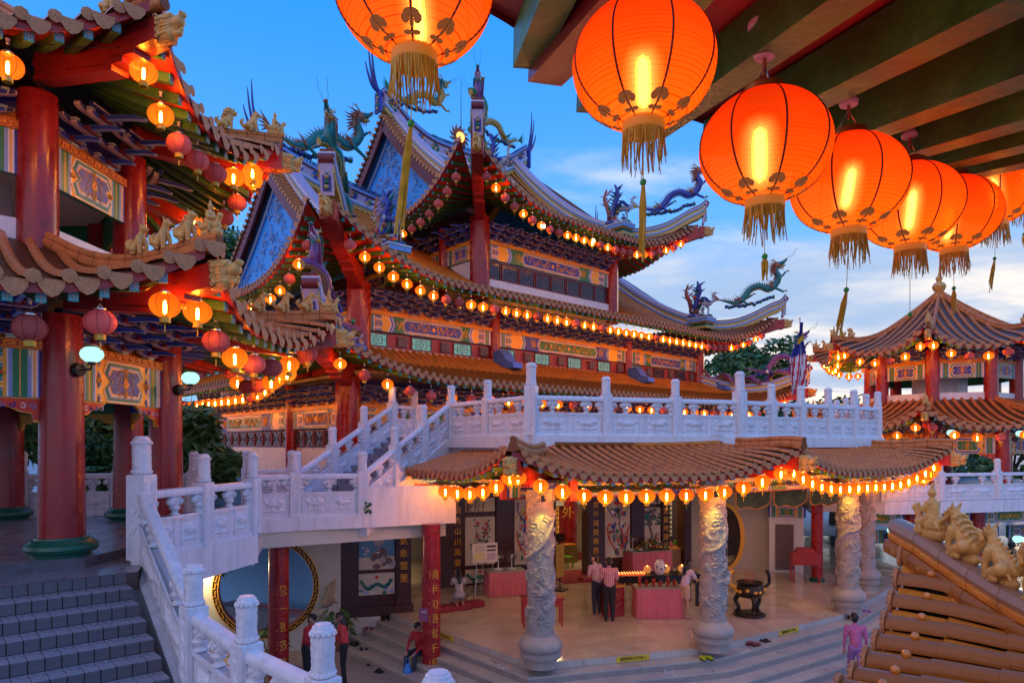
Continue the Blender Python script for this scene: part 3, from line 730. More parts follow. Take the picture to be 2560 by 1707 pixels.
def make_spandrel():
    """openwork bracket under a beam end, along +x from the column"""
    mb = MB(); pl = [(0, 0), (0, -.34), (.09, -.34), (.12, -.22), (.26, -.20), (.36, -.14), (.50, -.11), (.62, -.05), (.70, 0)]
    mb.prism(pl[::-1], gold, (0, .03, 0), t=.06); q = [(a*.90+.015, b*.86-.018) for a, b in pl]
    mb.prism(q[::-1], redsof, (0, -.03, 0), t=.004, back=False); 
    for k in range(5):
        cx, cz = .10+.12*k, -.08-.05*(2-k*.5)*.5; mb.tube([(cx+.045*(1-i*.1)*cos(i*.8+k), -.037, cz+.045*(1-i*.1)*sin(i*.8+k)) for i in range(8)], .010, 4, (lblue, white, bluep)[k % 3])
    return mb.mesh('spandrel_bracket')
SPAN = make_spandrel()
# ================================================================== balustrades of white carved stone
def make_post_head(rad=.105, h=.46):
    rnd = np.random.RandomState(3); ph = rnd.uniform(0, 6.28, (14, 2))
    def fn(q, z):
        if not .06 < z < h-.06: return 0
        s = sum(sin((2+i % 5)*q+ph[i, 0]+z*(18+7*i))*cos(z*(30+5*i)+ph[i, 1]) for i in range(6))
        return .0045*max(-1, min(1, s))
    pr = [(rad*.9, 0), (rad*1.08, .01), (rad*1.10, .03), (rad*.98, .045), (rad, .06)]+[(rad, .06+(h-.14)*k/18) for k in range(1, 19)]+[(rad*1.05, h-.07), (rad*1.05, h-.045), (rad*.92, h-.035), (rad*.90, h-.012), (rad*.72, h-.006), (rad*.70, h+.01), (0.001, h+.014)]
    mb = MB().lathe(pr, 28, stone, fn=fn)
    for k in range(14):
        q = 2*pi*k/14
        for z in (.035, h-.075): mb.ell((rad*1.03*cos(q), rad*1.03*sin(q), z), (.018, .018, .022), stone, 6, 4)
    return mb.mesh('post_head', 50)
PHEAD = make_post_head()
def make_post(hs=1.05):
    mb = MB().box((0, 0, hs/2), (.24, .24, hs), stone, bev=.012)
    for q in range(4):
        T = M.Rotation(q*pi/2, 4, 'Z'); mb.T = T
        for sx in (-.075, .075): mb.box((sx, -.121, hs*.5), (.012, .012, hs*.82), stone)
        for z in (.09*hs, .91*hs): mb.box((0, -.121, z), (.16, .012, .012), stone)
        rnd = random.Random(q)
        pts = [(.028*sin(k*.9), -.121, hs*(.14+.72*k/24)) for k in range(25)]; mb.tube(pts, .011, 4, stone)
        for k in range(16): mb.ell((.035*(-1)**k, -.12, hs*(.15+.045*k)), (.02, .012, .022), stone, 6, 4)
        mb.T = None
    return mb.mesh('post_shaft', 35)
PSHAFT = make_post()
def make_vase():
    o = MB().lathe([(.075, 0), (.078, .015), (.05, .03), (.04, .045), (.075, .075), (.085, .10), (.07, .125), (.045, .135)], 14, stone)
    for x, z, a, b in ((0, .20, .10, .075), (-.105, .185, .065, .06), (.105, .185, .065, .06), (-.06, .225, .06, .05), (.06, .225, .06, .05), (0, .15, .05, .05)): o.ell((x, 0, z), (a, .062, b), stone, 12, 8)
    for sg in (-1, 1):
        for x, z, r in ((0, .195, .05), (-.10, .185, .036), (.10, .185, .036)):
            o.tube([(x+r*(1-i*.07)*cos(i*.75), sg*.058, z+r*(1-i*.07)*sin(i*.75)) for i in range(11)], .008, 4, stone)
    return o.mesh('cloud_baluster', 50)
VASE = make_vase()
def relief_h(u, v, seed):
    r = random.Random(seed); fl = seed % 2
    if fl: u = 1-u
    caps = [(.34, .52, .66, .55, .17), (.26, .66, .26, .66, .16), (.18, .62, .16, .58, .08), (.34, .45, .28, .16, .065), (.44, .42, .46, .15, .06), (.62, .45, .58, .16, .065), (.72, .48, .76, .18, .065), (.78, .60, .88, .74, .06), (.88, .74, .80, .84, .05), (.15, .12, .45, .10, .07), (.5, .08, .9, .12, .06), (.50, .78, .64, .86, .05), (.2, .84, .34, .86, .045)]
    h = 0
    for x0, y0, x1, y1, rr in caps:
        dx, dy = x1-x0, y1-y0; t = max(0, min(1, ((u-x0)*dx+(v-y0)*dy)/max(dx*dx+dy*dy, 1e-6)))
        d = hypot(u-x0-dx*t, v-y0-dy*t)/rr
        if d < 1: h = max(h, sqrt(1-d*d)*min(1, rr/.12))
    return h*(1+.25*sin(u*61+seed)*cos(v*53))+.10*max(0, sin(u*19+seed)*sin(v*23+seed*2))
def balustrade(name, label, pts, cat='balustrade', big=(), posts=True, rail_h=.92, slab_h=.58, detail=1, group=None, skip_posts=(), kerb=0.0, nvase=1, rot=None):
    pts = [V(p) for p in pts]; t = thing(name, label, cat, pts[0], 0, group); o0 = pts[0]
    for i, p in enumerate(pts):
        if not posts or i in skip_posts: continue
        a = pts[i+1]-p if i+1 < len(pts) else p-pts[i-1]; b = p-pts[i-1] if i else a
        ang = atan2(a.y, a.x)
        if i and i+1 < len(pts): ang = atan2((a.normalized()+b.normalized()).y, (a.normalized()+b.normalized()).x)
        s = 1.18 if i in big else 1.0
        q = link('post', PSHAFT, t, p-o0, ang); q.scale = (s, s, s)
        h = link('post_head', PHEAD, q, (0, 0, 1.05))
    for i in range(len(pts)-1):
        a, b = pts[i]-o0, pts[i+1]-o0; d = b-a; ln = hypot(d.x, d.y); ux = V((d.x/ln, d.y/ln, 0)); n = V((ux.y, -ux.x, 0)); sl = d.z/ln; m0 = .10
        def mp(x, y, z): return a+ux*x+n*(-y)+V((0, 0, x*sl+z))
        x0, x1 = m0, ln-m0
        def mbox(mb, xa, xb, ya, yb, za, zb, m=stone):
            P = [mp(x, y, z) for z in (za, zb) for x, y in ((xa, ya), (xb, ya), (xb, yb), (xa, yb))]
            mb.add(P, [(3, 2, 1, 0), (4, 5, 6, 7), (0, 1, 5, 4), (1, 2, 6, 5), (2, 3, 7, 6), (3, 0, 4, 7)], m)
        rl = MB(); prof = [(-.075, -.045), (.075, -.045), (.085, -.01), (.085, .03), (.062, .066), (.0, .08), (-.062, .066), (-.085, .03), (-.085, -.01)]
        rows = [[mp(x, y, rail_h+z) for y, z in prof+[prof[0]]] for x in (x0, x1)]; rl.grid(rows, stone); rl.build('rail', t, 40)
        sb = MB(); mbox(sb, x0, x1, -.05, .05, .02, slab_h); mbox(sb, x0, x1, -.075, .075, 0, .06); mbox(sb, x0, x1, -.07, .07, slab_h-.05, slab_h)
        mg = .07; half = (x1-x0)/2; cells = []
        nc = 2 if ln > 1.0 else 1
        for c in range(nc):
            ca = x0+(x1-x0)*c/nc+mg; cb = x0+(x1-x0)*(c+1)/nc-mg; cells.append((ca, cb))
            for sg in (-1, 1):
                for xa, xb, za, zb in ((ca, cb, .10, .125), (ca, cb, slab_h-.10, slab_h-.075), (ca, ca+.025, .10, slab_h-.075), (cb-.025, cb, .10, slab_h-.075)):
                    mbox(sb, xa, xb, min(sg*.049, sg*.064), max(sg*.049, sg*.064), za, zb)
        so_ = sb.build('panel', t)
        for c, (ca, cb) in enumerate(cells):
            rb = MB(); nu, nv = (26, 20) if detail else (12, 10)
            for sg in ((-1,) if detail else (-1,)):
                seed = i*2+c+hash(name) % 7
                rows = [[mp(ca+.04+(cb-ca-.08)*u/nu, -.0505-.052*relief_h(u/nu, v/nv, seed), .14+(slab_h-.255)*v/nv) for u in range(nu+1)] for v in range(nv+1)]
                rb.grid(rows, stone)
            rb.build('carved_relief', so_, 60)
        nv_ = max(1, round(ln/1.1)) if nvase == 1 else nvase
        rz = atan2(ux.y, ux.x)
        for k in range(2*nv_+1):
            x = x0+(x1-x0)*k/(2*nv_)
            if k in (0, 2*nv_): x += .05*(1 if k == 0 else -1)
            elif k % 2 == 0: continue
            v_ = link('baluster', VASE, t, mp(x, 0, slab_h), rz); v_.scale = (1, 1, (rail_h-.045-slab_h)/.265)
    return t
# ================================================================== roof sculptures
def dragon_mesh(body, belly, spine, mane, claw=None, key=0):
    mb = MB(); claw = claw or gold
    P = catmull([(0, 0, .42), (.35, .05, .30), (.75, -.05, .16), (1.10, .04, .34), (1.45, .06, .72), (1.85, -.04, .80), (2.20, -.04, .62), (2.55, .03, .78), (2.75, 0, 1.10), (2.62, 0, 1.42), (2.70, 0, 1.62)], 5)
    n = len(P); rad = [.035+.105*smooth01(k/(n*.35))-.035*smooth01((k-n*.75)/(n*.25)) for k in range(n)]
    mb.tube(P, rad, 9, body); mb.tube([p+V((0, 0, -r*.35)) for p, r in zip(P, rad)], [r*.80 for r in rad], 8, belly)
    def cone(a, b, r, m, n=5): mb.tube([a, b], [r, .003], n, m)
    for k in range(3, n-2):
        t = (P[k+1]-P[k-1]).normalized(); up = V((-t.z, 0, t.x)); up = up if up.z >= 0 or abs(up.z) < .5 and up.x < 0 else -up
        cone(P[k]+up*rad[k]*.8, P[k]+up*(rad[k]+.13)+t*-.06, .032, spine, 4)
    for q in (-.9, -.45, 0, .45, .9): mb.tube([P[0], P[0]+V((-.16, 0, .10+q*.12)), P[0]+V((-.42+abs(q)*.1, .02*q, .16+q*.34))], [.045, .04, .004], 5, spine)
    def leg(c, dx, dz, s):
        k = V((c.x-.10, c.y+s*.14, c.z-.12)); f = V((c.x+dx, c.y+s*.20, c.z+dz)); mb.tube([c, k, k.lerp(f, .6), f], [.09, .07, .05, .045], 7, body)
        for q in (-.5, 0, .5): mb.tube([f, f+V((.09, q*.09, .06)), f+V((.17, q*.14, .0))], [.03, .024, .004], 5, claw)
        for q in range(4): cone(k+V((-.02, s*.03, .02*q)), k+V((-.20-.05*q, s*.10, .02+.10*q)), .03, mane)
    leg(P[int(n*.30)], .45, .15, 1); leg(P[int(n*.30)], .15, -.32, -1); leg(P[int(n*.76)], .42, .38, 1); leg(P[int(n*.70)], .30, -.40, -1)
    h = P[-1]+V((.02, 0, .03))
    mb.ell(h, (.19, .13, .15), mane, 10, 7); up = V((.93, 0, .36)); lo = V((.95, 0, -.20))
    mb.tube([h+V((.05, 0, .04)), h+up*.28, h+up*.44+V((0, 0, .03))], [.12, .085, .055], 8, body); mb.ell(h+up*.46+V((0, 0, .06)), (.06, .075, .05), mane, 8, 5)
    mb.tube([h+V((.02, 0, -.06)), h+lo*.26, h+lo*.38+V((0, 0, .05))], [.085, .06, .025], 7, belly); mb.tube([h+V((.1, 0, -.01)), h+V((.34, 0, .04))], [.04, .01], 5, redsof)
    for s in (-1, 1):
        mb.ell(h+V((.12, s*.09, .13)), (.045, .04, .045), white, 7, 5); mb.ell(h+V((.15, s*.105, .135)), (.02, .02, .02), black, 6, 4)
        mb.tube([h+V((0, s*.07, .12)), h+V((-.16, s*.12, .24)), h+V((-.34, s*.12, .26))], [.03, .022, .004], 5, claw); mb.tube([h+V((-.14, s*.11, .23)), h+V((-.18, s*.13, .36))], [.018, .004], 5, claw)
        for q in range(6): mb.tube([h+V((-.08, s*.10, .08-.07*q)), h+V((-.25, s*.17, .06-.09*q)), h+V((-.42+.02*q, s*.16, .10-.12*q))], [.035, .028, .004], 4, mane)
        mb.tube(catmull([h+V((.42, s*.05, .20)), h+V((.55, s*.10, .36)), h+V((.72, s*.12, .34)), h+V((.80, s*.13, .52)), h+V((.92, s*.13, .62))], 4), .006, 3, black)
    for q in range(4): cone(h+V((.36-.05*q, 0, .02)), h+V((.37-.05*q, 0, -.05)), .014, white, 4); 
    for q in range(5): cone(h+V((.05+.05*q, 0, -.12)), h+V((.02+.06*q, 0, -.25)), .022, mane, 4)
    # cloud scrolls underneath
    rnd = random.Random(key)
    for k in range(16):
        x = .3+k*.14; zz = -.02+.22*smooth01((k-8)/7); mb.ell((x, rnd.uniform(-.06, .06), zz+rnd.uniform(0, .08)), (.10, .09, .08), greenb if k % 2 else dblue, 7, 5)
        mb.tube([(x+.06*cos(i*.9), .10*(-1)**k, zz+.05+.06*sin(i*.9)) for i in range(6)], .012, 4, lblue)
    return mb.mesh('dragon', 45)
tealm = mat('teal_ceramic', (.012, .17, .15), .3, .3, 12); purplem = mat('violet_ceramic', (.20, .06, .20), .35, .3, 12); rustm = mat('rust_ceramic', (.36, .10, .035), .4, .3, 14)
ymix = mat('mustard_ceramic', (.48, .30, .06), .4, .3, 12); cobalt = mat('cobalt_ceramic', (.03, .05, .32), .3, .3, 10); greyw = mat('grey_white_ceramic', (.42, .40, .44), .45, .2, 10)
DRAGON = {'teal': dragon_mesh(tealm, ymix, rustm, rustm, ymix, 1), 'blue': dragon_mesh(cobalt, lblue, ymix, rustm, ymix, 2), 'yellow': dragon_mesh(ymix, yellowp, greenp, tealm, ymix, 3), 'violet': dragon_mesh(purplem, pinkp, greenp, tealm, ymix, 4)}
def phoenix_mesh():
    mb = MB()
    for i, (dx, dy, m, m2) in enumerate(((-.18, 0, rustm, pinkp), (.02, .1, greenp, tealm), (.16, -.08, cobalt, dblue))):
        b = V((dx*.5, dy, .35)); mb.tube(catmull([b, b+V((dx*.6, 0, .35)), b+V((dx*1.4, 0, .65)), b+V((dx*.8, dy, .98))], 4), [.10]+[.10-.006*k for k in range(11)]+[.006], 7, m)
        for q in range(5):
            s = (-1)**q; p = b+V((dx*.9, 0, .25+.13*q)); mb.tube([p, p+V((s*.12, .03, .10)), p+V((s*.26, .05*s, .17))], [.05, .035, .004], 5, m2)
    mb.ell((0, 0, .32), (.22, .14, .16), rustm, 10, 7); mb.tube(catmull([(.12, 0, .35), (.26, 0, .45), (.30, 0, .62), (.40, 0, .66)], 4), [.08, .07, .06, .05, .05, .045, .045, .045, .05, .05, .045, .03, .005], 7, tealm)
    for k in range(12):
        q = k*.9; mb.ell((.25*cos(q), .16*sin(q), .06+.03*(k % 3)), (.13, .10, .09), (dblue, greenb, cobalt)[k % 3], 7, 5)
        mb.tube([(.25*cos(q)+.06*cos(i), .16*sin(q)-.08, .10+.06*sin(i)) for i in range(6)], .012, 4, (lblue, gold)[k % 2])
    return mb.mesh('phoenix', 45)
def crane_mesh():
    mb = MB(); mb.tube([(-.30, 0, .52), (-.12, 0, .58), (.08, 0, .60), (.18, 0, .62)], [.02, .11, .12, .05], 8, greyw)
    mb.tube(catmull([(.12, 0, .63), (.24, 0, .72), (.20, 0, .88), (.27, 0, .98)], 4), [.055]*6+[.04]*6+[.04], 7, greyw); mb.ell((.28, 0, .99), (.055, .045, .045), rustm, 8, 5); mb.tube([(.31, 0, .99), (.48, 0, 1.01)], [.022, .003], 5, ymix)
    for s in (-1, 1):
        mb.tube([(-.02, s*.04, .52), (.02, s*.05, .30), (-.02, s*.05, .05)], [.03, .018, .015], 5, greyw)
        mb.tube([(.05, s*.10, .62), (-.18, s*.20, .72), (-.42, s*.22, .78)], [.03, .06, .004], 6, dblue)
    for k in range(5): mb.tube([(-.26, 0, .53), (-.48, (k-2)*.05, .50-.03*k)], [.04, .004], 5, black)
    for k in range(8): mb.ell((.12*cos(k), .10*sin(k), .04+.02*(k % 3)), (.09, .08, .07), (dblue, greenb)[k % 2], 7, 5)
    return mb.mesh('crane_bird', 45)
PHOENIX = phoenix_mesh(); CRANE = crane_mesh()
# ================================================================== people (built before the place is filled, so the remesh is quick)
skin = mat('skin', (.46, .25, .17), .5, .08, 10); hairm = mat('black_hair', (.012, .010, .010), .35, .2, 30); jeans = mat('dark_jeans', (.025, .03, .055), .8, .2, 20); blk = mat('black_trousers', (.012, .012, .014), .7, .2, 15)
def plaid():
    m = mat('red_plaid_shirt', (.50, .10, .14), .8, .1, 10); t = m.node_tree; b = t.nodes['Principled BSDF']; ln = t.links
    ck = t.nodes.new('ShaderNodeTexBrick'); ck.offset = 0; ck.inputs['Scale'].default_value = 1; ck.inputs['Brick Width'].default_value = .05; ck.inputs['Row Height'].default_value = .05; ck.inputs['Mortar Size'].default_value = .008
    ck.inputs['Color1'].default_value = (.55, .10, .16, 1); ck.inputs['Color2'].default_value = (.42, .06, .10, 1); ck.inputs['Mortar'].default_value = (.75, .50, .52, 1)
    tcn = t.nodes.new('ShaderNodeTexCoord'); mp = t.nodes.new('ShaderNodeMapping'); mp.inputs[2].default_value = (pi/2, 0, 0); ln.new(tcn.outputs['Object'], mp.inputs[0]); ln.new(mp.outputs[0], ck.inputs[0]); ln.new(ck.outputs[0], b.inputs['Base Color']); return m
def cloth(n, c): return mat(n, c, .8, .12, 8, bump=.25, bscale=14)
def body(pose, shirt, pants, shoe, long_hair=False, shorts=False, sleeve='short', bare=False, slim=1.0):
    """standing figure faces -y; pose gives joint positions for each side"""
    o = Org(); J = pose; hw = .085*slim
    def leg(s):
        h, k, a, t = J['leg'][s]; kneeb = V(h).lerp(V(k), .62)
        if shorts: o.cap(h, kneeb, .095*slim, .088*slim, pants).cap(kneeb, k, .062, .052, skin).chain([k, V(k).lerp(V(a), .4), a], [.05, .054, .034], skin)
        else: o.cap(h, k, .095*slim, .068*slim, pants).chain([k, V(k).lerp(V(a), .35), a], [.066*slim, .064*slim, .048], pants)
        o.cap(a, t, .040, .030, skin if bare else shoe).cap(V(a)+V((0, .03, -.02)), t, .036, .030, skin if bare else shoe)
    for s in (0, 1): leg(s)
    pz, ch, nk, hd = (V(J[k]) for k in ('pelvis', 'chest', 'neck', 'head'))
    o.cap(pz+V((-.06, 0, 0)), pz+V((.06, 0, 0)), .115*slim, .115*slim, pants).cap(pz+V((0, 0, .10)), ch, .125*slim, .135*slim, shirt)
    sh = [V(J['arm'][s][0]) for s in (0, 1)]; o.cap(sh[0].lerp(ch, .35), sh[1].lerp(ch, .35), .10, .10, shirt).cap(ch, nk, .10, .055, shirt)
    for s in (0, 1):
        a, e, w = (V(p) for p in J['arm'][s]); o.cap(a, a.lerp(e, .75), .062*slim, .055*slim, shirt)
        o.cap(a.lerp(e, .6), e, .046, .040, shirt if sleeve == 'long' else skin).cap(e, w, .040, .028, shirt if sleeve == 'long' else skin)
        d = (w-e).normalized(); sd_ = d.cross(V((0, 0, 1))); sd_ = sd_.normalized() if sd_.length > .1 else V((1, 0, 0)); pm = w+d*.07; o.cap(w, pm, .028, .032, skin)
        for q in range(4): b_ = pm+sd_*(.018*(q-1.5)); o.chain([b_, b_+d*(.035-.003*abs(q-1.4))+V((0, 0, -.006)), b_+d*(.06-.006*abs(q-1.4))+V((0, 0, -.022))], [.010, .009, .008], skin)
        o.chain([w+d*.02+sd_*.026*(1 if s else -1), w+d*.055+sd_*.048*(1 if s else -1), w+d*.08+sd_*.046*(1 if s else -1)], [.012, .010, .008], skin)
    f = V(J.get('face', (0, -1, 0))).normalized(); rt = f.cross(V((0, 0, 1))).normalized(); up = rt.cross(f)
    o.cap(nk, hd-up*.06, .048, .050, skin).cap(hd-f*.012+up*.02, hd+f*.012-up*.035, .092, .074, skin).cap(hd+f*.02-up*.07, hd+f*.045-up*.075, .045, .035, skin)
    o.cap(hd+f*.088+up*.0, hd+f*.108-up*.025, .012, .016, skin)
    for s in (-1, 1): o.ball(hd+rt*s*.092-up*.01, .022, skin).ball(hd+f*.082+rt*s*.034+up*.005, .014, hairm)
    o.cap(hd+f*.083+rt*.018-up*.052, hd+f*.083-rt*.018-up*.052, .009, .009, mat('lip', (.35, .10, .09), .5))
    o.cap(hd-f*.03+up*.045, hd+f*.02+up*.055, .088, .080, hairm).cap(hd-f*.05-up*.0, hd-f*.045-up*.05, .075, .062, hairm)
    if long_hair:
        o.chain([hd-f*.06-up*.02, hd-f*.10-up*.16, hd-f*.11-up*.34], [.085, .085, .05], hairm)
        for s in (-1, 1): o.cap(hd+rt*s*.075+up*.02, hd+rt*s*.085-f*.05-up*.17, .03, .03, hairm)
    return o
def stand_pose(lean=0.0, arms='table', step=0.0, h=1.0):
    p = dict(pelvis=(0, 0, .93), chest=(0, -.02-lean, 1.27), neck=(0, -.03-lean*1.3, 1.47), head=(0, -.06-lean*1.6, 1.61))
    p['leg'] = [((s*.085, 0, .90), (s*.09, -.02-s*step, .49), (s*.095, .02-s*step*1.8, .08), (s*.10, -.13-s*step*1.8, .035)) for s in (-1, 1)]
    A = {'table': ((.22, -.05, 1.13), (.12, -.28, 1.05)), 'down': ((.235, .02, 1.12), (.24, -.05, .86)), 'fold': ((.23, -.02, 1.13), (.06, -.20, 1.14)), 'reach': ((.21, -.16, 1.18), (.10, -.42, 1.10))}[arms]
    p['arm'] = [((s*.185, -.02-lean, 1.40), (s*A[0][0], A[0][1]-lean, A[0][2]), (s*A[1][0], A[1][1]-lean, A[1][2])) for s in (-1, 1)]
    return p
PEOPLE = {}
pinkw = cloth('pale_pink_shirt', (.62, .42, .46)); coral = cloth('coral_top', (.62, .06, .06)); redtop = cloth('red_top', (.42, .025, .03)); lilac = cloth('lilac_white_top', (.66, .52, .62)); beige = cloth('beige_shorts', (.55, .38, .26)); magenta = cloth('magenta_top', (.50, .12, .26)); purpl = cloth('violet_trousers', (.30, .14, .36)); greyt = cloth('pale_grey_dress', (.42, .40, .42))
pp = stand_pose(.05, 'table'); pp['face'] = (.5, -.8, -.45); PEOPLE['man_pale'] = body(pp, pinkw, jeans, skin, bare=True).mesh('body', .013, 3)
pp = stand_pose(.03, 'table'); pp['face'] = (.1, -1, -.35); PEOPLE['man_plaid'] = body(pp, plaid(), blk, blk, slim=1.12).mesh('body', .013, 3)
pp = stand_pose(.08, 'reach'); pp['face'] = (0, -1, -.4); PEOPLE['woman_shorts'] = body(pp, lilac, beige, skin, True, True, bare=True).mesh('body', .013, 3)
pp = stand_pose(.02, 'fold'); pp['face'] = (0, -1, -.1); PEOPLE['woman_coral'] = body(pp, coral, blk, blk, True, sleeve='long').mesh('body', .013, 3)
pp = stand_pose(.04, 'fold'); pp['face'] = (0, -1, -.15); PEOPLE['woman_red'] = body(pp, redtop, blk, blk, False, sleeve='long', slim=1.1).mesh('body', .013, 3)
pp = stand_pose(.05, 'down', .14); pp['face'] = (0, -1, 0); PEOPLE['walker'] = body(pp, magenta, purpl, blk, False, sleeve='long', slim=1.05).mesh('body', .013, 3)
pp = dict(pelvis=(0, .12, .34), chest=(0, 0, .66), neck=(0, -.04, .86), head=(0, -.10, .99), face=(0, -1, -.4))
pp['leg'] = [((s*.09, .10, .34), (s*.10, -.28, .12), (s*.10, .16, .09), (s*.10, .30, .06)) for s in (-1, 1)]; pp['arm'] = [((s*.18, 0, .80), (s*.20, -.14, .62), (s*.05, -.28, .88)) for s in (-1, 1)]
PEOPLE['kneeler'] = body(pp, greyt, greyt, skin, True, True, bare=True).mesh('body', .013, 3)
pp = dict(pelvis=(0, .05, .20), chest=(0, .0, .52), neck=(0, -.05, .72), head=(0, -.09, .86), face=(-.3, -1, -.2))
pp['leg'] = [((s*.10, .03, .18), (s*.13, -.40, .22), (s*.12, -.48, -.24), (s*.13, -.62, -.28)) for s in (-1, 1)]; pp['arm'] = [((s*.18, -.02, .66), (s*.22, -.16, .42), (s*.14, -.40, .28)) for s in (-1, 1)]
PEOPLE['sitter'] = body(pp, redtop, jeans, skin, False, sleeve='long', bare=True).mesh('body', .013, 3)
def person(key, p, rz, label, sc=1.0):
    o = link('person', PEOPLE[key], None, p, rz); o.scale = (sc,)*3; return tag(o, label, 'person')
# ================================================================== the main temple
TR = R(42.37)
TEMPLE = thing('temple', 'three tiered temple hall with blue gables, amber tiled roofs and dragon ridges', 'temple', (-5.3, 22.0, 0), TR)
TM = M.Translation((-5.3, 22.0, 0)) @ M.Rotation(TR, 4, 'Z')
def band(path, layers, parent, name, smooth=None):
    """sweep stacked rectangles (z0,z1,half width,material) along a path"""
    mb = MB(); P = [V(p) for p in path]; n = len(P); fr = []
    for i, p in enumerate(P):
        t = P[min(i+1, n-1)]-P[max(i-1, 0)]; t.z = 0
        if t.length < 1e-6: t = V((1, 0, 0))
        t.normalize(); fr.append(V((t.y, -t.x, 0)))
    for z0, z1, hw, m in layers:
        rows = []
        for i, p in enumerate(P):
            f = fr[i]; a, b = z0 if not callable(z0) else z0(i/(n-1)), z1 if not callable(z1) else z1(i/(n-1))
            rows.append([p+f*hw+V((0, 0, a)), p+f*hw+V((0, 0, b)), p-f*hw+V((0, 0, b)), p-f*hw+V((0, 0, a)), p+f*hw+V((0, 0, a))])
        mb.grid(rows, m); mb.add(rows[0][:4], [(0, 1, 2, 3)], m); mb.add(rows[-1][:4], [(3, 2, 1, 0)], m)
    return mb.build(name, parent, smooth)
def cyl_mesh(r, h, m, base=None, n=28, taper=1.0):
    mb = MB().lathe([(r, 0), (r*(1+taper)/2, h*.5), (r*taper, h)], n, m)
    return mb.mesh('column', 40)
WINM = {}
def window(parent, x0, x1, z0, z1, y, lit, lat=True):
    key = (round(x1-x0, 2), round(z1-z0, 2), lit, lat)
    if key not in WINM:
        w, h = x1-x0, z1-z0
        fr = MB(); f = .045
        for a, b, c, d in ((0, w, 0, f), (0, w, h-f, h), (0, f, 0, h), (w-f, w, 0, h)): fr.box(((a+b)/2, 0, (c+d)/2), (b-a, .08, d-c), maroon if not lit else greyb)
        pn = MB().box((w/2, .01, h/2), (w-.06, .02, h-.06), glassg if lit else glassd)
        lt = MB(); b = .022; lm = greyb
        if lat:
            for q in (0, 1):
                a0, a1, c0, c1 = ((.24, .76, .26, .74), (.38, .62, .42, .58))[q] if lit else ((.2, .8, .2, .8), (.36, .64, .36, .64))[q]
                for xx in (a0, a1): lt.box((xx*w, -.012, (c0+c1)/2*h), (b, .02, (c1-c0)*h), lm)
                for zz in (c0, c1): lt.box(((a0+a1)/2*w, -.012, zz*h), ((a1-a0)*w, .02, b), lm)
            for xx, za, zb in ((.5, 0, .26), (.5, .74, 1)): lt.box((xx*w, -.011, (za+zb)/2*h), (b, .018, (zb-za)*h), lm)
            for zz, xa, xb in ((.5, 0, .24), (.5, .76, 1)): lt.box(((xa+xb)/2*w, -.011, zz*h), ((xb-xa)*w, .018, b), lm)
        WINM[key] = (fr.mesh('window'), pn.mesh('pane'), lt.mesh('lattice') if lat else None)
    a, b, c = WINM[key]; o = link('window', a, parent, (x0, y, z0)); link('pane', b, o)
    if c: link('lattice', c, o)
    return o
def facade(loc, rz, cols, zb, zp0, zp1, zbr, zt, rcorner=.34, rin=.24, infill=None, name='facade_wall', wallm=None, corner_ends=(True, True), bsp=.78, panels='long', tone=0, wall_z=None):
    W = cols[-1]; mb = MB()
    if wall_z: mb.box((W/2, .30, (wall_z[0]+wall_z[1])/2), (W, .30, wall_z[1]-wall_z[0]), wallm or white)
    zm = zp1+(zt-zp1)*.36; mb.box((W/2, .28, (zp1+zm)/2), (W, .24, zm-zp1), goldw); mb.box((W/2, .29, (zm+zt)/2), (W, .24, zt-zm), dblue)
    f = mb.build(name, TEMPLE, None, loc, rz)
    for i, c in enumerate(cols):
        cor = (i == 0 and corner_ends[0]) or (i == len(cols)-1 and corner_ends[1])
        r = rcorner if cor else rin
        k = ('col', round(r, 2), round(zt-zb, 2))
        if k not in WINM: WINM[k] = cyl_mesh(r, zt-zb, redcol)
        link('column', WINM[k], f, (c, .10, zb))
    for i in range(len(cols)-1):
        a = cols[i]+(rcorner if i == 0 else rin)*.8; b = cols[i+1]-(rcorner if i == len(cols)-2 else rin)*.8; w = b-a
        link('painted_beam', panel_mesh(w, zp1-zp0, 'long' if w > 2.6 else 'pav', tone+i), f, (a, .02, zp0))
        link('molding', fret_mesh(w, .12, .20, False), f, (a, -.04, zp1))
        n = max(2, round(w/bsp)); s = w/n; sc = (zbr-zp1-.10)/.70
        for k in range(n):
            o = link('bracket_cluster', BRACKET, f, (a+s*(k+.5), .16, zp1+.12)); o.scale = (s/.74, 1.15, sc)
        if infill: infill(f, a, b, i)
    return f
# ---- infills
def inf_mid(f, a, b, i):
    n = 8 if b-a > 7 else 6; s = (b-a)/n
    MB().box(((a+b)/2, .16, 5.27), (b-a, .06, .60), red).build('window_board', f)
    for k in range(n):
        x = a+k*s
        if k % 2 == 0: window(f, x+.04, x+min(s*1.15, .95), 5.02, 5.50, .12, not (i == 2 and k > 0 or (i == 1 and k == 99)))
        else:
            v = MB(); c = x+s*.62; v.box((c, .10, 5.27), (.40, .10, .36), greyb)
            for q in range(4): v.box((c, .045, 5.13+q*.09), (.38, .03, .07), greyb)
            v.build('louver_vent', f)
    MB().box(((a+b)/2, .10, 4.86), (b-a+.5, .14, .26), white).build('white_band', f)
def inf_up(f, a, b, i):
    MB().box(((a+b)/2, .18, 8.92), (b-a, .06, .86), red).build('window_board', f); n = 8 if b-a > 5 else 3; s = (b-a)/n
    if b-a > 5:
        for k in range(n): window(f, a+k*s+.03, a+(k+1)*s-.03, 8.58, 9.30, .12, False)
    else: MB().box(((a+b)/2, .14, 8.9), (b-a, .1, .85), white).build('white_wall', f)
    MB().box(((a+b)/2, .08, 8.30), (b-a+.4, .16, .44), white).build('white_band', f)
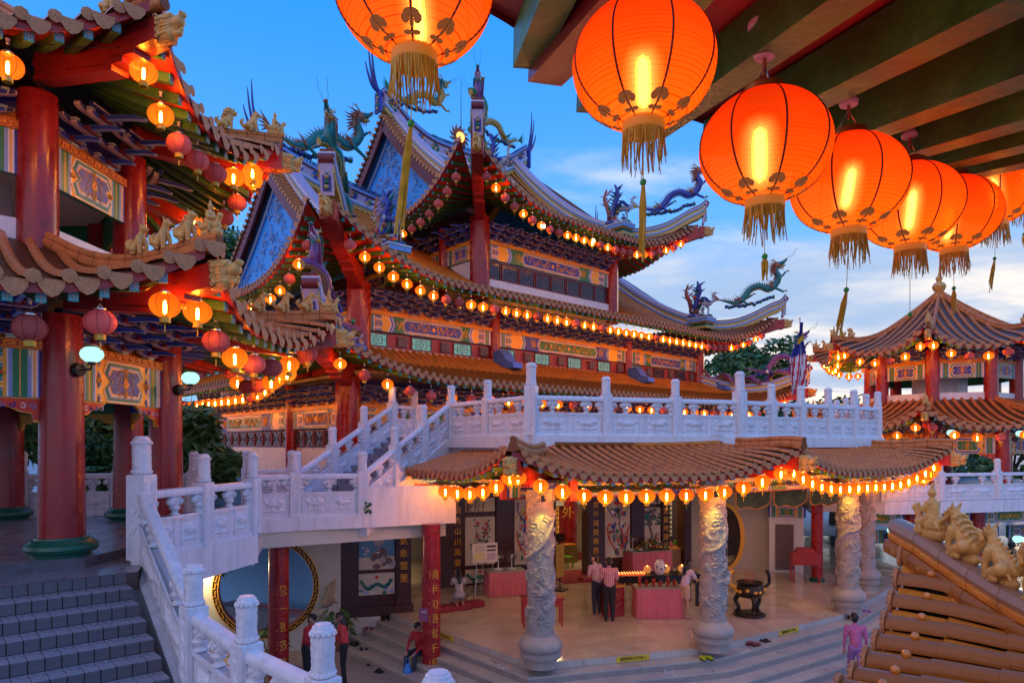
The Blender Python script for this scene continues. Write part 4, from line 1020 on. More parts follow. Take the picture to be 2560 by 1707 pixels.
def inf_low(f, a, b, i):
    n = max(2, round((b-a)/.85)); s = (b-a)/n
    for k in range(n):
        if n > 5 and k in (0,): continue
        window(f, a+k*s+.02, a+(k+1)*s-.02, 1.52, 2.10, .12, False)
def inf_low2(f, a, b, i):
    for k in range(2): window(f, a+.15+k*1.7, a+.75+k*1.7, 1.2, 2.10, .12, False); 
    window(f, a+2.6, a+3.3, 1.2, 2.1, .12, False)
lf = facade((0, 0, 0), 0, [0, 7.1, 15.7, 22.8], -1.0, 2.15, 2.80, 3.52, 3.75, infill=inf_low2, wall_z=(-1, 1.5), tone=1)
ll = facade((0, 17.5, 0), -pi/2, [0, 4.4, 13.2, 17.5], -1.0, 2.15, 2.80, 3.52, 3.75, infill=inf_low, wall_z=(-1, 1.5), tone=0)
mf = facade((.9, .9, 0), 0, [0, 6.2, 14.8, 21.0], 4.2, 5.55, 6.12, 6.85, 7.1, infill=inf_mid, tone=0, wall_z=(4.2, 5.6), wallm=red)
ml = facade((.9, 16.6, 0), -pi/2, [0, 4.0, 11.7, 15.7], 4.2, 5.55, 6.12, 6.85, 7.1, infill=inf_mid, tone=1, wall_z=(4.2, 5.6), wallm=red)
uf = facade((7.1, 1.9, 0), 0, [0, 8.6], 7.6, 9.36, 10.0, 10.72, 11.0, infill=inf_up, tone=0, wall_z=(7.6, 9.4), wallm=white)
ul = facade((7.1, 15.6, 0), -pi/2, [0, 9.0, 11.2, 13.7], 7.6, 9.36, 10.0, 10.72, 11.0, infill=inf_up, tone=0, wall_z=(7.6, 9.4), wallm=white, rin=.28)
ur = MB().box((15.6, 8.75, 9.2), (.3, 13.4, 3.4), white).build('side_wall', TEMPLE)
MB().box((22.0, 8.75, 4.5), (.3, 15.6, 5.0), red).build('side_wall', TEMPLE); MB().box((22.9, 8.75, 1.3), (.3, 17.3, 4.8), white).build('side_wall', TEMPLE)
# ---- roofs
OV = 2.7
lowF = Side(28.2, 3.6, 1.3, 1.15, lambda x: max(0, min(3.6, x, 28.2-x)), c0=.62, a=.5, fd=2.4, flare=.45)
lowL = Side(22.9, 3.6, 1.3, 1.15, lambda x: max(0, min(3.6, x, 22.9-x)), c0=.55, a=.5, fd=2.4, flare=.45)
ZL, ZM, ZU = 3.62, 6.95, 10.80
class SideL(Side):
    lift = 1.2; half = 1.0
    def P(s, x, d, dz=0.0):
        p = Side.P(s, x, d, dz); q = max(0, abs(x-s.L/2)/s.half-.30)/.70; p.z += s.lift*min(q, 1.1)**2*(max(0, d)/s.D)**2; return p
midF = SideL(26.4, 10.55, 5.45, 1.55, lambda x: max(0, min(x, 26.4-x)) if (x < 3.2 or x > 23.2) else (3.78 if 8.9 < x < 17.5 else 10.55), c0=.60, a=.40, fd=2.3, flare=.45); midF.half = 10.0
midL = Side(21.1, 10.55, 5.45, 1.55, lambda x: max(0, min(3.25, x, 21.1-x)), c0=.50, a=.40, fd=2.3, flare=.45)
upF = SideL(14.0, 9.55, 5.4, 1.6, lambda x: max(0, min(x, 14-x)) if (x < 2.7 or x > 11.3) else 9.55, c0=.30, a=.40, fd=2.3, flare=.45); upF.half = 4.3; upF.lift = 1.3
upL = Side(19.1, 9.55, 5.4, 1.6, lambda x: max(0, min(2.75, x, 19.1-x)), c0=.48, a=.40, fd=2.3, flare=.45)
kw = dict(sp=.29, r=.066, ov=2.5, rafters='stuff', rf_sp=.36)
roof_side(lowF, TEMPLE, (-OV, -OV, ZL), 0, 'lower_roof', **kw, nd_=4)
roof_side(lowL, TEMPLE, (-OV, 20.2, ZL), -pi/2, 'lower_roof', **kw, nd_=4)
e1 = .002
for xr in ((0, 3.2-e1), (3.2, 8.9-e1), (8.9, 17.5-e1), (17.5, 23.2-e1), (23.2, 26.4)): roof_side(midF, TEMPLE, (-1.8, -1.8, ZM), 0, 'middle_roof', **kw, xr=xr, ns=max(8, int((xr[1]-xr[0])*3)), nd_=5 if xr[0] != 3.2 else 9)
roof_side(midL, TEMPLE, (-1.8, 19.3, ZM), -pi/2, 'middle_roof', **{**kw, 'rows': 'stuff'}, ns=50)
for xr in ((0, 2.7-e1), (2.7, 11.3-e1), (11.3, 14)): roof_side(upF, TEMPLE, (4.4, -.8, ZU), 0, 'upper_roof', **kw, xr=xr, ns=max(10, int((xr[1]-xr[0])*3)), nd_=5 if xr[0] != 2.7 else 9)
roof_side(upL, TEMPLE, (4.4, 18.3, ZU), -pi/2, 'upper_roof', **{**kw, 'rows': 'stuff'}, ns=50)
roof_side(Side(19.1, 9.55, 5.4, 1.6, upL.dmax, c0=.55, a=.40, fd=2.5), TEMPLE, (18.4, -.8, ZU), pi/2, 'upper_roof', **{**kw, 'rows': 'stuff'}, ns=30)
roof_side(Side(21.1, 10.55, 5.45, 1.55, midL.dmax, c0=.58, a=.40, fd=2.5), TEMPLE, (24.6, -1.8, ZM), pi/2, 'middle_roof', **{**kw, 'rows': 'stuff'}, ns=30)
roof_side(Side(22.9, 3.6, 1.3, 1.15, lowL.dmax, c0=.60, a=.5, fd=2.4), TEMPLE, (25.5, -2.7, ZL), pi/2, 'lower_roof', **{**kw, 'rows': 'stuff'}, ns=30)
# back slopes: plain bed, seen only as the far edge of the gables
for sd, lx, ym, z, rng in ((midF, -1.8, 8.75, ZM, (3.2, 8.9)), (midF, -1.8, 8.75, ZM, (17.5, 23.2)), (upF, 4.4, 8.75, ZU, (2.7, 11.3))):
    mb = MB(); xs = [rng[0]+(rng[1]-rng[0])*k/12 for k in range(13)]; T = []
    for k in range(11):
        d = 2.6+(sd.D-2.6)*k/10; row = []
        for xx in xs: p = sd.P(xx, d); row.append((lx+p.x, 2*ym-(ym-sd.D+p.y), z+p.z))
        T.append(row)
    mb.grid(T[::-1], glazeu); mb.build('back_roof', TEMPLE, 60)
MB().box((11.4, 8.75, 3.0), (19.6, 14.4, 7.0), white).build('inner_core', TEMPLE); MB().box((11.4, 8.75, 8.5), (7.4, 12.4, 4), white).build('inner_core', TEMPLE)
# ---- gables, ridges, horns
def gable(sd, lx, ym, z, xg, sgn, name):
    """gable at side-frame x=xg; sgn -1 faces the left"""
    def pt(x, d, back=False):
        p = sd.P(x, d); yy = ym-sd.D+p.y; return V((lx+p.x, 2*ym-yy if back else yy, z+p.z))
    d0 = min(xg, sd.L-xg)-.15; n = 14; ds = [d0+(sd.D-d0)*k/n for k in range(n+1)]
    A = [pt(xg, d) for d in ds]; B = [pt(xg, d, True) for d in ds][::-1]; out = V((sgn, 0, 0))
    w = MB(); dn = V((0, 0, -.10)); base_z = A[0].z-.3
    poly = [p+dn for p in A+B[1:]]; ctr = V((poly[0].x, ym, base_z))
    rows_top = poly; rows_bot = [V((p.x, p.y, base_z)) for p in poly]; w.grid([rows_bot, rows_top] if sgn > 0 else [rows_top, rows_bot], skyb)
    g = w.build(name, TEMPLE)
    bb = MB()                                   # barge boards stand out and run down both edges
    for path in (A, B[::-1]):
        rows = []
        for k, p in enumerate(path):
            q = path[min(k+1, n)]-path[max(k-1, 0)]; nr = V((0, -q.z, q.y)).normalized(); nr = nr if nr.z > 0 else -nr
            o = p+out*.42; rows.append([o+nr*-.05, o+nr*-.50, o+nr*-.50-out*.10, o+nr*-.05-out*.10, o+nr*-.05])
        bb.grid(rows, maroon)
    bb.build('barge_board', g)
    eb = MB()                                   # carved edging between board and blue field
    for path in (A, B[::-1]):
        pts = []
        for k, p in enumerate(path):
            q = path[min(k+1, n)]-path[max(k-1, 0)]; nr = V((0, -q.z, q.y)).normalized(); nr = nr if nr.z > 0 else -nr
            pts.append(p+out*.06-nr*.62)
        eb.tube(pts, .05, 6, greyw); eb.tube([p-V((0, 0, .12)) for p in pts], .03, 5, lblue)
    eb.build('edging', g, 40)
    ex = MB(); ext_rows = []
    for path in (A, B[::-1]): ex.grid([[p+out*.45+V((0, 0, .0)) for p in path], [p-out*.3 for p in path]], glazeu)
    ex.build('verge_bed', g)
    for path, ob in ((A, True), (B[::-1], False)):   # short tiles lying across the verge
        L_ = sum((path[k+1]-path[k]).length for k in range(n)); m = int(L_/.30); jb = MB(); acc = 0
        cum = [0]
        for k in range(n): cum.append(cum[-1]+(path[k+1]-path[k]).length)
        for i in range(m):
            s = (i+.5)*L_/m; k = max(j for j in range(n) if cum[j] <= s); f = (s-cum[k])/(cum[k+1]-cum[k]); p = path[k].lerp(path[k+1], f)
            tb = MB() if ob else jb; tb.tube([p-out*.30+V((0, 0, .05)), p+out*.50+V((0, 0, .03))], .085, 7, tileB, uvl=ob); tb.lathe([(.10, 0), (.10, .03), (.0, .045)], 8, tilend, p+out*.50+V((0, 0, .03)), out)
            if ob: tb.build('verge_tile', g, 40)
        if not ob: jb.build('verge_tiles', g, 40)['kind'] = 'stuff'
    rl = MB(); relm = mat('gable_scroll_grey', (.22, .36, .60), .5); rnd = random.Random(5)            # pale floral scrolls on the blue field
    top = A[-1].z-.9
    for i in range(56):
        for _ in range(40):
            zz = base_z+rnd.random()**1.3*(top-base_z); k = min(range(n+1), key=lambda j: abs(A[j].z-zz)); hw = ym-A[k].y-1.15
            if hw > .3: break
        yy = ym+rnd.uniform(-hw, hw); r0 = rnd.uniform(.18, .42); q0 = rnd.uniform(0, 6.3); sg = rnd.choice((-1, 1))
        rl.tube([(A[0].x+sgn*.05, yy+r0*(1-j*.06)*cos(q0+sg*j*.5), zz+r0*(1-j*.06)*sin(q0+sg*j*.5)) for j in range(12)], [.026-.0015*j for j in range(12)], 5, relm)
        for j in range(4):
            q = q0+sg*j*1.4; rl.ell((A[0].x+sgn*.05, yy+r0*1.15*cos(q), zz+r0*1.15*sin(q)), (.03, .06, .045), greyw if j % 2 else relm, 6, 4)
    rl.build('floral_relief', g, 50)['kind'] = 'stuff'
    return g, A, B
g1, gA1, gB1 = gable(midF, -1.8, 8.75, ZM, 3.2, -1, 'middle_gable')
g2, gA2, gB2 = gable(upF, 4.4, 8.75, ZU, 2.7, -1, 'upper_gable')
gable(upF, 4.4, 8.75, ZU, 11.3, 1, 'upper_gable')
RL = [(0, .20, .22, yellowp), (.20, .30, .26, lblue), (.30, .36, .27, white), (.36, .78, .20, pinkp), (.78, .84, .25, maroon), (.84, .95, .28, lblue), (.95, 1.02, .24, dblue)]
def main_ridge(sd, lx, ym, z, x0, x1, name='main_ridge', horns=(1, 1), n=20, hgt=1.0):
    P = []
    for k in range(n+1):
        x = x0+(x1-x0)*k/n; p = sd.P(min(max(x, 0), sd.L), sd.D); P.append(V((lx+x, ym, z+p.z-.10)))
    r = band(P, [(a*hgt, b*hgt, c, m) for a, b, c, m in RL], TEMPLE, name)
    for k in range(1, n, 2):                     # coloured cartouches on both faces
        p = P[k]; t = (P[k+1]-P[k-1]); ln = (x1-x0)/n*1.15; pb = MB(); sl = t.z/t.x
        pl = [(a, b+a*sl) for a, b in hexa(0, .57*hgt, ln, .34*hgt, .12)]
        for yy, u in ((-.205, V((1, 0, 0))),):
            pb.prism(pl, (dblue, greenb, bluep)[k % 3], p+V((0, yy, 0)), u, t=.02)
            rnd = random.Random(k)
            for _ in range(9): pb.ell(p+V((rnd.uniform(-.4, .4)*ln, yy-.03, .57*hgt+rnd.uniform(-.12, .12)*hgt)), (.07, .03, .055), rnd.choice((redsof, yellowp, pinkp, greenp, white, ymix)), 6, 4)
        pb.build('flower_panel', r, 40)
    for e, s, w_ in ((0, -1, horns[0]), (n, 1, horns[1])):
        if not w_: continue
        hb = MB(); p = P[e]
        for q, hh in ((0, 2.3), (.25, 1.9), (.5, 1.1)): hb.tube(catmull([p+V((s*(-.2+.0*q), 0, .75)), p+V((s*(.30+q*.4), 0, 1.0)), p+V((s*(.55+q*.5), 0, 1.0+hh*.5)), p+V((s*(.62+q*.7), 0, 1.0+hh))], 5), [.11-.006*i for i in range(15)]+[.01], 6, dblue)
        hb.box(p+V((s*.25, 0, .35)), (.10, .5, 1.0), bluep); hb.box(p+V((s*.31, 0, .35)), (.03, .36, .8), dblue)
        for j in range(5): hb.ell(p+V((s*.34, random.uniform(-.1, .1), .0+.17*j)), (.04, .09, .07), (yellowp, greenp, ymix)[j % 3], 6, 4)
        hb.build('swallowtail_horn', r, 45)
    return r, P
r1, RP1 = main_ridge(midF, -1.8, 8.75, ZM, 2.75, 9.0, horns=(1, 0), n=14)
r2, RP2 = main_ridge(upF, 4.4, 8.75, ZU, 2.3, 11.7, horns=(1, 1), n=22, hgt=1.1)
r3, RP3 = main_ridge(midF, -1.8, 8.75, ZM, 17.4, 23.6, horns=(0, 1), n=14)
BLs = [(-.06, .10, .24, yellowp), (.10, .20, .27, lblue), (.20, .25, .28, white), (.25, .38, .20, yellowp), (.38, .48, .25, lblue), (.48, .53, .26, white), (.53, .60, .22, pinkp)]
def desc_ridge(sd, lx, ym, z, xx, name='descending_ridge', d_end=2.4, back=False):
    P = []
    for k in range(17):
        d = sd.D-.1+(d_end-sd.D+.1)*k/16; p = sd.P(xx, d); yy = ym-sd.D+p.y; P.append(V((lx+p.x, 2*ym-yy if back else yy, z+p.z)))
    o = band(P, [(a*1.25, b*1.25, c*1.1, m) for a, b, c, m in BLs], TEMPLE, name)
    e = P[-1]; d_ = V((0, -1 if not back else 1, 0)); mb = MB(); c = e+d_*.35
    for s, zz, hh, m in ((.92, .05, .14, yellowp), (.80, .18, .16, greenb), (.88, .34, .10, ochre), (1.0, .44, .16, lblue), (1.04, .56, .05, white)): mb.box(c+V((0, 0, zz)), (s*.9, s*1.2, hh), m)
    mb.build('pedestal', o)
    return o, c+V((0, 0, .58))
peds = {}
for nm, sd, lx, z, xx in (('mid_l', midF, -1.8, ZM, 3.55), ('mid_r', midF, -1.8, ZM, 22.85), ('up_l', upF, 4.4, ZU, 3.0), ('up_r', upF, 4.4, ZU, 11.0)):
    peds[nm] = desc_ridge(sd, lx, 8.75, z, xx)
    desc_ridge(sd, lx, 8.75, z, xx, back=True)
HL = [(-.10, .10, .22, yellowp), (.10, .18, .25, lblue), (.18, .21, .26, white), (.21, .36, .19, yellowp), (.36, .44, .23, lblue), (.44, .47, .24, white), (.47, .55, .19, maroon)]
def corner_ridge(sd, cx, cy, sx, sy, z, d1, name='corner_ridge', kind=None, up=.75, scroll=True, layers=None):
    """hip ridge from inner end d1 to the tip at corner (cx,cy); sx,sy point inward"""
    P = []
    for k in range(19):
        d = d1*(1-k/18); p = sd.P(d, d); q = smooth01((k-8)/10)
        P.append(V((cx+sx*p.x, cy+sy*(p.y), z+p.z+up*.42*q*q)))
    out = (P[-1]-P[-3]); out.z = 0; out.normalize()
    P.append(P[-1]+out*.22+V((0, 0, .20*up))); P.append(P[-1]+out*.14+V((0, 0, .26*up)))
    o = band(P, layers or HL, TEMPLE, name)
    if scroll:
        mb = MB(); e = P[-1]; f = V((out.y, -out.x, 0)); b = P[-2]
        mb.beam(b-V((0, 0, .5)), e+V((0, 0, .25)), .36, .10, pinkp); mb.beam(b+out*.06-V((0, 0, .40)), b+out*.10+V((0, 0, .02)), .24, .06, dblue)
        for j in range(4): mb.ell(b+out*.14+V((0, 0, -.30+.13*j)), (.07, .07, .05), (yellowp, greenp, ymix, greyw)[j], 6, 4)
        mb.tube([e+V((0, 0, .27))-f*.21, e+V((0, 0, .27))+f*.21], .14, 10, maroon); mb.tube([e+V((0, 0, .27))-f*.215, e+V((0, 0, .27))+f*.215], .045, 8, white)
        mb.build('scroll_end', o, 40)
    return o, P
CORN = {}
for nm, sd, (cx, cy), (sx, sy), z, d1 in (('mid_l', midF, (-1.8, -1.8), (1, 1), ZM, 3.3), ('mid_r', midF, (24.6, -1.8), (-1, 1), ZM, 3.3), ('up_l', upF, (4.4, -.8), (1, 1), ZU, 2.9), ('up_r', upF, (18.4, -.8), (-1, 1), ZU, 2.9),
        ('low_l', lowF, (-2.7, -2.7), (1, 1), ZL, 3.6), ('low_r', lowF, (25.5, -2.7), (-1, 1), ZL, 3.6), ('mid_b', midL, (-1.8, 19.3), (1, -1), ZM, 3.3), ('low_b', lowL, (-2.7, 20.2), (1, -1), ZL, 3.6)):
    CORN[nm] = corner_ridge(sd, cx, cy, sx, sy, z, d1, scroll=nm[-1] != 'b')
# corner beams with dragon heads
def tbeam(sd, cx, cy, sx, sy, z, ov=2.6, w=.42, h=.50):
    P = [V((cx+sx*sd.P(d, d).x, cy+sy*sd.P(d, d).y, z+sd.P(d, d).z)) for d in (0, ov*.33, ov*.66, ov)]
    out = V((-sx, -sy, 0)).normalized(); tip = P[0]+out*.25; mb = MB(); dz = V((0, 0, -.42))
    pts = [tip]+P
    for i in range(4): mb.beam(pts[i]+dz, pts[i+1]+dz, w, h, red)
    for k in range(4): a = P[0].lerp(P[3], .30+.10*k); mb.beam(a+dz+V((0, 0, -.30-.10*k)), P[3]+dz+V((0, 0, -.30-.10*k)), w*.9, .11, red)
    ins = P[3]-out*.9; mb.beam(P[3]+dz+V((0, 0, -.55)), ins+V((0, 0, -1.1)), w, .7, red)
    o = mb.build('corner_beam', TEMPLE)
    hd = link('dragon_head', HEAD, o); hd.matrix_local = M.Translation(tip+dz+V((0, 0, .05))) @ M.Rotation(atan2(out.y, out.x), 4, 'Z') @ M.Scale(1.25, 4)
for sd, cx, cy, sx, sy, z in ((lowF, -2.7, -2.7, 1, 1, ZL), (lowF, 25.5, -2.7, -1, 1, ZL), (midF, -1.8, -1.8, 1, 1, ZM), (midF, 24.6, -1.8, -1, 1, ZM), (upF, 4.4, -.8, 1, 1, ZU), (upF, 18.4, -.8, -1, 1, ZU), (lowL, -2.7, 20.2, 1, -1, ZL), (midL, -1.8, 19.3, 1, -1, ZM)): tbeam(sd, cx, cy, sx, sy, z)
# ---- sculptures on the ridges (parts of the temple)
def sculpture(me, name, loc, ang, sc=1.0, parent=None, flip=False, tilt=0.0):
    o = link(name, me, parent or TEMPLE); o.matrix_local = M.Translation(loc) @ M.Rotation(ang, 4, 'Z') @ M.Rotation(-tilt, 4, 'Y') @ M.Diagonal((sc, sc*(-1 if flip else 1), sc, 1)); return o
def on_corner(nm, key, sc=1.0, tilt=.12, back=0.0):
    o, P = CORN[nm]; e = P[-4]; out = (P[-1]-P[-6]); ang = atan2(out.y, out.x); u = V((cos(ang), sin(ang), 0))
    sculpture(DRAGON[key], 'dragon', e-u*(2.35*sc+back)+V((0, 0, .30)), ang, sc, o, tilt=tilt)
on_corner('mid_r', 'teal', 1.18, .10); on_corner('up_r', 'blue', 1.12, .08); on_corner('mid_l', 'teal', 1.0, .02); on_corner('up_l', 'violet', .9, .02); on_corner('low_r', 'violet', 1.1, .1); on_corner('low_l', 'violet', .95, .05)
for nm, me in (('mid_l', PHOENIX), ('mid_r', PHOENIX), ('up_l', PHOENIX), ('up_r', PHOENIX)):
    o, c = peds[nm]; sculpture(PHOENIX, 'phoenix', c+V((.0, .45, 0)), -pi/2, 1.5, o); sculpture(CRANE, 'crane_bird', c+V((.15, -.30, 0)), -pi/2 if nm[-1] == 'l' else -.6, 1.35, o)
def ridge_dragon(P, i, r, key, ang, sc): sculpture(DRAGON[key], 'dragon', P[i]+V((0, 0, 1.02)), ang, sc, r)
ridge_dragon(RP2, 1, r2, 'yellow', 0, 1.15); sculpture(DRAGON['yellow'], 'dragon', RP2[21]+V((0, 0, 1.1)), pi, 1.15, r2)
sculpture(DRAGON['teal'], 'dragon', RP1[1]+V((-.2, 0, .95)), 0, 1.55, r1); sculpture(DRAGON['blue'], 'dragon', RP3[12]+V((0, 0, 1.0)), pi, 1.2, r3)
cw = MB()                                        # flame pearl and cloud cresting on the upper ridge
c = RP2[11]+V((0, 0, 1.75)); cw.ell(c, (.27, .27, .27), emis('lit_pearl', (1.0, .55, .15), 1.6), 14, 10)
for k in range(13):
    q = 2*pi*k/13; cw.tube([c+V((.28*cos(q), 0, .28*sin(q))), c+V((.48*cos(q+.15), 0, .48*sin(q+.15))), c+V((.72*cos(q-.05), 0, .72*sin(q-.05)))], [.10, .07, .008], 6, rustm)
cw.tube([c+V((.1, 0, 0)), c+V((.1, 0, 3.2))], [.03, .008], 5, black); cw.build('flame_pearl', r2, 45)
def cresting(P, i0, i1, parent, h=1.0):
    mb = MB()
    for k in range(int((i1-i0)*3)):
        f = i0+k/3; i = int(f); p = P[i].lerp(P[min(i+1, len(P)-1)], f-i)+V((0, 0, h+.12))
        mb.tube([p+V((.16*(1-j*.08)*cos(j*.8+k), 0, .12*sin(j*.8+k))) for j in range(9)], .030, 5, (tealm, dblue)[k % 2])
    mb.build('cloud_cresting', parent, 45)['kind'] = 'stuff'
cresting(RP1, 1, 14, r1); cresting(RP2, 7, 15, r2, 1.1); cresting(RP3, 0, 12, r3)
# mosaic ornaments crowding the near corners, and scaled bodies winding up the hips
def ornament(parent, c, n, sp, seed, h=.9):
    r = random.Random(seed); mb = MB(); pal = [rustm, pinkp, greenp, tealm, cobalt, ymix, white, purplem, redsof, greyw]
    for k in range(n):
        p = c+V((r.uniform(-sp, sp), r.uniform(-sp, sp), r.random()**1.5*h)); m = r.choice(pal); q = r.random()
        if q < .4: mb.ell(p, (r.uniform(.05, .10),)*2+(r.uniform(.05, .12),), m, 7, 5)
        elif q < .75:
            a_ = r.uniform(0, 6.28); mb.tube([p, p+V((.08*cos(a_), .08*sin(a_), .14)), p+V((.22*cos(a_), .22*sin(a_), .20+.15*r.random()))], [.05, .04, .004], 5, m)
        else:
            for j in range(5): b_ = j*1.26; mb.ell(p+V((.05*cos(b_), .05*sin(b_), .02)), (.04, .04, .02), m, 5, 4)
            mb.ell(p+V((0, 0, .03)), (.03, .03, .025), ymix, 5, 4)
    mb.build('mosaic_ornament', parent, 45)['kind'] = 'stuff'
for i_, nm in enumerate(('mid_l', 'up_l', 'mid_r', 'up_r')): ornament(peds[nm][0], peds[nm][1]+V((0, .2, 0)), 46, .45, i_, 1.1)
for i_, nm in enumerate(('mid_l', 'up_l', 'low_l', 'low_r')):
    o, P = CORN[nm]; pts = []
    for k in range(49):
        f = k/48*(len(P)-2); i = int(f); p = P[i].lerp(P[i+1], f-i); t = P[i+1]-P[i]; sd_ = V((t.y, -t.x, 0)).normalized(); pts.append(p+sd_*(.26*sin(k*.55))+V((0, 0, .62+.20*cos(k*.55)+.35*smooth01((k-30)/18))))
    mb = MB(); bm_ = (tealm, greenp, purplem, purplem)[i_]; mb.tube(pts, [.05+.075*min(1, k/16) for k in range(49)], 8, bm_); mb.tube([p-V((0, 0, .035)) for p in pts], [.04+.07*min(1, k/16) for k in range(49)], 6, ymix)
    for k in range(2, 48, 1): mb.tube([pts[k]+V((0, 0, .08)), pts[k]+V((0, 0, .24))+(pts[k-1]-pts[k])*.4], [.028, .003], 4, (rustm, greyw)[k % 2])
    mb.build('coiled_body', o, 45); ornament(o, P[6]+V((0, 0, .4)), 18, .35, 20+i_, .7); ornament(o, P[12]+V((0, 0, .4)), 18, .3, 30+i_, .7)
# blue scroll brackets on the lower roof top edge
for x in (.2, 7.1, 15.7, 22.6):
    mb = MB(); pr = [(0, .5), (-.35, .55), (-.55, .40), (-.75, .12), (-1.15, -.02), (-1.2, -.22), (-.9, -.25), (0, .05)]
    mb.prism(pr, mat('scroll_blue', (.09, .20, .58), .45), (x-.25, .75, 4.78), (0, 1, 0), (0, 0, 1), .5); mb.tube([(x+.26, .55+.10*(1-i*.08)*cos(i*.8), 5.12+.10*(1-i*.08)*sin(i*.8)) for i in range(11)], .02, 5, white)
    mb.build('scroll_bracket', TEMPLE)
# ---- lantern rows on the temple eaves
def bits(s): return [c == '1' for c in s]
def eave_pts(sd, loc, rz, xs, d=.32, dz=-.62):
    Mx = TM @ M.Translation(loc) @ M.Rotation(rz, 4, 'Z'); return [Mx @ sd.P(x, d, dz) for x in xs]
b = bits('1'+'0111111'+'001101110'+'1110110111111011111110000101010')[1:]
n = len(b); lantern_row(eave_pts(midF, (-1.8, -1.8, ZM), 0, [.9+(24.6)*k/(n-1) for k in range(n)]), b, 'under the middle temple eave', 'lanterns under the middle temple eave', .98, 'near corner')
b = bits('0101101110100010100'); n = len(b); lantern_row(eave_pts(midL, (-1.8, 19.3, ZM), -pi/2, [21.1-.9-9.5*k/(n-1)*1.6 for k in range(n)]), b, 'under the middle eave left side', 'lanterns under the middle side eave', .98, 'near corner')
b = bits('0100101001111010001100101'); n = len(b); lantern_row(eave_pts(upF, (4.4, -.8, ZU), 0, [.8+12.4*k/(n-1) for k in range(n)]), b, 'under the top temple eave', 'lanterns under the top temple eave', .98, 'near corner')
b = bits('00000010101101'); n = len(b); lantern_row(eave_pts(upL, (4.4, 18.3, ZU), -pi/2, [18.3-8.6*k/(n-1) for k in range(n)]), b, 'under the top eave left side', 'lanterns under the top side eave', .98, 'near corner')
b = bits('1010010111'+'11011011101111011110111'); n = len(b); lantern_row(eave_pts(lowF, (-2.7, -2.7, ZL), 0, [1.0+26.2*k/(n-1) for k in range(n)]), b, 'under the lowest temple eave', 'lanterns under the lowest temple eave', .98, 'near corner')
b = bits('111011011'+'1'*24); n = len(b); lantern_row(eave_pts(lowL, (-2.7, 20.2, ZL), -pi/2, [22.9-.8-20.5*k/(n-1) for k in range(n)]), b, 'under the lowest eave left side', 'lanterns under the lowest side eave', .98, 'near corner')
# ================================================================== octagonal pavilions
T8 = math.tan(R(67.5))
def floor_tile_mat(name, col, grout, sx, rough=.35, sy=None):
    m = mat(name, col, rough, .14, 1.6); t = m.node_tree; ln = t.links; b = t.nodes['Principled BSDF']
    br = t.nodes.new('ShaderNodeTexBrick'); br.offset = 0.0; br.inputs['Scale'].default_value = 1.0
    br.inputs['Brick Width'].default_value = sx; br.inputs['Row Height'].default_value = sy or sx; br.inputs['Mortar Size'].default_value = .006; br.inputs['Mortar Smooth'].default_value = .2
    br.inputs['Color1'].default_value = (1, 1, 1, 1); br.inputs['Color2'].default_value = (.86, .86, .88, 1); br.inputs['Mortar'].default_value = (*grout, 1)
    tcn = t.nodes.new('ShaderNodeTexCoord'); ln.new(tcn.outputs['Object'], br.inputs['Vector'])
    src = b.inputs['Base Color'].links[0].from_socket; mx = t.nodes.new('ShaderNodeMix'); mx.data_type = 'RGBA'; mx.blend_type = 'MULTIPLY'; mx.inputs[0].default_value = 1
    ln.new(src, mx.inputs[6]); ln.new(br.outputs[0], mx.inputs[7]); ln.new(mx.outputs[2], b.inputs['Base Color']); return m
pavtile = floor_tile_mat('grey_terrace_tile', (.25, .25, .30), (.30, .27, .27), .15, .28)
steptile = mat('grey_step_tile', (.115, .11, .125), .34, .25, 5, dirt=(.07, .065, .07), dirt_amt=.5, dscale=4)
grout = mat('dark_grout', (.085, .062, .055), .8)
def make_lamp():
    a = MB(); a.lathe([(.0, -.07), (.085, -.06), (.10, -.02), (.10, .02), (.085, .06), (0, .07)], 14, black, (0, 0, 0), (1, 0, 0)); a.tube([(.05, 0, 0), (.22, 0, 0), (.26, 0, .03), (.26, 0, .10)], .016, 6, black); a.lathe([(.05, .06), (.055, .10), (.045, .11)], 10, black, (.26, 0, 0))
    g = MB().lathe([(.05, .10), (.085, .115), (.13, .16), (.145, .21), (.13, .26), (.09, .30), (.06, .31)], 16, lampm, (.26, 0, 0), fn=lambda q, z: .006*cos(8*q))
    return a.mesh('bracket', 40), g.mesh('glass_globe', 60)
LAMP = make_lamp()
def wall_lamp(p, ang, label, sc=1.0):
    o = thing('wall_lamp', label, 'lamp', p, ang, 'white glass wall lamps'); o.scale = (sc,)*3; link('bracket', LAMP[0], o); link('glass_globe', LAMP[1], o)
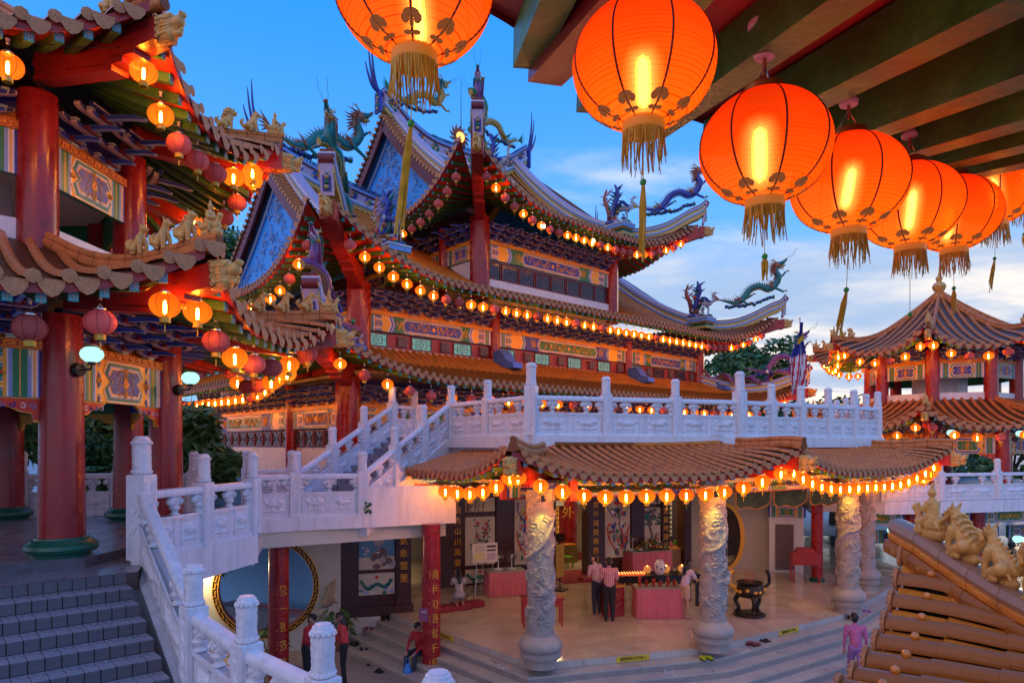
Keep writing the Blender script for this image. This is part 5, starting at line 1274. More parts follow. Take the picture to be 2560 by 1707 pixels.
def pavilion(label, C, zf, a0, sc, obj_sides, lits_low, lits_up, lw, lg, tm):
    pv = thing('octagonal_pavilion', label, 'pavilion', (C[0], C[1], zf), 0); pv.scale = (sc,)*3
    Rc, Ru, Rl, Rt = 3.44, 2.87, 6.2, 5.2
    def ang(k): return a0+k*pi/4
    def cpt(k, r, z=0): return V((r*cos(ang(k)), r*sin(ang(k)), z))
    Wx = M.Translation((C[0], C[1], zf)) @ M.Scale(sc, 4)
    LL, LU = Rl*.76537, Rt*.76537
    sl = Side(LL, 3.08, 1.20, .66, lambda x: max(0, min(3.08, T8*min(x, LL-x))), c0=.15, a=.5, fd=1.6, flare=.22)
    su = Side(LU, 4.72, 2.9, .74, lambda x: max(0, min(4.72, T8*min(x, LU-x))), c0=.12, a=.5, fd=1.6, flare=.22)
    colm = cyl_mesh(.30, 3.4, redcol, taper=.86); colu = cyl_mesh(.27, 2.4, redcol, taper=.95)
    basem = MB().lathe([(.36, 0), (.37, .05), (.43, .07), (.46, .12), (.45, .17), (.40, .20), (.38, .23), (.34, .24), (.33, .27)], 28, greenb).mesh('column_base', 40)
    sw = Rc*.76537; su_w = Ru*.76537
    first = {}
    for k in range(8):
        rz = ang(k)+pi/2+pi/8; ob = 'obj' if k in obj_sides else 'stuff'
        for tier, sd, r, z, ov, sp in (('low', sl, Rl, 3.33, 2.35, .33), ('up', su, Rt, 6.55, 2.05, .33)):
            o = cpt(k, r, z); key = (tier, ob)
            if key not in first:
                first[key] = roof_side(sd, pv, o, rz, {'low': 'lower_roof_side', 'up': 'upper_roof_side'}[tier], sp=sp, r=.066, tm=tm, rows=ob, ov=ov, rf_sp=.30, rf=(.10, .12), rafters=ob, fh=.14, ns=24, nd_=5)
                index_kids(first[key]); c = first[key]
            else:
                c = copy_tree(first[key], pv); c.location = o; c.rotation_euler = (0, 0, rz)
            hp = hip_path(sd, T8, -.05, 3.05 if tier == 'low' else 4.7, 12, .06); rg = ridge_tube(hp, .062, tm, c)
            corner_beam(sd, T8, ov, c, w=.26, h=.30, ext=.02, hs=1.0)
            if k in obj_sides:
                kinds = ['rider', 'goat', 'horse', 'hound', 'lion'] if tier == 'low' else ['rider', 'horse', 'lion']
                for i, kd in enumerate(kinds[:4]):
                    d = .06+.36*i; p = sd.P(d/T8, d, .20); dr = sd.P(0, 0)-sd.P(.4/T8, .4); b = link(BNAME[kd], BEAST[kd], rg); b.matrix_local = M.Translation(p) @ M.Rotation(atan2(dr.y, dr.x), 4, 'Z') @ M.Scale(.82, 4)
        # columns, beams and brackets
        c = link('column', colm, pv, cpt(k, Rc)); link('column_base', basem, c); link('upper_column', colu, pv, cpt(k, Ru, 4.25))
        for r, w, z0, z1, zb, nb in ((Rc, sw, 2.22, 2.88, 3.45, 3), (Ru, su_w, 5.42, 6.05, 6.62, 2)):
            o = cpt(k, r); x0 = .22; w_ = w-.44; fm = M.Translation(o) @ M.Rotation(rz, 4, 'Z')
            pb = link('painted_beam', panel_mesh(w_, z1-z0, 'pav', 1 if r == Rc and k % 2 else 0), pv, mtx=fm @ M.Translation((x0, -.06, z0)))
            link('molding', fret_mesh(w_+.1, .13, .26, k in obj_sides), pv, mtx=fm @ M.Translation((x0-.05, -.10, z1)))
            bk = MB().box((w/2, .16, z1+.22), (w-.3, .12, .26), goldw).box((w/2, .17, z1+.50), (w-.3, .12, .32), dblue); bk.build('bracket_board', pv).matrix_local = fm
            for i in range(nb):
                b = link('bracket_cluster', BRACKET, pv, mtx=fm @ M.Translation((x0+w_*(i+.5)/nb, .06, z1+.12)) @ M.Diagonal((w_/nb/.80, 1.25, .80, 1)))
            if r == Rc:
                for s_ in (0, 1): link('spandrel_bracket', SPAN, pv, mtx=fm @ M.Translation((x0+.02 if s_ == 0 else x0+w_-.02, 0, z0)) @ M.Diagonal((1 if s_ == 0 else -1, 1, 1, 1)))
        q = MB().box((su_w/2, 0, 4.55), (su_w-.3, .10, .50), white).build('parapet', pv); q.matrix_local = M.Translation(cpt(k, Ru)) @ M.Rotation(rz, 4, 'Z')
    oct_ = lambda r, z: [(r*cos(ang(k)), r*sin(ang(k)), z) for k in range(8)]
    for nm, r, z0, z1, m in (('ceiling', 3.2, 3.28, 3.42, cream), ('upper_floor', 2.9, 4.2, 4.34, white), ('upper_ceiling', 2.75, 5.95, 6.1, cream), ('core', 1.1, 4.3, 6.0, white)):
        MB().add(oct_(r, z0)+oct_(r, z1), [tuple(range(7, -1, -1)), tuple(range(8, 16))]+[(i, (i+1) % 8, 8+(i+1) % 8, 8+i) for i in range(8)], m).build(nm, pv)
    MB().lathe([(.30, 9.25), (.34, 9.40), (.22, 9.50), (.16, 9.62), (.26, 9.74), (.30, 9.88), (.22, 10.02), (.10, 10.10), (.14, 10.20), (.15, 10.28), (.07, 10.38), (.02, 10.6)], 16, sculpt).build('finial', pv, 40)
    for tier, sd, r, z, lits in (('lower', sl, Rl, 3.33, lits_low), ('upper', su, Rt, 6.55, lits_up)):
        pts, bs = [], []
        for k, pat in lits:
            n = len(pat); rz = ang(k)+pi/2+pi/8; fm = Wx @ M.Translation(cpt(k, r, z)) @ M.Rotation(rz, 4, 'Z')
            for i, ch in enumerate(pat):
                if ch == '-': continue
                x = sd.L*(i+.5)/n; pts.append(fm @ sd.P(x, .34, -.55)); bs.append(ch == '1')
        lantern_row(pts, bs, f'under the {tier} eave of the {lw}', f'lanterns under the {tier} eave of the {lg}', sc*1.0, 'start')
    return pv
a0 = R(-25.5)
LC = (-9.5, 11.18)
pavL = pavilion('red columned octagonal pavilion with two tiled tiers at the left beside the stairs', LC, 0.0, a0, 1.0, (7, 0, 1, 2), [(7, '----001'), (0, '1010010'), (1, '0110010')], [(7, '---11--'), (0, '1100011'), (1, '1000101')], 'left pavilion', 'left pavilion', tileB)
pavR = pavilion('distant octagonal pavilion with pointed tiled roof at the right', (20.9, 33.4), -1.15, R(-82), 1.06, (4, 5, 6, 7, 0), [(5, '101101'), (6, '110111'), (7, '011011')], [(4, '11111'), (5, '111111'), (6, '111011'), (7, '110101')], 'right pavilion', 'right pavilion', tileB)
for k, zz, nm in ((0, 2.62, 'near'), (1, 2.55, 'farther')):
    p = V((LC[0]+3.44*cos(a0+k*pi/4), LC[1]+3.44*sin(a0+k*pi/4), zz)); an = R(-18)
    wall_lamp(p+V((cos(an), sin(an), 0))*.30, an, f'white glass lamp on the {nm} red column of the left pavilion', 1.0)
# ================================================================== terrace, stairs and walkways
def slab(name, poly, z0, z1, m, side=None, kind=None, label=None, cat=None, ztop=None):
    n = len(poly); mb = MB(); P = [(x, y, z0) for x, y in poly]+[(x, y, z1) for x, y in poly]
    mb.add(P, [tuple(range(n, 2*n))], m); mb.add(P, [tuple(range(n-1, -1, -1))]+[(i, (i+1) % n, n+(i+1) % n, n+i) for i in range(n)], side or m)
    o = mb.build(name); return tag(o, label, cat, None, kind)
c8 = lambda r, k: (LC[0]+r*cos(a0+k*pi/4), LC[1]+r*sin(a0+k*pi/4))
slab('pavilion_floor', [c8(3.95, k) for k in range(8)], -.5, 0.0, pavtile, steptile, 'structure')
STN = V((.743, .669, 0)); STD = V((.669, -.743, 0)); S0 = V((-5.15, 9.12, 0))
sl_ = S0-STN*6
slab('terrace_floor', [(sl_.x, sl_.y), (S0.x+.10, S0.y+.09), (-5.35, 9.95), (-4.9, 12.8), (-5.8, 15.3), (-3.62, 16.45), (-1.55, 17.45), (-2.2, 18.5), (-4.9, 18.95), (-7.3, 18.75), (-9.4, 16.6), (-13.2, 15.2), (-15, 12), (-14, 6)], -.38, -.14, pavtile, grout, 'structure')
P0, P1, P2, P2b, P3, P4 = (-5.38, 9.92), (-5.13, 11.35), (-4.86, 12.75), (-5.8, 15.2), (-5.02, 15.75), (-3.58, 16.35)
z0_ = -.10
balustrade('balustrade', 'white carved balustrade along the terrace edge left of the bridge', [(*P0, z0_), (*P1, z0_), (*P2, z0_)], big=(0,))
balustrade('balustrade', 'white carved balustrade on the terrace above the round moon gate', [(*P2b, z0_), (*P3, z0_), (*P4, z0_)])
balustrade('balustrade', 'white balustrade behind the red columns of the left pavilion', [(-13.0, 14.2, z0_), (-11.2, 15.6, z0_), (-9.4, 16.3, z0_), (-7.6, 16.3, z0_)], detail=0)
balustrade('balustrade', 'pale balustrade on the temple side of the terrace with short stub posts', [(-7.3, 18.8, z0_), (-6.1, 18.9, z0_), (-4.9, 19.0, z0_)], detail=0)
# fascia of the terrace edge
def wallrun(name, pts, z0, z1, th, m, label, cat, top=None):
    mb = MB()
    for i in range(len(pts)-1):
        a, b = V((*pts[i], 0)), V((*pts[i+1], 0)); d = (b-a).normalized(); n = V((d.y, -d.x, 0))
        q = [a+n*th/2, b+n*th/2, b-n*th/2, a-n*th/2]
        P = [V((p.x, p.y, z)) for z in (z0, z1) for p in q]; mb.add(P, [(0, 1, 2, 3), (7, 6, 5, 4), (0, 4, 5, 1), (1, 5, 6, 2), (2, 6, 7, 3), (3, 7, 4, 0)], m)
    return tag(mb.build(name), label, cat)
wallrun('terrace_parapet', [P0, P1, P2], -.62, -.10, .26, white, 'plain white edge beam below the near terrace balustrade', 'edge beam')
wallrun('bridge_parapet', [P2b, P3, P4], -.40, -.10, .24, white, 'plain white edge beam above the moon gate', 'edge beam')
wallrun('bridge_parapet', [P4, (-1.47, 17.38)], -.40, .56, .24, white, 'plain white parapet wall at the foot of the ascending stair', 'parapet')
slab('bridge_underside', [(-4.9, 12.9), (-5.6, 15.3), (-3.4, 16.6), (-1.7, 17.5), (-2.4, 18.4), (-7, 18.6)], -.75, -.39, cream, cream, 'structure')
# ---- the tiled stair at lower left
STAIR = thing('tiled_stair', 'grey tiled steps descending from the left pavilion to the landing', 'stairs', S0-V((0, 0, 1.5)))
WST = 3.4; NST = 9; RIS = .15; TRD = .33; org = S0-V((0, 0, 1.5)); rot = M((( STN.x, STD.x, 0), (STN.y, STD.y, 0), (0, 0, 1))).to_4x4()
def sp_(u, v, z): return S0+STN*u+STD*v+V((0, 0, z))-org
core = MB()
for k in range(NST):
    z = -.14-RIS*k; a = [sp_(u, v, zz) for zz in (-3.0, z-.012) for u, v in ((-WST-2.5, -.6 if k == 0 else TRD*(k-1)), (0, -.6 if k == 0 else TRD*(k-1)), (0, TRD*k-.008), (-WST-2.5, TRD*k-.008))]
    core.add(a, [(3, 2, 1, 0), (4, 5, 6, 7), (0, 1, 5, 4), (1, 2, 6, 5), (2, 3, 7, 6), (3, 0, 4, 7)], grout)
core.build('stair_core', STAIR)
tw = .155; treadt = mat('lit_tread_tile', (.29, .285, .33), .30, .2, 5, dirt=(.20, .19, .21), dirt_amt=.5, dscale=4); tt = MB().box((0, 0, 0), (tw-.006, TRD-.006, .014), treadt, bev=.003).mesh('tread_tile'); rt = MB().box((0, 0, 0), (tw-.012, .014, RIS-.018), steptile, bev=.003).mesh('riser_tile')  # paler treads, darker risers: the fall of light painted into both colours
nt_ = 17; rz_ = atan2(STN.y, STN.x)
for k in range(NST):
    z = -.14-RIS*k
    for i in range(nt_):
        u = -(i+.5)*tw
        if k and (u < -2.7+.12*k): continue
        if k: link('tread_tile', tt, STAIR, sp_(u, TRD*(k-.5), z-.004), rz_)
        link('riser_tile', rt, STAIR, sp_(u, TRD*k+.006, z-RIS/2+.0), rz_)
land = S0+STD*TRD*(NST-1)
# landing and its balustrade running towards the camera side
Q1, Q2, Q3, Q4, Q5 = V((-3.65, 7.83, -1.32)), V((-2.72, 7.0, -1.50)), V((-1.69, 6.1, -1.55)), V((-.53, 4.9, -1.58)), V((.6, 3.8, -1.6))
balustrade('stair_balustrade', 'steep white stair balustrade with a smooth blue-lit handrail', [(P0[0], P0[1], -.10), Q1], skip_posts=(0, 1), rail_h=.98, slab_h=.6)
balustrade('landing_balustrade', 'white carved balustrade in the foreground with four drum topped posts', [Q1, Q2, Q3, Q4, Q5], detail=1)
slab('landing_floor', [(-3.65, 7.75), (-2.72, 6.92), (-1.69, 6.02), (-.53, 4.82), (.6, 3.72), (-.6, 2.4), (-6, 5.2)], -1.95, -1.52, pavtile, white, 'structure')
st = MB(); 
def st4(a, b, th, z0a, z0b, z1a, z1b, m, o_=0.0):
    d = (V((b[0], b[1], 0))-V((a[0], a[1], 0))).normalized(); n = V((d.y, -d.x, 0)); A = V((a[0], a[1], 0))+n*o_; B = V((b[0], b[1], 0))+n*o_
    P = []
    for s_ in (th/2, -th/2): P += [A+n*s_+V((0, 0, z0a)), B+n*s_+V((0, 0, z0b)), B+n*s_+V((0, 0, z1b)), A+n*s_+V((0, 0, z1a))]
    st.add(P, [(0, 1, 2, 3), (7, 6, 5, 4), (0, 4, 5, 1), (1, 5, 6, 2), (2, 6, 7, 3), (3, 7, 4, 0)], m)
st4(P0, Q1, .30, -.95, -1.95, -.06, -1.29, white); st4(Q1, Q2, .28, -1.95, -1.95, -1.32, -1.50, white); st4(Q2, Q4, .28, -1.95, -1.95, -1.50, -1.58, white)
tag(st.build('stair_stringer'), 'smooth white stringer wall under the stair balustrade', 'stringer')
# ---- upper walkway: deck above the hall with its balustrade and the stair rising to it
D0, D1, D2, D3 = V((-1.78, 20.0, 1.80)), V((.47, 16.8, 1.80)), V((6.27, 18.8, 1.80)), V((12.0, 22.4, 1.80)); D4 = V((12.6, 26.5, 1.8))
def sub(a, b, n): return [a.lerp(b, k/n) for k in range(n+1)]
bp = sub(D0, D1, 2)+sub(D1, D2, 3)[1:]+sub(D2, D3, 5)[1:]+sub(D3, D4, 4)[1:]
balustrade('walkway_balustrade', 'long white carved balustrade of the upper walkway above the tiled canopy', bp, big=(2, 5))
inn = [(-3.5, 22.5), (2.3, 27.5), (10, 34)]
slab('walkway_deck', [(D0.x, D0.y), (D1.x, D1.y), (D2.x, D2.y), (D3.x, D3.y), (D4.x, D4.y), (10, 33), (2.3, 26.5), (-4.2, 21.3)], 1.30, 1.79, pavtile, white, 'structure')
def offs(P, o):
    out = []
    for i, p in enumerate(P):
        a = (P[i]-P[i-1]) if i else P[1]-P[0]; b = (P[i+1]-P[i]) if i+1 < len(P) else a
        a = V((a.x, a.y, 0)).normalized(); b = V((b.x, b.y, 0)).normalized(); na, nb = V((a.y, -a.x, 0)), V((b.y, -b.x, 0)); m = (na+nb).normalized(); out.append(p+m*(o/max(.4, m.dot(na))))
    return out
DE = offs([D0, D1, D2, D3, D4], .06)
wallrun('walkway_fascia', [(p.x, p.y) for p in DE], 1.50, 1.80, .30, white, 'plain white edge beam under the upper walkway balustrade', 'edge beam')
# the ascending stair with two balustrades
E4, U0 = V((*P4, z0_)), V((-1.86, 20.02, 1.80))
zs = [E4.lerp(U0, t) for t in (0, .33, .66, 1)]
balustrade('ascending_balustrade', 'near white balustrade climbing from the terrace to the upper walkway', zs, skip_posts=(0, 3))
off = V((-1.75, .55, 0)); balustrade('ascending_balustrade', 'far white balustrade climbing beside the red corner column', [p+off for p in zs]+[zs[-1]+off+V((.5, 1.2, .0))], detail=0)
mb = MB(); n_ = 12
for k in range(n_):
    a = E4.lerp(U0, k/n_); b = E4.lerp(U0, (k+1)/n_); o2 = off*.97
    P = [V((p.x, p.y, z)) for z in (a.z-.30, b.z) for p in (a, b, b+o2, a+o2)]; mb.add(P, [(3, 2, 1, 0), (4, 5, 6, 7), (0, 1, 5, 4), (1, 2, 6, 5), (2, 3, 7, 6), (3, 0, 4, 7)], pavtile)
dn = V(((U0-E4).y, -(U0-E4).x, 0)).normalized()*.14
P = [E4+dn+V((0, 0, -.5)), U0+dn+V((0, 0, -.9)), U0+dn+V((0, 0, .05)), E4+dn+V((0, 0, .05))]; P += [p-dn*2 for p in P]
mb.add(P, [(0, 1, 2, 3), (7, 6, 5, 4), (0, 4, 5, 1), (1, 5, 6, 2), (2, 6, 7, 3), (3, 7, 4, 0)], white)
tag(mb.build('ascending_stair'), 'white sided stair rising from the terrace to the upper walkway', 'stairs')
# ---- right terrace below the far pavilion
balustrade('far_balustrade', 'white balustrade of the far terrace under the right pavilion', [(11.6, 25.8, -.45), (13.4, 24.6, -.45), (15.6, 24.9, -.45), (18.2, 25.6, -.45), (21, 26.4, -.45), (24, 27.2, -.45)], detail=0)
slab('far_terrace', [(11.4, 25.9), (13.4, 24.5), (15.6, 24.8), (24.2, 27.1), (32, 30), (30, 44), (14, 44), (11, 36)], -.92, -.46, pavtile, white, 'structure')
# ================================================================== canopy over the hall front
ZH = -3.30; ZG = -4.13
CAN = thing('tiled_canopy', 'brown tiled canopy roof with red fascia over the hall steps', 'canopy', (0, 0, 0))
K = [V((-3.05, 18.35, 0)), V((-.05, 13.75, 0)), V((6.7, 16.1, 0)), V((12.8, 20.2, 0)), V((14.6, 24.2, 0))]
ZC = .90; CD = 2.6
angs = [atan2((K[i+1]-K[i]).y, (K[i+1]-K[i]).x) for i in range(4)]
def tn(i):
    if i == 0 or i == 4: return 99.0
    return math.tan((pi-(angs[i]-angs[i-1]))/2)
CS = []
for i in range(4):
    Ln = (K[i+1]-K[i]).length; ta, tb = tn(i), tn(i+1)
    class CSide(Side):
        def cor(s, x):
            l = 0 if s.ea else max(0, 1-x/2.6)**2; r = 0 if s.eb else max(0, 1-(s.L-x)/2.6)**2; return l+r
    sd = CSide(Ln, CD, .62, .58, (lambda Ln, ta, tb: lambda x: max(0, min(CD, ta*max(x, .0), tb*max(Ln-x, .0))))(Ln, ta, tb), a=.75, fd=1.8, flare=.12); sd.ea = i == 0; sd.eb = i == 3
    CS.append(sd)
    o = roof_side(sd, CAN, K[i]+V((0, 0, ZC)), angs[i], 'canopy_slope', sp=.245, r=.058, tm=tileB, rows='obj', ov=2.2, rf_sp=.34, rf=(.09, .10), rafters='obj', fh=.14, ns=36, nd_=5)
    top = MB(); xs = [max(.0, CD/ta)+(Ln-CD/ta-CD/tb)*k/10 for k in range(11)]
    top.tube([sd.P(x, CD-.04, .06) for x in xs], .10, 8, tileA, uvl=True); top.tube([sd.P(x, CD-.02, .18) for x in xs], .07, 8, tileA, uvl=True); top.build('top_ridge', o, 40)
    if i:
        ridge_tube(hip_path(sd, ta, -.10, 1.9, 8, .08), .075, tileB, o); corner_beam(sd, ta, 2.0, o, w=.26, h=.30, ext=.05, hs=1.05)
    n = {0: 9, 1: 14, 2: 17, 3: 8}[i]
    pts = [M.Translation(K[i]+V((0, 0, ZC))) @ M.Rotation(angs[i], 4, 'Z') @ sd.P(Ln*(k+.5)/n, .30, -.52) for k in range(n)]
    lantern_row(pts, [True]*n, 'under the '+('canopy edge by the stair', 'canopy front', 'canopy right face', 'canopy far end')[i], 'lanterns under the canopy', .98, 'left end')
    bx = MB().box((Ln/2, 2.05, -.32), (Ln-1.0, .22, .55), red); bx.build('lintel', o)
    link('painted_beam', panel_mesh(Ln-1.2, .42, 'long', i), o, (.6, 1.86, -.55))
MB().add([(-3, 19.5, .52), (.9, 15.0, .52), (6.2, 17.4, .52), (11.8, 21.2, .52), (13, 27, .52), (-2, 24, .52)], [(5, 4, 3, 2, 1, 0)], cream).build('canopy_ceiling', CAN)
# ---- dragon columns
def dragon_column_mesh():
    n, h = 110, 200; Rr, Hh = .30, 3.2
    th = np.linspace(0, 2*pi, n, endpoint=False); zz = np.linspace(0, Hh, h); TH, ZZ = np.meshgrid(th, zz); rnd = np.random.RandomState(11)
    H = np.zeros_like(TH)
    def capf(pts, rad, hgt, scale=False):
        nonlocal H
        for i in range(len(pts)-1):
            a, b = np.array(pts[i]), np.array(pts[i+1]); r = rad[i] if hasattr(rad, '__len__') else rad
            for s in (-2*pi, 0, 2*pi):
                U = (TH+s-a[0])*Rr; W = ZZ-a[1]; d = np.array([(b[0]-a[0])*Rr, b[1]-a[1]]); dd = max(d @ d, 1e-9); t = np.clip((U*d[0]+W*d[1])/dd, 0, 1)
                dist = np.hypot(U-t*d[0], W-t*d[1])/r; v = np.where(dist < 1, np.sqrt(np.maximum(0, 1-dist**2))*hgt, 0)
                if scale: v = v*(1+.16*np.abs(np.sin((ZZ*38+TH*7)))*np.abs(np.sin(ZZ*38-TH*7)))
                H = np.maximum(H, v)
    # body winding once and a half round the shaft, head down at the front
    T = np.linspace(0, 1, 60); body = [(-1.2+t*8.4+.25*np.sin(t*19), .45+t*2.3+.16*np.sin(t*16+1)) for t in T]
    capf(body, [.066*min(1, .35+(1-t)*1.2) for t in T], .055, True)
    for j in range(0, 59, 2):
        a = body[j]; capf([a, (a[0]+.10, a[1]+.13)], .020, .045)
    hx, hz = -1.35, .95                       # head region: jaws, brows, mane
    for dx, dz, r, g in ((0, .0, .13, .11), (.25, .10, .10, .12), (-.22, .02, .07, .10), (-.35, -.05, .05, .09), (.1, .18, .06, .11)): capf([(hx+dx, hz+dz), (hx+dx+.05, hz+dz)], r, g)
    for k in range(12): q = k*.42; capf([(hx+.3+.3*np.cos(q), hz+.2*np.sin(q)), (hx+.3+.95*np.cos(q), hz+.42*np.sin(q)+.1)], .026, .05)
    for cx in (-1.6, 1.5, 3.0, .3):
        for cz in (.55, 1.35, 2.1):
            for q in range(3): capf([(cx, cz), (cx+.25*(q-1), cz-.16)], .026, .055)
    for _ in range(120):                       # cloud curls
        cx, cz, r = rnd.uniform(0, 2*pi), rnd.uniform(.1, Hh-.1), rnd.uniform(.04, .10); m = 9; s = rnd.choice([-1, 1]); q0 = rnd.uniform(0, 6)
        capf([(cx+r*(1-k/m*.8)*np.cos(q0+s*k*.75)/Rr, cz+r*(1-k/m*.8)*np.sin(q0+s*k*.75)) for k in range(m)], .018, .034)
    RR = .29+H+.004*np.sin(TH*9+ZZ*31)*np.cos(ZZ*47)
    X, Y = RR*np.cos(TH), RR*np.sin(TH)
    me = bpy.data.meshes.new('shaft'); v = np.stack([X, Y, ZZ], -1).reshape(-1, 3)
    f = [(i*n+j, i*n+(j+1) % n, (i+1)*n+(j+1) % n, (i+1)*n+j) for i in range(h-1) for j in range(n)]
    me.from_pydata(v.tolist(), [], f); me.materials.append(cstone); me.polygons.foreach_set('use_smooth', [True]*len(f)); me.update(); return me
DCS = dragon_column_mesh()
DCB = MB().lathe([(.37, 0), (.37, .20), (.46, .22), (.47, .27), (.42, .30), (.41, .34), (.46, .37), (.49, .44), (.48, .52), (.43, .60), (.37, .66), (.33, .70), (.33, .78)], 36, cstone).mesh('column_base', 40)
flood = emis('yellow_flood_lens', (1.0, .85, .25), 8)
DC = [((.63, 15.1), 'nearest stone dragon column at the canopy corner, lit yellow at its top', 0, 1), ((4.8, 16.3), 'second stone dragon column, standing beside the woman in shorts', .9, 1), ((9.84, 20.0), 'third stone dragon column near the red cabinet', 1.4, 1), ((12.0, 23.2), 'farthest stone dragon column, half hidden behind the third', 2.2, 0)]
for (xy, lb, rz, lt) in DC:
    o = thing('dragon_column', lb, 'column', (*xy, ZH), 0, 'carved dragon columns'); link('shaft', DCS, o, (0, 0, .72), rz); link('column_base', DCB, o)
    MB().lathe([(.30, 3.9), (.36, 3.95), (.36, 4.05), (.30, 4.1)], 24, dblue).build('capital', o)
    if lt:
        ud = V((0-xy[0], 0-xy[1], 0)).normalized(); sdv = V((-ud.y, ud.x, 0)); p = V((*xy, .42))+ud*.66+sdv*.05
        fl = thing('flood_lamp', 'small yellow flood lamp aimed at the '+lb.split(' ')[0]+' dragon column', 'lamp', p, atan2(ud.y, ud.x), 'column flood lamps')
        MB().lathe([(.03, .10), (.05, .06), (.08, 0), (.085, -.02)], 12, black, (0, 0, 0), (.35, 0, 1)).build('housing', fl, 40); MB().lathe([(.07, -.012), (.0, -.02)], 12, flood).build('lens', fl)
        MB().tube([(0, 0, .08), (.05, 0, .25)], .012, 5, black).build('bracket', fl)
        ld = bpy.data.lights.new('flood', 'SPOT'); ld.energy = 42; ld.color = (1.0, .74, .07); ld.spot_size = R(75); ld.spot_blend = .7; ld.shadow_soft_size = .06
        lo = bpy.data.objects.new('flood_light', ld); COL.objects.link(lo); lo.parent = fl; lo.location = (0, 0, -.06); lo.rotation_euler = V((.40, 0, 1)).to_track_quat('Z', 'Y').to_euler()
# ================================================================== hall floor, steps, courtyard
hallfloor = floor_tile_mat('polished_beige_floor', (.62, .50, .37), (.88, .86, .84), .6, .14)
stepst = floor_tile_mat('beige_step_stone', (.50, .45, .40), (.7, .68, .66), .42, .35)
court = floor_tile_mat('grey_court_paving', (.34, .30, .28), (.62, .60, .58), .42, .55, .21)
HE = [V(p) for p in ((-4.6, 21.0, 0), (-1.89, 17.9, 0), (.47, 15.2, 0), (4.73, 16.45, 0), (9.57, 19.7, 0), (13.2, 23.6, 0), (15.5, 27, 0))]
slab('hall_floor', [(p.x, p.y) for p in HE]+[(15.5, 40), (-6, 40)], ZH-.16, ZH, hallfloor, stepst, 'structure')
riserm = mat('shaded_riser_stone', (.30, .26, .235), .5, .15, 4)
STEPS = thing('hall_steps', 'wide pale stone steps leading up to the open hall', 'steps', (0, 0, ZG))
for k in range(1, 5):
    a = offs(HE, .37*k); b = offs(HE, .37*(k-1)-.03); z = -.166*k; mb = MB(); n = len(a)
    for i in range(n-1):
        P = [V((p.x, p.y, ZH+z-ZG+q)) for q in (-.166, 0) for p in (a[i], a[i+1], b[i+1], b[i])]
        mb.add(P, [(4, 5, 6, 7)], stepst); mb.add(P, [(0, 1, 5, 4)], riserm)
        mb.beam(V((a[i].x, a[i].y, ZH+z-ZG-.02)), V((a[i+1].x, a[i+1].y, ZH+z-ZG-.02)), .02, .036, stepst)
    mb.build('step', STEPS)
g = MB(); g.add([(-400, -200, ZG), (400, -200, ZG), (400, 900, ZG), (-400, 900, ZG)], [(0, 1, 2, 3)], court); tag(g.build('courtyard_ground'), kind='structure')
# warning strips on the step edge
def strip(px, Y, ang, txt, label):
    e = V(((px-1280)/F*Y, Y, ZH-.09)); o = thing('warning_strip', label, 'sign', e, ang, 'yellow warning strips on the steps')
    MB().box((0, 0, 0), (.80, .012, .12), mat('yellow_sign', (.75, .50, .02), .5)).build('plate', o); link('lettering', text_mesh(txt, .075, black), o, (0, -.012, -.0))
a1 = atan2(HE[3].y-HE[2].y, HE[3].x-HE[2].x); m1 = HE[2].lerp(HE[3], .55); m2 = HE[3].lerp(HE[4], .55); m0 = HE[1].lerp(HE[2], .05)
for mm_, aa, lb in ((m1, a1, 'yellow warning strip with black writing on the front step between the columns'), (m2, atan2(HE[4].y-HE[3].y, HE[4].x-HE[3].x), 'yellow warning strip on the step near the third dragon column'), (m0, atan2(HE[2].y-HE[1].y, HE[2].x-HE[1].x), 'yellow warning strip on the step beside the red text column')):
    nn = V((sin(aa), -cos(aa), 0)); q = mm_+nn*.012; o = thing('warning_strip', lb, 'sign', (q.x, q.y, ZH-.085), aa, 'yellow warning strips on the steps')
    MB().box((0, 0, 0), (.84, .012, .13), mat('yellow_sign', (.75, .50, .02), .5)).build('plate', o); link('lettering', text_mesh('请脱鞋后方可进入', .085, black), o, (0, -.010, 0))
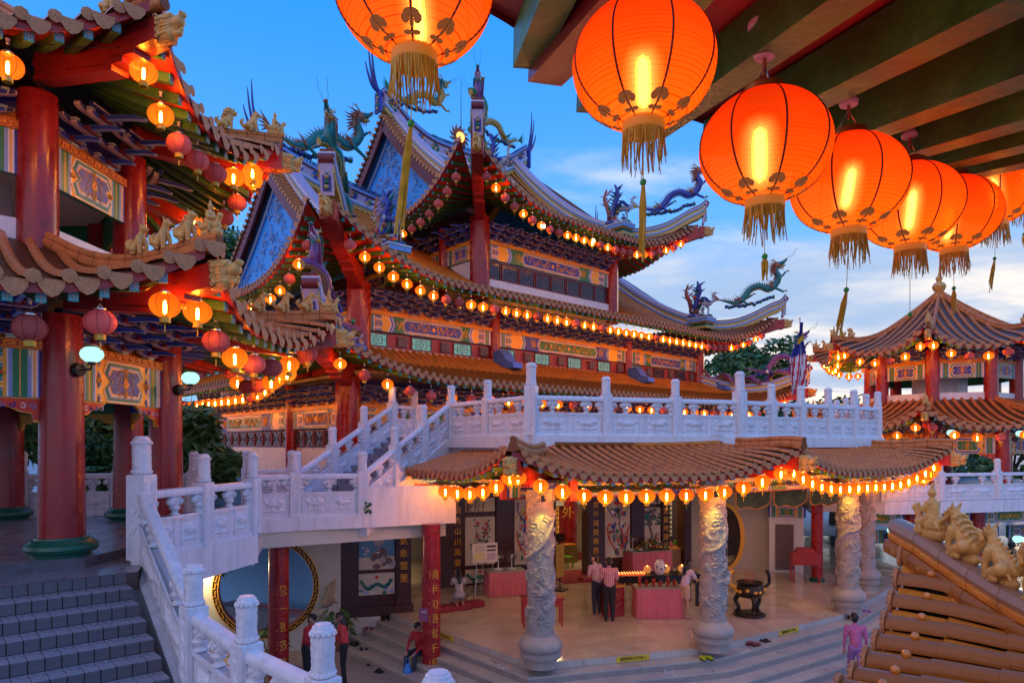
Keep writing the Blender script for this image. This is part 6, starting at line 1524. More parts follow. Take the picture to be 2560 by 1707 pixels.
# ================================================================== hall walls
def P2(a, d, t, y=0.0): u = V((cos(d), sin(d), 0)); n = V((sin(d), -cos(d), 0)); return V((a[0], a[1], 0))+u*t+n*y
def painting_mesh(w, h, kind, seed):
    r = random.Random(seed); mb = MB(); paper = mat('painting_paper', (.62, .55, .45), .6, .08, 4); mb.box((w/2, .02, h/2), (w, .04, h), paper)
    C_ = [redsof, bluep, greenp, ymix, rustm, tealm, cobalt, pinkp, white, purplem]
    def el(x, z, a, b, m, k): mb.prism([(x+a*cos(2*pi*i/14), z+b*sin(2*pi*i/14)) for i in range(14)], m, t=.002*k, back=False)
    if kind == 'guard':
        for k in range(60):
            z = r.uniform(.05, .8)*h; wd = w*(.42*(1-abs(z/h-.4))); el(w/2+r.uniform(-1, 1)*wd, z, r.uniform(.03, .10), r.uniform(.04, .14), r.choice(C_), 2+k*.08)
        el(w/2, h*.80, w*.10, h*.055, paper, 8); el(w/2, h*.865, w*.16, h*.035, redsof, 8.4); el(w/2, h*.92, w*.07, h*.05, bluep, 8.8); el(w/2, h*.745, w*.07, h*.05, black, 8.5)
        for s in (-1, 1):
            mb.tube([(w/2+s*w*.2, -.02, h*.65), (w/2+s*w*.42, -.02, h*.8), (w/2+s*w*.38, -.02, h*.93)], w*.02, 4, bluep); mb.tube([(w/2+s*w*.1, -.02, h*.12), (w/2+s*w*.36, -.02, h*.3), (w/2+s*w*.44, -.02, h*.5)], w*.025, 4, redsof); el(w/2+s*w*.035, h*.81, w*.018, h*.008, black, 9)
        mb.tube([(w*.78, -.022, h*.08), (w*.55, -.022, h*.55), (w*.70, -.022, h*.96)], w*.02, 4, greyb)
        for k in range(14): mb.tube([(w/2+(k-7)*w*.05, -.024, h*.36+.01*k), (w/2+(k-7)*w*.055, -.024, h*.2)], w*.008, 3, (gold, bluep, white)[k % 3])
    elif kind == 'flower':
        for k in range(5):
            x0 = w*r.uniform(.3, .7); pts = [(x0, -.004, 0), (x0+r.uniform(-.15, .15)*w, -.006, h*.4), (x0+r.uniform(-.3, .3)*w, -.006, h*r.uniform(.55, .9))]; mb.tube(pts, .012, 4, greyb)
            for q in range(12): p = pts[r.randint(1, 2)]; el(p[0]+r.uniform(-.13, .13)*w, p[2]+r.uniform(-.15, .1)*h, .05, .03, r.choice((tealm, greyb, greenb)), 2+q*.1)
            for q in range(7): el(pts[2][0]+r.uniform(-.06, .06), pts[2][2]+r.uniform(-.05, .05), .05, .045, r.choice((rustm, pinkp, redsof)), 4+q*.2)
    elif kind == 'bamboo':
        for k in range(7):
            x0 = w*r.uniform(.05, .95); mb.tube([(x0, -.004, 0), (x0+.05, -.004, h)], .012, 4, greyb)
            for q in range(8): mb.tube([(x0, -.006, h*r.random()), (x0+r.uniform(-.2, .2), -.006, h*r.random())], [.012, .002], 3, greyb)
    elif kind == 'tree':
        mb.tube(catmull([(w*.3, -.006, 0), (w*.45, -.006, h*.3), (w*.3, -.006, h*.55), (w*.55, -.006, h*.85)], 4), .05, 5, greyb)
        for k in range(40): el(w*r.uniform(.05, .95), h*r.uniform(.55, .95), .09, .05, r.choice((tealm, greyb, greenb)), 2+k*.1)
        for k in range(8): el(w*r.uniform(.5, .9), h*r.uniform(.05, .4), .06, .09, r.choice((tealm, rustm, greyw)), 3+k*.1)
    elif kind == 'birds':
        mb.box((w/2, -.002, h*.62), (w, .008, h*.76), mat('painting_blue', (.10, .30, .50), .6, .2, 3))
        for k in range(16): el(w*r.uniform(.35, .95), h*r.uniform(.05, .75), r.uniform(.08, .2), r.uniform(.05, .16), r.choice((greyw, greyw, palep, greyb)), 4+k*.2)
        for k in range(24): x, z = w*r.uniform(.05, .6), h*r.uniform(.3, .95); el(x, z, .03, .03, r.choice((white, palep)), 9); 
        mb.tube(catmull([(0, -.02, h*.9), (w*.3, -.02, h*.75), (w*.5, -.02, h*.85)], 4), .02, 4, greyb); mb.tube([(w*.33, -.025, h*.84), (w*.42, -.025, h*.98)], .035, 5, cobalt); mb.tube([(w*.42, -.025, h*.86), (w*.36, -.025, h*.97)], .03, 5, redsof)
    else:
        pts = catmull([(w*.05, -.01, h*.7), (w*.25, -.01, h*.3), (w*.5, -.01, h*.5), (w*.75, -.01, h*.35), (w*.92, -.01, h*.7)], 6); mb.tube(pts, [.05]*len(pts), 6, tealm); el(w*.5, h*.82, .05, .05, redsof, 5)
        for k in range(18): el(w*r.random(), h*r.uniform(.05, .5), .06, .03, r.choice((lblue, greyw, tealm, greenp)), 3+k*.1)
    return mb.mesh('painting')
BA = (-2.2, 23.3); BD = R(23)
BW = thing('hall_back_wall', 'dark granite back wall of the hall with paintings and gold calligraphy', 'wall', (*BA, ZH), BD)
def bwbox(t0, t1, z0, z1, th=.5, m=darkw, y=0, nm='pier'): return MB().box(((t0+t1)/2, th/2+y, (z0+z1)/2-ZH), (t1-t0, th, z1-z0), m).build(nm, BW)
for t0, t1 in ((-.35, .60), (1.80, 2.45), (3.75, 4.14), (5.48, 6.18), (7.38, 7.96), (8.78, 9.14), (9.85, 10.6)): bwbox(t0, t1, ZH, .6)
for t0, t1 in ((.60, 1.80), (2.45, 3.75), (6.18, 7.38), (7.96, 8.78)): bwbox(t0, t1, ZH, .6, .3, darkw, .12, 'panel_backing')
bwbox(4.14, 5.48, .1, .6, .4, nm='lintel'); bwbox(9.14, 9.85, .0, .6, .4, nm='lintel')
def bwp(t0, t1, z0, z1, k, s): link('painting', painting_mesh(t1-t0, z1-z0, k, s), BW, (t0, .06, z0-ZH))
for a in ((.66, 1.76, -.75, -.28, 'bamboo', 1), (.66, 1.76, -2.6, -.93, 'flower', 2), (.66, 1.76, -3.22, -2.75, 'wave', 3), (2.52, 3.70, -2.70, -.30, 'guard', 4), (6.24, 7.34, -2.70, -.30, 'guard', 5), (8.0, 8.74, -.72, -.28, 'bamboo', 6), (8.0, 8.74, -2.4, -.86, 'tree', 7)): bwp(*a)
for t, s, sp_s in ((.36, '毓秀山川風雲際', .36), (5.80, '雲外鐘聲報晚晴', .34), (8.95, '天聖靈地鍾福', .34)): link('lettering', text_mesh(s, .26, gold, spacing=sp_s), BW, (t, -.012, -.55-ZH))
# inner shrine room behind the wall
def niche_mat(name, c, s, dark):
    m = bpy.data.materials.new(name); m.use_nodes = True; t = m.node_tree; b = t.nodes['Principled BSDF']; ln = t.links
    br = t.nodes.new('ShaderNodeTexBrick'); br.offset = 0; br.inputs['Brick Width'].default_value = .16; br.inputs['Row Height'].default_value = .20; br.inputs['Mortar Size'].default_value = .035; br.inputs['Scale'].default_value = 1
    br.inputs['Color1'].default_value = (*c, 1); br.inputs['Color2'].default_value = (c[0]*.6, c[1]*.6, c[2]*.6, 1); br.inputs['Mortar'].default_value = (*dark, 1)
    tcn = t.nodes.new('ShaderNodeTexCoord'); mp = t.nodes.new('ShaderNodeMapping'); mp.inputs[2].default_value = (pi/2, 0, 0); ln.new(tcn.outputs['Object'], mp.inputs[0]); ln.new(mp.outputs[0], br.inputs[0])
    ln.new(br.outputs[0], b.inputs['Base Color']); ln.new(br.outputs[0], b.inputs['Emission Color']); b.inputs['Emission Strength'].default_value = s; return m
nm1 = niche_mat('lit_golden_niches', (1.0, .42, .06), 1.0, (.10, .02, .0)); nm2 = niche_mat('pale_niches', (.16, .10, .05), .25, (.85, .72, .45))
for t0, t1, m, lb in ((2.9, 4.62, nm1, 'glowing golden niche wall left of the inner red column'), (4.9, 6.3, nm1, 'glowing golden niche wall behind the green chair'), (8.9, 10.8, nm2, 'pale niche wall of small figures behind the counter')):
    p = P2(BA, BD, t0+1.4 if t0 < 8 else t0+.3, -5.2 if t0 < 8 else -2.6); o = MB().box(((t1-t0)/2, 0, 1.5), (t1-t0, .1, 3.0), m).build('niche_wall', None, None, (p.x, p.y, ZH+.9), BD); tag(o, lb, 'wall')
o = MB().add([P2(BA, BD, -1, -6.0)+V((0, 0, ZH)), P2(BA, BD, 13, -6.0)+V((0, 0, ZH)), P2(BA, BD, 13, -6.0)+V((0, 0, .9)), P2(BA, BD, -1, -6.0)+V((0, 0, .9))], [(0, 1, 2, 3)], cream).build('inner_wall'); tag(o, 'cream rear wall of the inner shrine room', 'wall')
cp = P2(BA, BD, 5.0, 0); slab('red_carpet', [tuple(P2(BA, BD, a, b)[:2]) for a, b in ((4.0, 1.0), (6.0, 1.0), (6.6, -1.2), (4.2, -1.2))], ZH+.002, ZH+.03, carpet, carpet, 'structure')
slab('door_carpet', [tuple(P2(BA, BD, a, b)[:2]) for a, b in ((5.6, -3.2), (9.0, -3.2), (9.0, -5.0), (5.6, -5.0))], ZH+.003, ZH+.02, carpet, carpet, 'structure')
slab('hall_ceiling', [(-6, 21.5), (-3, 19.6), (.9, 15.6), (6, 17.6), (12, 21.6), (15, 27), (14, 38), (-6, 38)], .62, .72, cream, cream, 'structure')
ic = V((2.4, 29.4, ZH)); o = thing('inner_column', 'red column with gold characters inside the shrine doorway', 'column', ic); link('shaft', cyl_mesh(.40, 3.9, redcol), o); link('lettering', text_mesh('天外', .55, gold, spacing=.75), o, (-.02, -.42, 3.0)); MB().lathe([(.48, 0), (.5, .08), (.42, .16)], 20, greenb).build('column_base', o)
tube = emis('tube_lamp', (1.0, .74, .38), 230)
for p, lb in ((P2(BA, BD, 5.0, -2.6), 'ceiling tube lamp behind the shrine doorway'), (P2(BA, BD, 9.6, -1.6), 'ceiling tube lamp above the counter'), (V((1.2, 21.5, 0)), 'ceiling tube lamp over the candle tables'), (V((8.5, 24.2, 0)), 'ceiling tube lamp near the kiosk'), (V((-4.0, 24.0, 0)), 'ceiling tube lamp in the left aisle'), (V((3.0, 19.0, 0)), 'added fill tube lamp above the two men'), (V((-.6, 20.0, 0)), 'added fill tube lamp above the notice board'), (V((7.0, 20.6, 0)), 'added fill tube lamp near the incense burner')):  # unseen hall lighting; last three lamps added to brighten the front floor
    o = thing('tube_lamp', lb, 'lamp', (p.x, p.y, .56), BD, 'ceiling tube lamps'); MB().box((0, 0, .03), (1.3, .10, .05), white).build('housing', o); MB().tube([(-.6, 0, -.02), (.6, 0, -.02)], .022, 8, tube).build('tube', o)
# ---- right wall with the oval moon door
RW = (7.05, 27.3); RWd = atan2(-.6, 3.2)
def ring_wall(name, label, loc, rz, W, H, cx, cz, ra, rb, m, rim, th=.25, key=False):
    n = 40; o = thing(name, label, 'wall', loc, rz); mb = MB()
    ins = [(cx+ra*cos(2*pi*k/n), cz+rb*sin(2*pi*k/n)) for k in range(n)]
    def edge(q):
        c, s = cos(q), sin(q); ts = []
        if c > 1e-6: ts.append((W-cx)/c)
        if c < -1e-6: ts.append(-cx/c)
        if s > 1e-6: ts.append((H-cz)/s)
        if s < -1e-6: ts.append(-cz/s)
        t = min(ts); return (cx+c*t, cz+s*t)
    angs_ = sorted(set([2*pi*k/n for k in range(n)]+[atan2(b-cz, a-cx) % (2*pi) for a in (0, W) for b in (0, H)])); m_ = len(angs_)
    I = [(cx+ra*cos(q), cz+rb*sin(q)) for q in angs_]; O = [edge(q) for q in angs_]
    for y, flip in ((0, False), (th, True)):
        P = [(p[0], y, p[1]) for p in I+O]; fs = [(i, m_+i, m_+(i+1) % m_, (i+1) % m_) for i in range(m_)]; mb.add(P, fs if not flip else [f[::-1] for f in fs], m)
    mb.build('plaster', o)
    rv = MB(); P = [(p[0], y, p[1]) for y in (-.02, th+.02) for p in I]; rv.add(P, [(i, (i+1) % m_, m_+(i+1) % m_, m_+i) for i in range(m_)], maroon); rv.build('reveal', o, 40)
    rb_ = MB(); w2 = .16
    for k in range(n):
        q0, q1 = 2*pi*k/n, 2*pi*(k+1)/n; P = [(cx+(ra+e*w2)*cos(q), -.05, cz+(rb+e*w2)*sin(q)) for q in (q0, q1) for e in (0, 1)]; rb_.add(P, [(0, 1, 3, 2)], black if key else gold)
        P = [(cx+(ra+w2)*cos(q), y, cz+(rb+w2)*sin(q)) for q in (q0, q1) for y in (-.05, 0)]; rb_.add(P, [(0, 1, 3, 2)], gold)
        if key:
            for e0, e1 in ((.0, .13), (.87, 1.0)): rb_.add([(cx+(ra+e*w2)*cos(q), -.054, cz+(rb+e*w2)*sin(q)) for q in (q0, q1) for e in (e0, e1)], [(0, 1, 3, 2)], gold)
            for (a, b_, c, d) in ((.1, .9, .42, .58), (.1, .26, .25, .58), (.74, .9, .42, .78)):
                rb_.add([(cx+(ra+e*w2)*cos(q0+(q1-q0)*f), -.056, cz+(rb+e*w2)*sin(q0+(q1-q0)*f)) for f in (a, b_) for e in (c, d)], [(0, 1, 3, 2)], gold)
    rb_.build('rim', o)
    return o
ring_wall('moon_door_wall', 'white hall wall with an oval gold rimmed doorway at the right', (*RW, ZH), RWd, 3.1, 3.6, 1.42, 1.25, .58, 1.18, mat('grey_cream_wall', (.46, .43, .38), .6, .1, 2), gold)
o = MB().box((9.2, 30.2, -1.5), (5, .1, 3.6), mat('dim_room_wall', (.10, .06, .08), .8, .4, 3)).build('side_room_wall'); tag(o, 'dim wall beyond the oval doorway', 'wall')  # dark backing: the room's dimness is put into its colour
o = thing('metal_railing', 'grey metal railing standing beyond the oval doorway', 'railing', (8.4, 28.2, ZH), RWd)
for k in range(8): MB().tube([(-.5+k*.14, 0, 0), (-.5+k*.14, 0, 1.0)], .012, 5, silver).build('bar', o)
for z in (.1, 1.0): MB().tube([(-.55, 0, z), (.55, 0, z)], .018, 6, silver).build('rail', o)
# ---- kiosk, boards and the red column at the right
KI = thing('ticket_kiosk', 'white kiosk with a roller shutter and painted frieze', 'kiosk', (9.95, 26.4, ZH), R(-12))
MB().box((.62, .5, 1.05), (1.24, 1.0, 2.1), white).build('body', KI); link('painted_frieze', panel_mesh(1.3, .42, 'pav', 1), KI, (-.03, -.08, 2.1)); q = link('painted_frieze', panel_mesh(1.0, .42, 'short', 1), KI, mtx=M.Translation((1.32, -.02, 2.1)) @ M.Rotation(pi/2, 4, 'Z'))
MB().box((.62, .5, 2.8), (1.2, .9, .55), mat('frosted_panel', (.45, .42, .36), .5, .25, 6)).build('clerestory', KI)
sh = MB().box((.55, -.02, .95), (.66, .05, 1.75), greyb).build('shutter', KI)
for k in range(18): MB().box((.55, -.055, .12+.095*k), (.62, .025, .075), greyb).build('slat', sh)
MB().box((1.245, .5, 1.3), (.03, .7, .7), glassd).build('window', KI)
RC = thing('red_column', 'red column standing right of the kiosk', 'column', (10.95, 24.5, ZH)); link('shaft', cyl_mesh(.20, 3.9, redcol), RC); MB().lathe([(.26, 0), (.27, .08), (.22, .14)], 20, greenb).build('column_base', RC)
bd = thing('landscape_board', 'dark green painted board with scalloped edge hanging under the canopy', 'board', (7.3, 22.3, -.12), R(24))
for k in range(3):
    pl = [(0, .45), (0, -.30), (.15, -.42), (.5, -.36), (.9, -.46), (1.3, -.36), (1.5, -.22), (1.55, .45)]; gm = mat('dark_green_scene', (.05, .085, .035), .6, .7, 2.5)
    b_ = MB(); b_.prism([(x+1.65*k, z) for x, z in pl], ochre, (0, .02, 0), t=.03); b_.prism([((x-.77)*.95+.77+1.65*k, (z-.05)*.93+.05) for x, z in pl], gm, (0, -.012, 0), t=.006, back=False); b_.build('panel', bd)
# ---- left front wall panels and the moon gate
LW = (-4.95, 19.35); LWd = atan2(1.1, 3.4)
lw = thing('calligraphy_wall', 'dark granite wall with bird and dragon paintings beside the moon gate', 'wall', (*LW, ZH), LWd)
def lb(t0, t1, z0, z1, m=darkw, y=0, th=.3, nm='pier'): MB().box(((t0+t1)/2, y+th/2, (z0+z1)/2-ZH), (t1-t0, th, z1-z0), m).build(nm, lw)
lb(0, .56, ZH-.8, .4); lb(1.66, 2.10, ZH-.8, .4); lb(.56, 1.66, ZH-.8, .4, darkw, .10, nm='backing'); lb(-.06, 2.16, ZH-.05, ZH+.22, darkw, -.05, .4, 'plinth'); lb(0, 1.2, ZG, ZH-.05, mat('white_tile_base', (.55, .5, .45), .4, .1, 5), -.06, .4, 'tile_base')
link('painting', painting_mesh(1.02, 1.5, 'birds', 8), lw, (.60, .05, -2.02-ZH)); link('painting', painting_mesh(1.02, .62, 'wave', 9), lw, (.60, .05, -2.75-ZH))
link('lettering', text_mesh('物氣象雲里', .26, gold, spacing=.36), lw, (1.88, -.012, -.75-ZH))
ring_wall('moon_gate_wall', 'cream wall with a large round moon gate rimmed in black and gold', (-9.4, 18.15, ZG), R(14), 4.7, 3.5, 2.72, 1.78, 1.24, 1.24, cream, gold, key=True)
o = MB().box((0, 0, 0), (9, .3, 4.6), mat('skylit_white_wall', (.28, .66, 1.0), .6, .05, 1.5)).build('retaining_wall', None, None, (-8.2, 23.3, ZG+2.3), R(-38)); tag(o, 'white plaster wall tinted skylight blue, seen through the moon gate', 'wall')  # white wall; the blue of the sky's light is painted into its colour
pl_ = thing('pond_edge', 'grey tiled ledge with a red hose behind the moon gate', 'ledge', (-6.9, 20.6, ZG), R(-30)); MB().box((0, 0, .35), (5.0, .9, .7), floor_tile_mat('bluegrey_tile', (.28, .34, .40), (.6, .6, .6), .12, .4)).build('ledge', pl_); MB().tube(catmull([(-1.6, -.2, .74), (-.8, .1, .74), (0, -.1, .74), (.5, .2, .74), (.9, 0, .74), (.5, -.2, .74)], 5), .018, 5, redsof).build('hose', pl_)
# lower left: doorway with painted board and tube lamp
ld_ = thing('side_door', 'red door frame with a painted panel and tube lamp left of the moon gate', 'door', (-9.2, 17.95, ZG), R(14)); MB().box((.12, 0, 1.2), (.22, .2, 2.4), red).build('jamb', ld_); link('painted_panel', panel_mesh(.9, .75, 'pav', 1), ld_, (.3, -.05, 2.35)); MB().tube([(.3, -.12, 2.30), (1.1, -.12, 2.32)], .025, 6, tube).build('tube_lamp', ld_)
# red text columns under the bridge
def text_column(p, h, s, label, size=.30, sp=.46, z=1.9):
    o = thing('text_column', label, 'column', p); link('shaft', cyl_mesh(.23, h, redcol), o); MB().lathe([(.29, 0), (.30, .10), (.25, .18)], 20, greenb).build('column_base', o)
    d = atan2(-p[0], p[1]); q = link('lettering', text_mesh(s, size, gold, spacing=sp), o); q.matrix_local = M.Rotation(d, 4, 'Z') @ M.Translation((.06, -.225, z)); return o
text_column((-5.45, 15.95, ZG), 3.45, '忍一息怒保百年', 'left red column under the bridge with seven gold characters', .25, .42, 2.45)
c_ = text_column((-2.0, 16.9, ZG), 3.75, '饒半句語省千般累', 'red column under the bridge end with gold characters and a small notice', .25, .36, 2.65)
MB().box((0, 0, 0), (.22, .01, .32), mat('purple_notice', (.25, .08, .16), .5)).build('notice', c_, None, (-.16, -.225, 1.55)); link('notice_lettering', text_mesh('请脱鞋', .05, white), c_, (-.16, -.235, 1.62))
# ---- lower storey under the far right terrace
RP_ = [(12.6, 25.9), (15.0, 25.6), (18.0, 26.4), (21.2, 27.3), (24.5, 28.2)]
for i, p in enumerate(RP_):
    o = thing('red_column', f'{ORD[i]} red column from the left under the far terrace', 'column', (*p, ZG), 0, 'columns under the far terrace'); link('shaft', cyl_mesh(.26, 3.2, redcol), o); MB().lathe([(.34, 0), (.35, .12), (.28, .2)], 20, greenb).build('column_base', o)
    if i:
        a = V((*RP_[i-1], 0)); b = V((*p, 0)); d = b-a; rz = atan2(d.y, d.x)
        for zz, nm in ((-1.46, 'upper'), (-2.35, 'lower')):
            q = V((a.x, a.y, zz))+d.normalized()*.24+V((d.y, -d.x, 0)).normalized()*(-.05 if nm == 'upper' else -1.6); o = link('painted_lintel', panel_mesh(d.length-.5, .52, 'long', i), None, q, rz); tag(o, f'{nm} painted green and blue lintel in bay {ORD[i-1]} under the far terrace', 'lintel')
for p, lb_ in ((at(2219, 1326, 24.6), 'globe lamp on the column left of the tiled roof corner'), (at(2530, 1347, 24.2), 'globe lamp at the right edge behind the roof beasts'), (at(2367, 1084, 28.6), 'globe lamp on the front column of the right pavilion'), (at(2538, 1086, 29), 'globe lamp on the right column of the right pavilion')):
    wall_lamp(p-V((0, 0, .2)), R(-90), lb_, 1.15)
slab('far_lower_floor', [(12.4, 24.8), (26, 28), (32, 42), (13, 42)], ZG, ZG+.12, mat('dark_glossy_floor', (.08, .10, .12), .12), None, 'structure')
# ================================================================== the eave overhead and the large lanterns
EV = thing('overhead_eave', 'underside of a near eave with dark green rafters and red soffit overhead', 'eave', (0, 0, 2.4))
eo = V((0, 0, 2.4)); dv = V((-.13, .97, .21)).normalized()
edge = catmull([at(1205, 5, 2.72), at(1295, 60, 2.85), at(1500, 205, 3.02), at(1745, 290, 3.2), at(2000, 370, 3.42), at(2290, 405, 3.75)], 8)
def ep(f):
    i = min(int(f), len(edge)-2); return edge[i].lerp(edge[i+1], f-i)
mb = MB(); mb.grid([[p-eo for p in edge], [p-dv*3.2-eo for p in edge]], redsof); mb.grid([[p-dv*3.2-eo+V((0, 0, .12)) for p in edge], [p-eo+V((0, 0, .12)) for p in edge]], glazeu); mb.build('soffit', EV, 60)
fb = MB(); fb.grid([[p-eo+V((0, 0, .13)) for p in edge], [p-eo+V((0, 0, -.03)) for p in edge]], red); fb.build('fascia', EV, 60)
cum = [0]
for i in range(len(edge)-1): cum.append(cum[-1]+(edge[i+1]-edge[i]).length)
def es(s):
    i = max(j for j in range(len(cum)-1) if cum[j] <= s); return edge[i].lerp(edge[i+1], (s-cum[i])/(cum[i+1]-cum[i]))
darkg = mat('aged_green_rafter', (.06, .22, .03), .42, .35, 5, bump=.3, bscale=25, dirt=(.03, .05, .012), dirt_amt=.7, dscale=3)
s = .24; k = 0
while s < cum[-1]-.02:
    p = es(s)-dv*.05; q = p-dv*3.0; up = V((0, 0, 1)); rb = MB(); sd_ = dv.cross(up).normalized(); nrm = sd_.cross(dv)
    a = p-nrm*.085-eo; b = q-nrm*.085-eo; rb.beam(a, b, .115, .15, darkg, up=nrm); rb.build('rafter', EV)
    MB().beam(a+dv*.004, a+dv*.016, .116, .151, cyanp, up=nrm).build('rafter_end', EV)
    s += .33; k += 1
s = .05
while s < cum[-1]:
    p = es(s)+V((0, 0, .12))-eo; t_ = MB(); sd_ = dv.cross(V((0, 0, 1))).normalized()
    t_.tube([p+dv*.08, p-dv*.5+V((0, 0, .06))], .062, 8, tileB, uvl=True); pr = [(-.10, .02), (.10, .02), (.09, -.05), (0, -.12), (-.09, -.05)]; t_.prism(pr, tilend, p+dv*.10+sd_*.12, -sd_, V((0, 0, 1)), .02); t_.build('tile_row', EV); s += .25
MB().beam(ep(11)-dv*.02-eo+V((0, 0, -.10)), ep(11)-dv*2.6-eo+V((.3, 0, -.10)), .15, .14, red).build('corner_beam', EV)
MB().beam(V((1.25, 1.45, 2.56))-eo, V((3.6, 2.75, 2.60))-eo, .16, .16, greenp).build('purlin', EV)
# ---- large lantern: shade, seams, painted trefoils, collar, fringe strands, bead and tassel
def big_lantern(p, label, sc=1.0, tas=.22, tilt=(0, 0), sway=(0, 0), bead=.05, sock=.12, rz=0.0):
    w, h, o_ = .20, .172, .056
    o = thing('large_lantern', label, 'lantern', p, rz, 'large lanterns hanging in the foreground'); o.scale = (sc,)*3
    if 'shade' not in BIG:
        n = 30; a0_ = math.acos(o_/w); pr = []
        for k in range(n*2+1):
            q = a0_-2*a0_*k/(n*2); b = .0025 if k % 2 else 0; pr.append(((w+b)*cos(q), -(h+b)*sin(q)))
        m = MB().lathe(pr, 40, lan_big); m.f = [f for f in m.f if len(f) == 4]; m.m = m.m[:len(m.f)]; BIG['shade'] = m.mesh('shade', 70)
        pr2 = lprof(w, h, o_, 24); sm = MB()
        for k in range(8):
            q = 2*pi*k/8
            sm.tube([(r*1.012*cos(q), r*1.012*sin(q), z) for r, z in pr2], .0032, 4, ribm, caps=False)
        BIG['seam'] = sm.mesh('seams'); tf = MB(); tm_ = mat('dark_trefoil_print', (.16, .04, .012), .8, emit=(.20, .055, .012), es=.8)  # print emission stands in for lamp light showing through it
        def sp(u, v, e=1.016): q = -a0_+2*a0_*v; return V((w*e*cos(q)*cos(u), w*e*cos(q)*sin(u), h*e*sin(q)))
        def patch(u0, v0, ru, rv, rot=0.0):
            P = [sp(u0+ru*cos(t)*cos(rot)-rv*3*sin(t)*sin(rot), v0+rv*sin(t)*cos(rot)+ru/3*cos(t)*sin(rot)) for t in [2*pi*i/12 for i in range(12)]]; tf.add([sp(u0, v0, 1.018)]+P, [(0, 1+i, 1+(i+1) % 12) for i in range(12)], tm_)
        for du, dvv, ru, rv in ((0, .150, .16, .024), (-.13, .125, .09, .026), (.13, .125, .09, .026), (0, .105, .05, .03), (-.12, .055, .13, .014), (.12, .055, .13, .014)): patch(du, dvv, ru, rv)
        BIG['tref'] = tf.mesh('trefoil_print')
        zt = h*sin(a0_); zb = -zt
        c = MB().lathe([(.054, zt-.004), (.062, zt+.004), (.062, zt+.026), (.054, zt+.03), (.052, zt+.004)], 24, mat('brass_ring', (.30, .16, .03), .35, metal=.6)); c.tube([(-.05, 0, zt+.02), (0, 0, zt+.10), (.05, 0, zt+.02)], .003, 4, silver); BIG['cap'] = c.mesh('cap', 40)
        c = MB().lathe([(.054, zb+.006), (.060, zb), (.061, zb-.026), (.058, zb-.030)], 28, mat('yellow_collar', (.62, .22, .02), .5, emit=(.9, .25, .02), es=.25)); c.lathe([(.058, zb-.030), (.050, zb-.026)], 28, brass); BIG['collar'] = c.mesh('collar', 40)
        for v in range(3):
            r_ = random.Random(v); fr = MB()
            for k in range(66):
                q = 2*pi*k/66+r_.uniform(-.03, .03); ln = r_.uniform(.065, .108); sx, sy = r_.uniform(-.012, .012), r_.uniform(-.012, .012)
                a = V((.058*cos(q), .058*sin(q), zb-.026)); fr.tube([a, a+V((sx*.4, sy*.4, -ln*.5)), a+V((sx, sy, -ln))], [.0024, .0022, .0014], 3, brass, caps=False)
            BIG['fr%d' % v] = fr.mesh('fringe')
        b = MB()                                   # hot bulb core; nested see-through shells added to imitate its soft glow
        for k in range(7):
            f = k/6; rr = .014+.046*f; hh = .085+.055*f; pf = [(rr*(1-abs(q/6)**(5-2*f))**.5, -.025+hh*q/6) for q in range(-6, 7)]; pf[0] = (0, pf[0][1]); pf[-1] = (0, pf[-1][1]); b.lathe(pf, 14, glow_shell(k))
        BIG['bulb'] = b.mesh('bulb', 60)  # core and its added glow shells share one mesh
        BIG['sock'] = MB().lathe([(.0, 0), (.030, .0), (.034, .012), (.022, .03), (.020, .05), (.030, .085), (.034, .095), (.052, .10), (.052, .112), (0, .115)], 20, porc).mesh('socket', 40)
        BIG['bead'] = MB().ell((0, 0, 0), (.0095, .0095, .010), mat('green_bead', (.03, .40, .06), .25), 10, 8).mesh('bead', 60)
    for nm in ('shade', 'seam', 'cap', 'collar'): link({'seam': 'seams'}.get(nm, nm), BIG[nm], o)
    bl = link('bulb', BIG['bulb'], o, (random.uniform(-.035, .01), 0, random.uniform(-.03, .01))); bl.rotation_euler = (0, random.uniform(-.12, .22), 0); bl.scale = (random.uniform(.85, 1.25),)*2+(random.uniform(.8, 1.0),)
    for k in range(8): link('trefoil_print', BIG['tref'], o, None, 2*pi*k/8)
    link('fringe', BIG['fr%d' % random.randint(0, 2)], o)
    zb = -h*sin(math.acos(o_/w)); b0 = V((sway[0]*.3, sway[1]*.3, zb-.15-bead)); c = MB(); c.tube([(0, 0, zb-.02), b0], .0015, 3, brass); c.build('cord', o); link('bead', BIG['bead'], o, b0)
    if tas:
        e = b0+V((sway[0], sway[1], -tas)); t_ = MB(); r_ = random.Random(int(p[0]*100))
        for k in range(14):
            q = 6.28*k/14; t_.tube([b0+V((.002*cos(q), .002*sin(q), -.008)), b0.lerp(e, .35)+V((.008*cos(q), .008*sin(q), 0)), e+V((.007*cos(q)+r_.uniform(-.006, .006), .007*sin(q), r_.uniform(-.03, .03)))], [.003, .0035, .002], 3, brass)
        t_.build('tassel', o)
    zt = h*sin(math.acos(o_/w)); link('socket', BIG['sock'], o, (0, 0, zt+sock)); MB().tube([(0, 0, zt+.07), (0, 0, zt+sock+.01)], .006, 6, rustm).build('stem', o)
BIG = {}
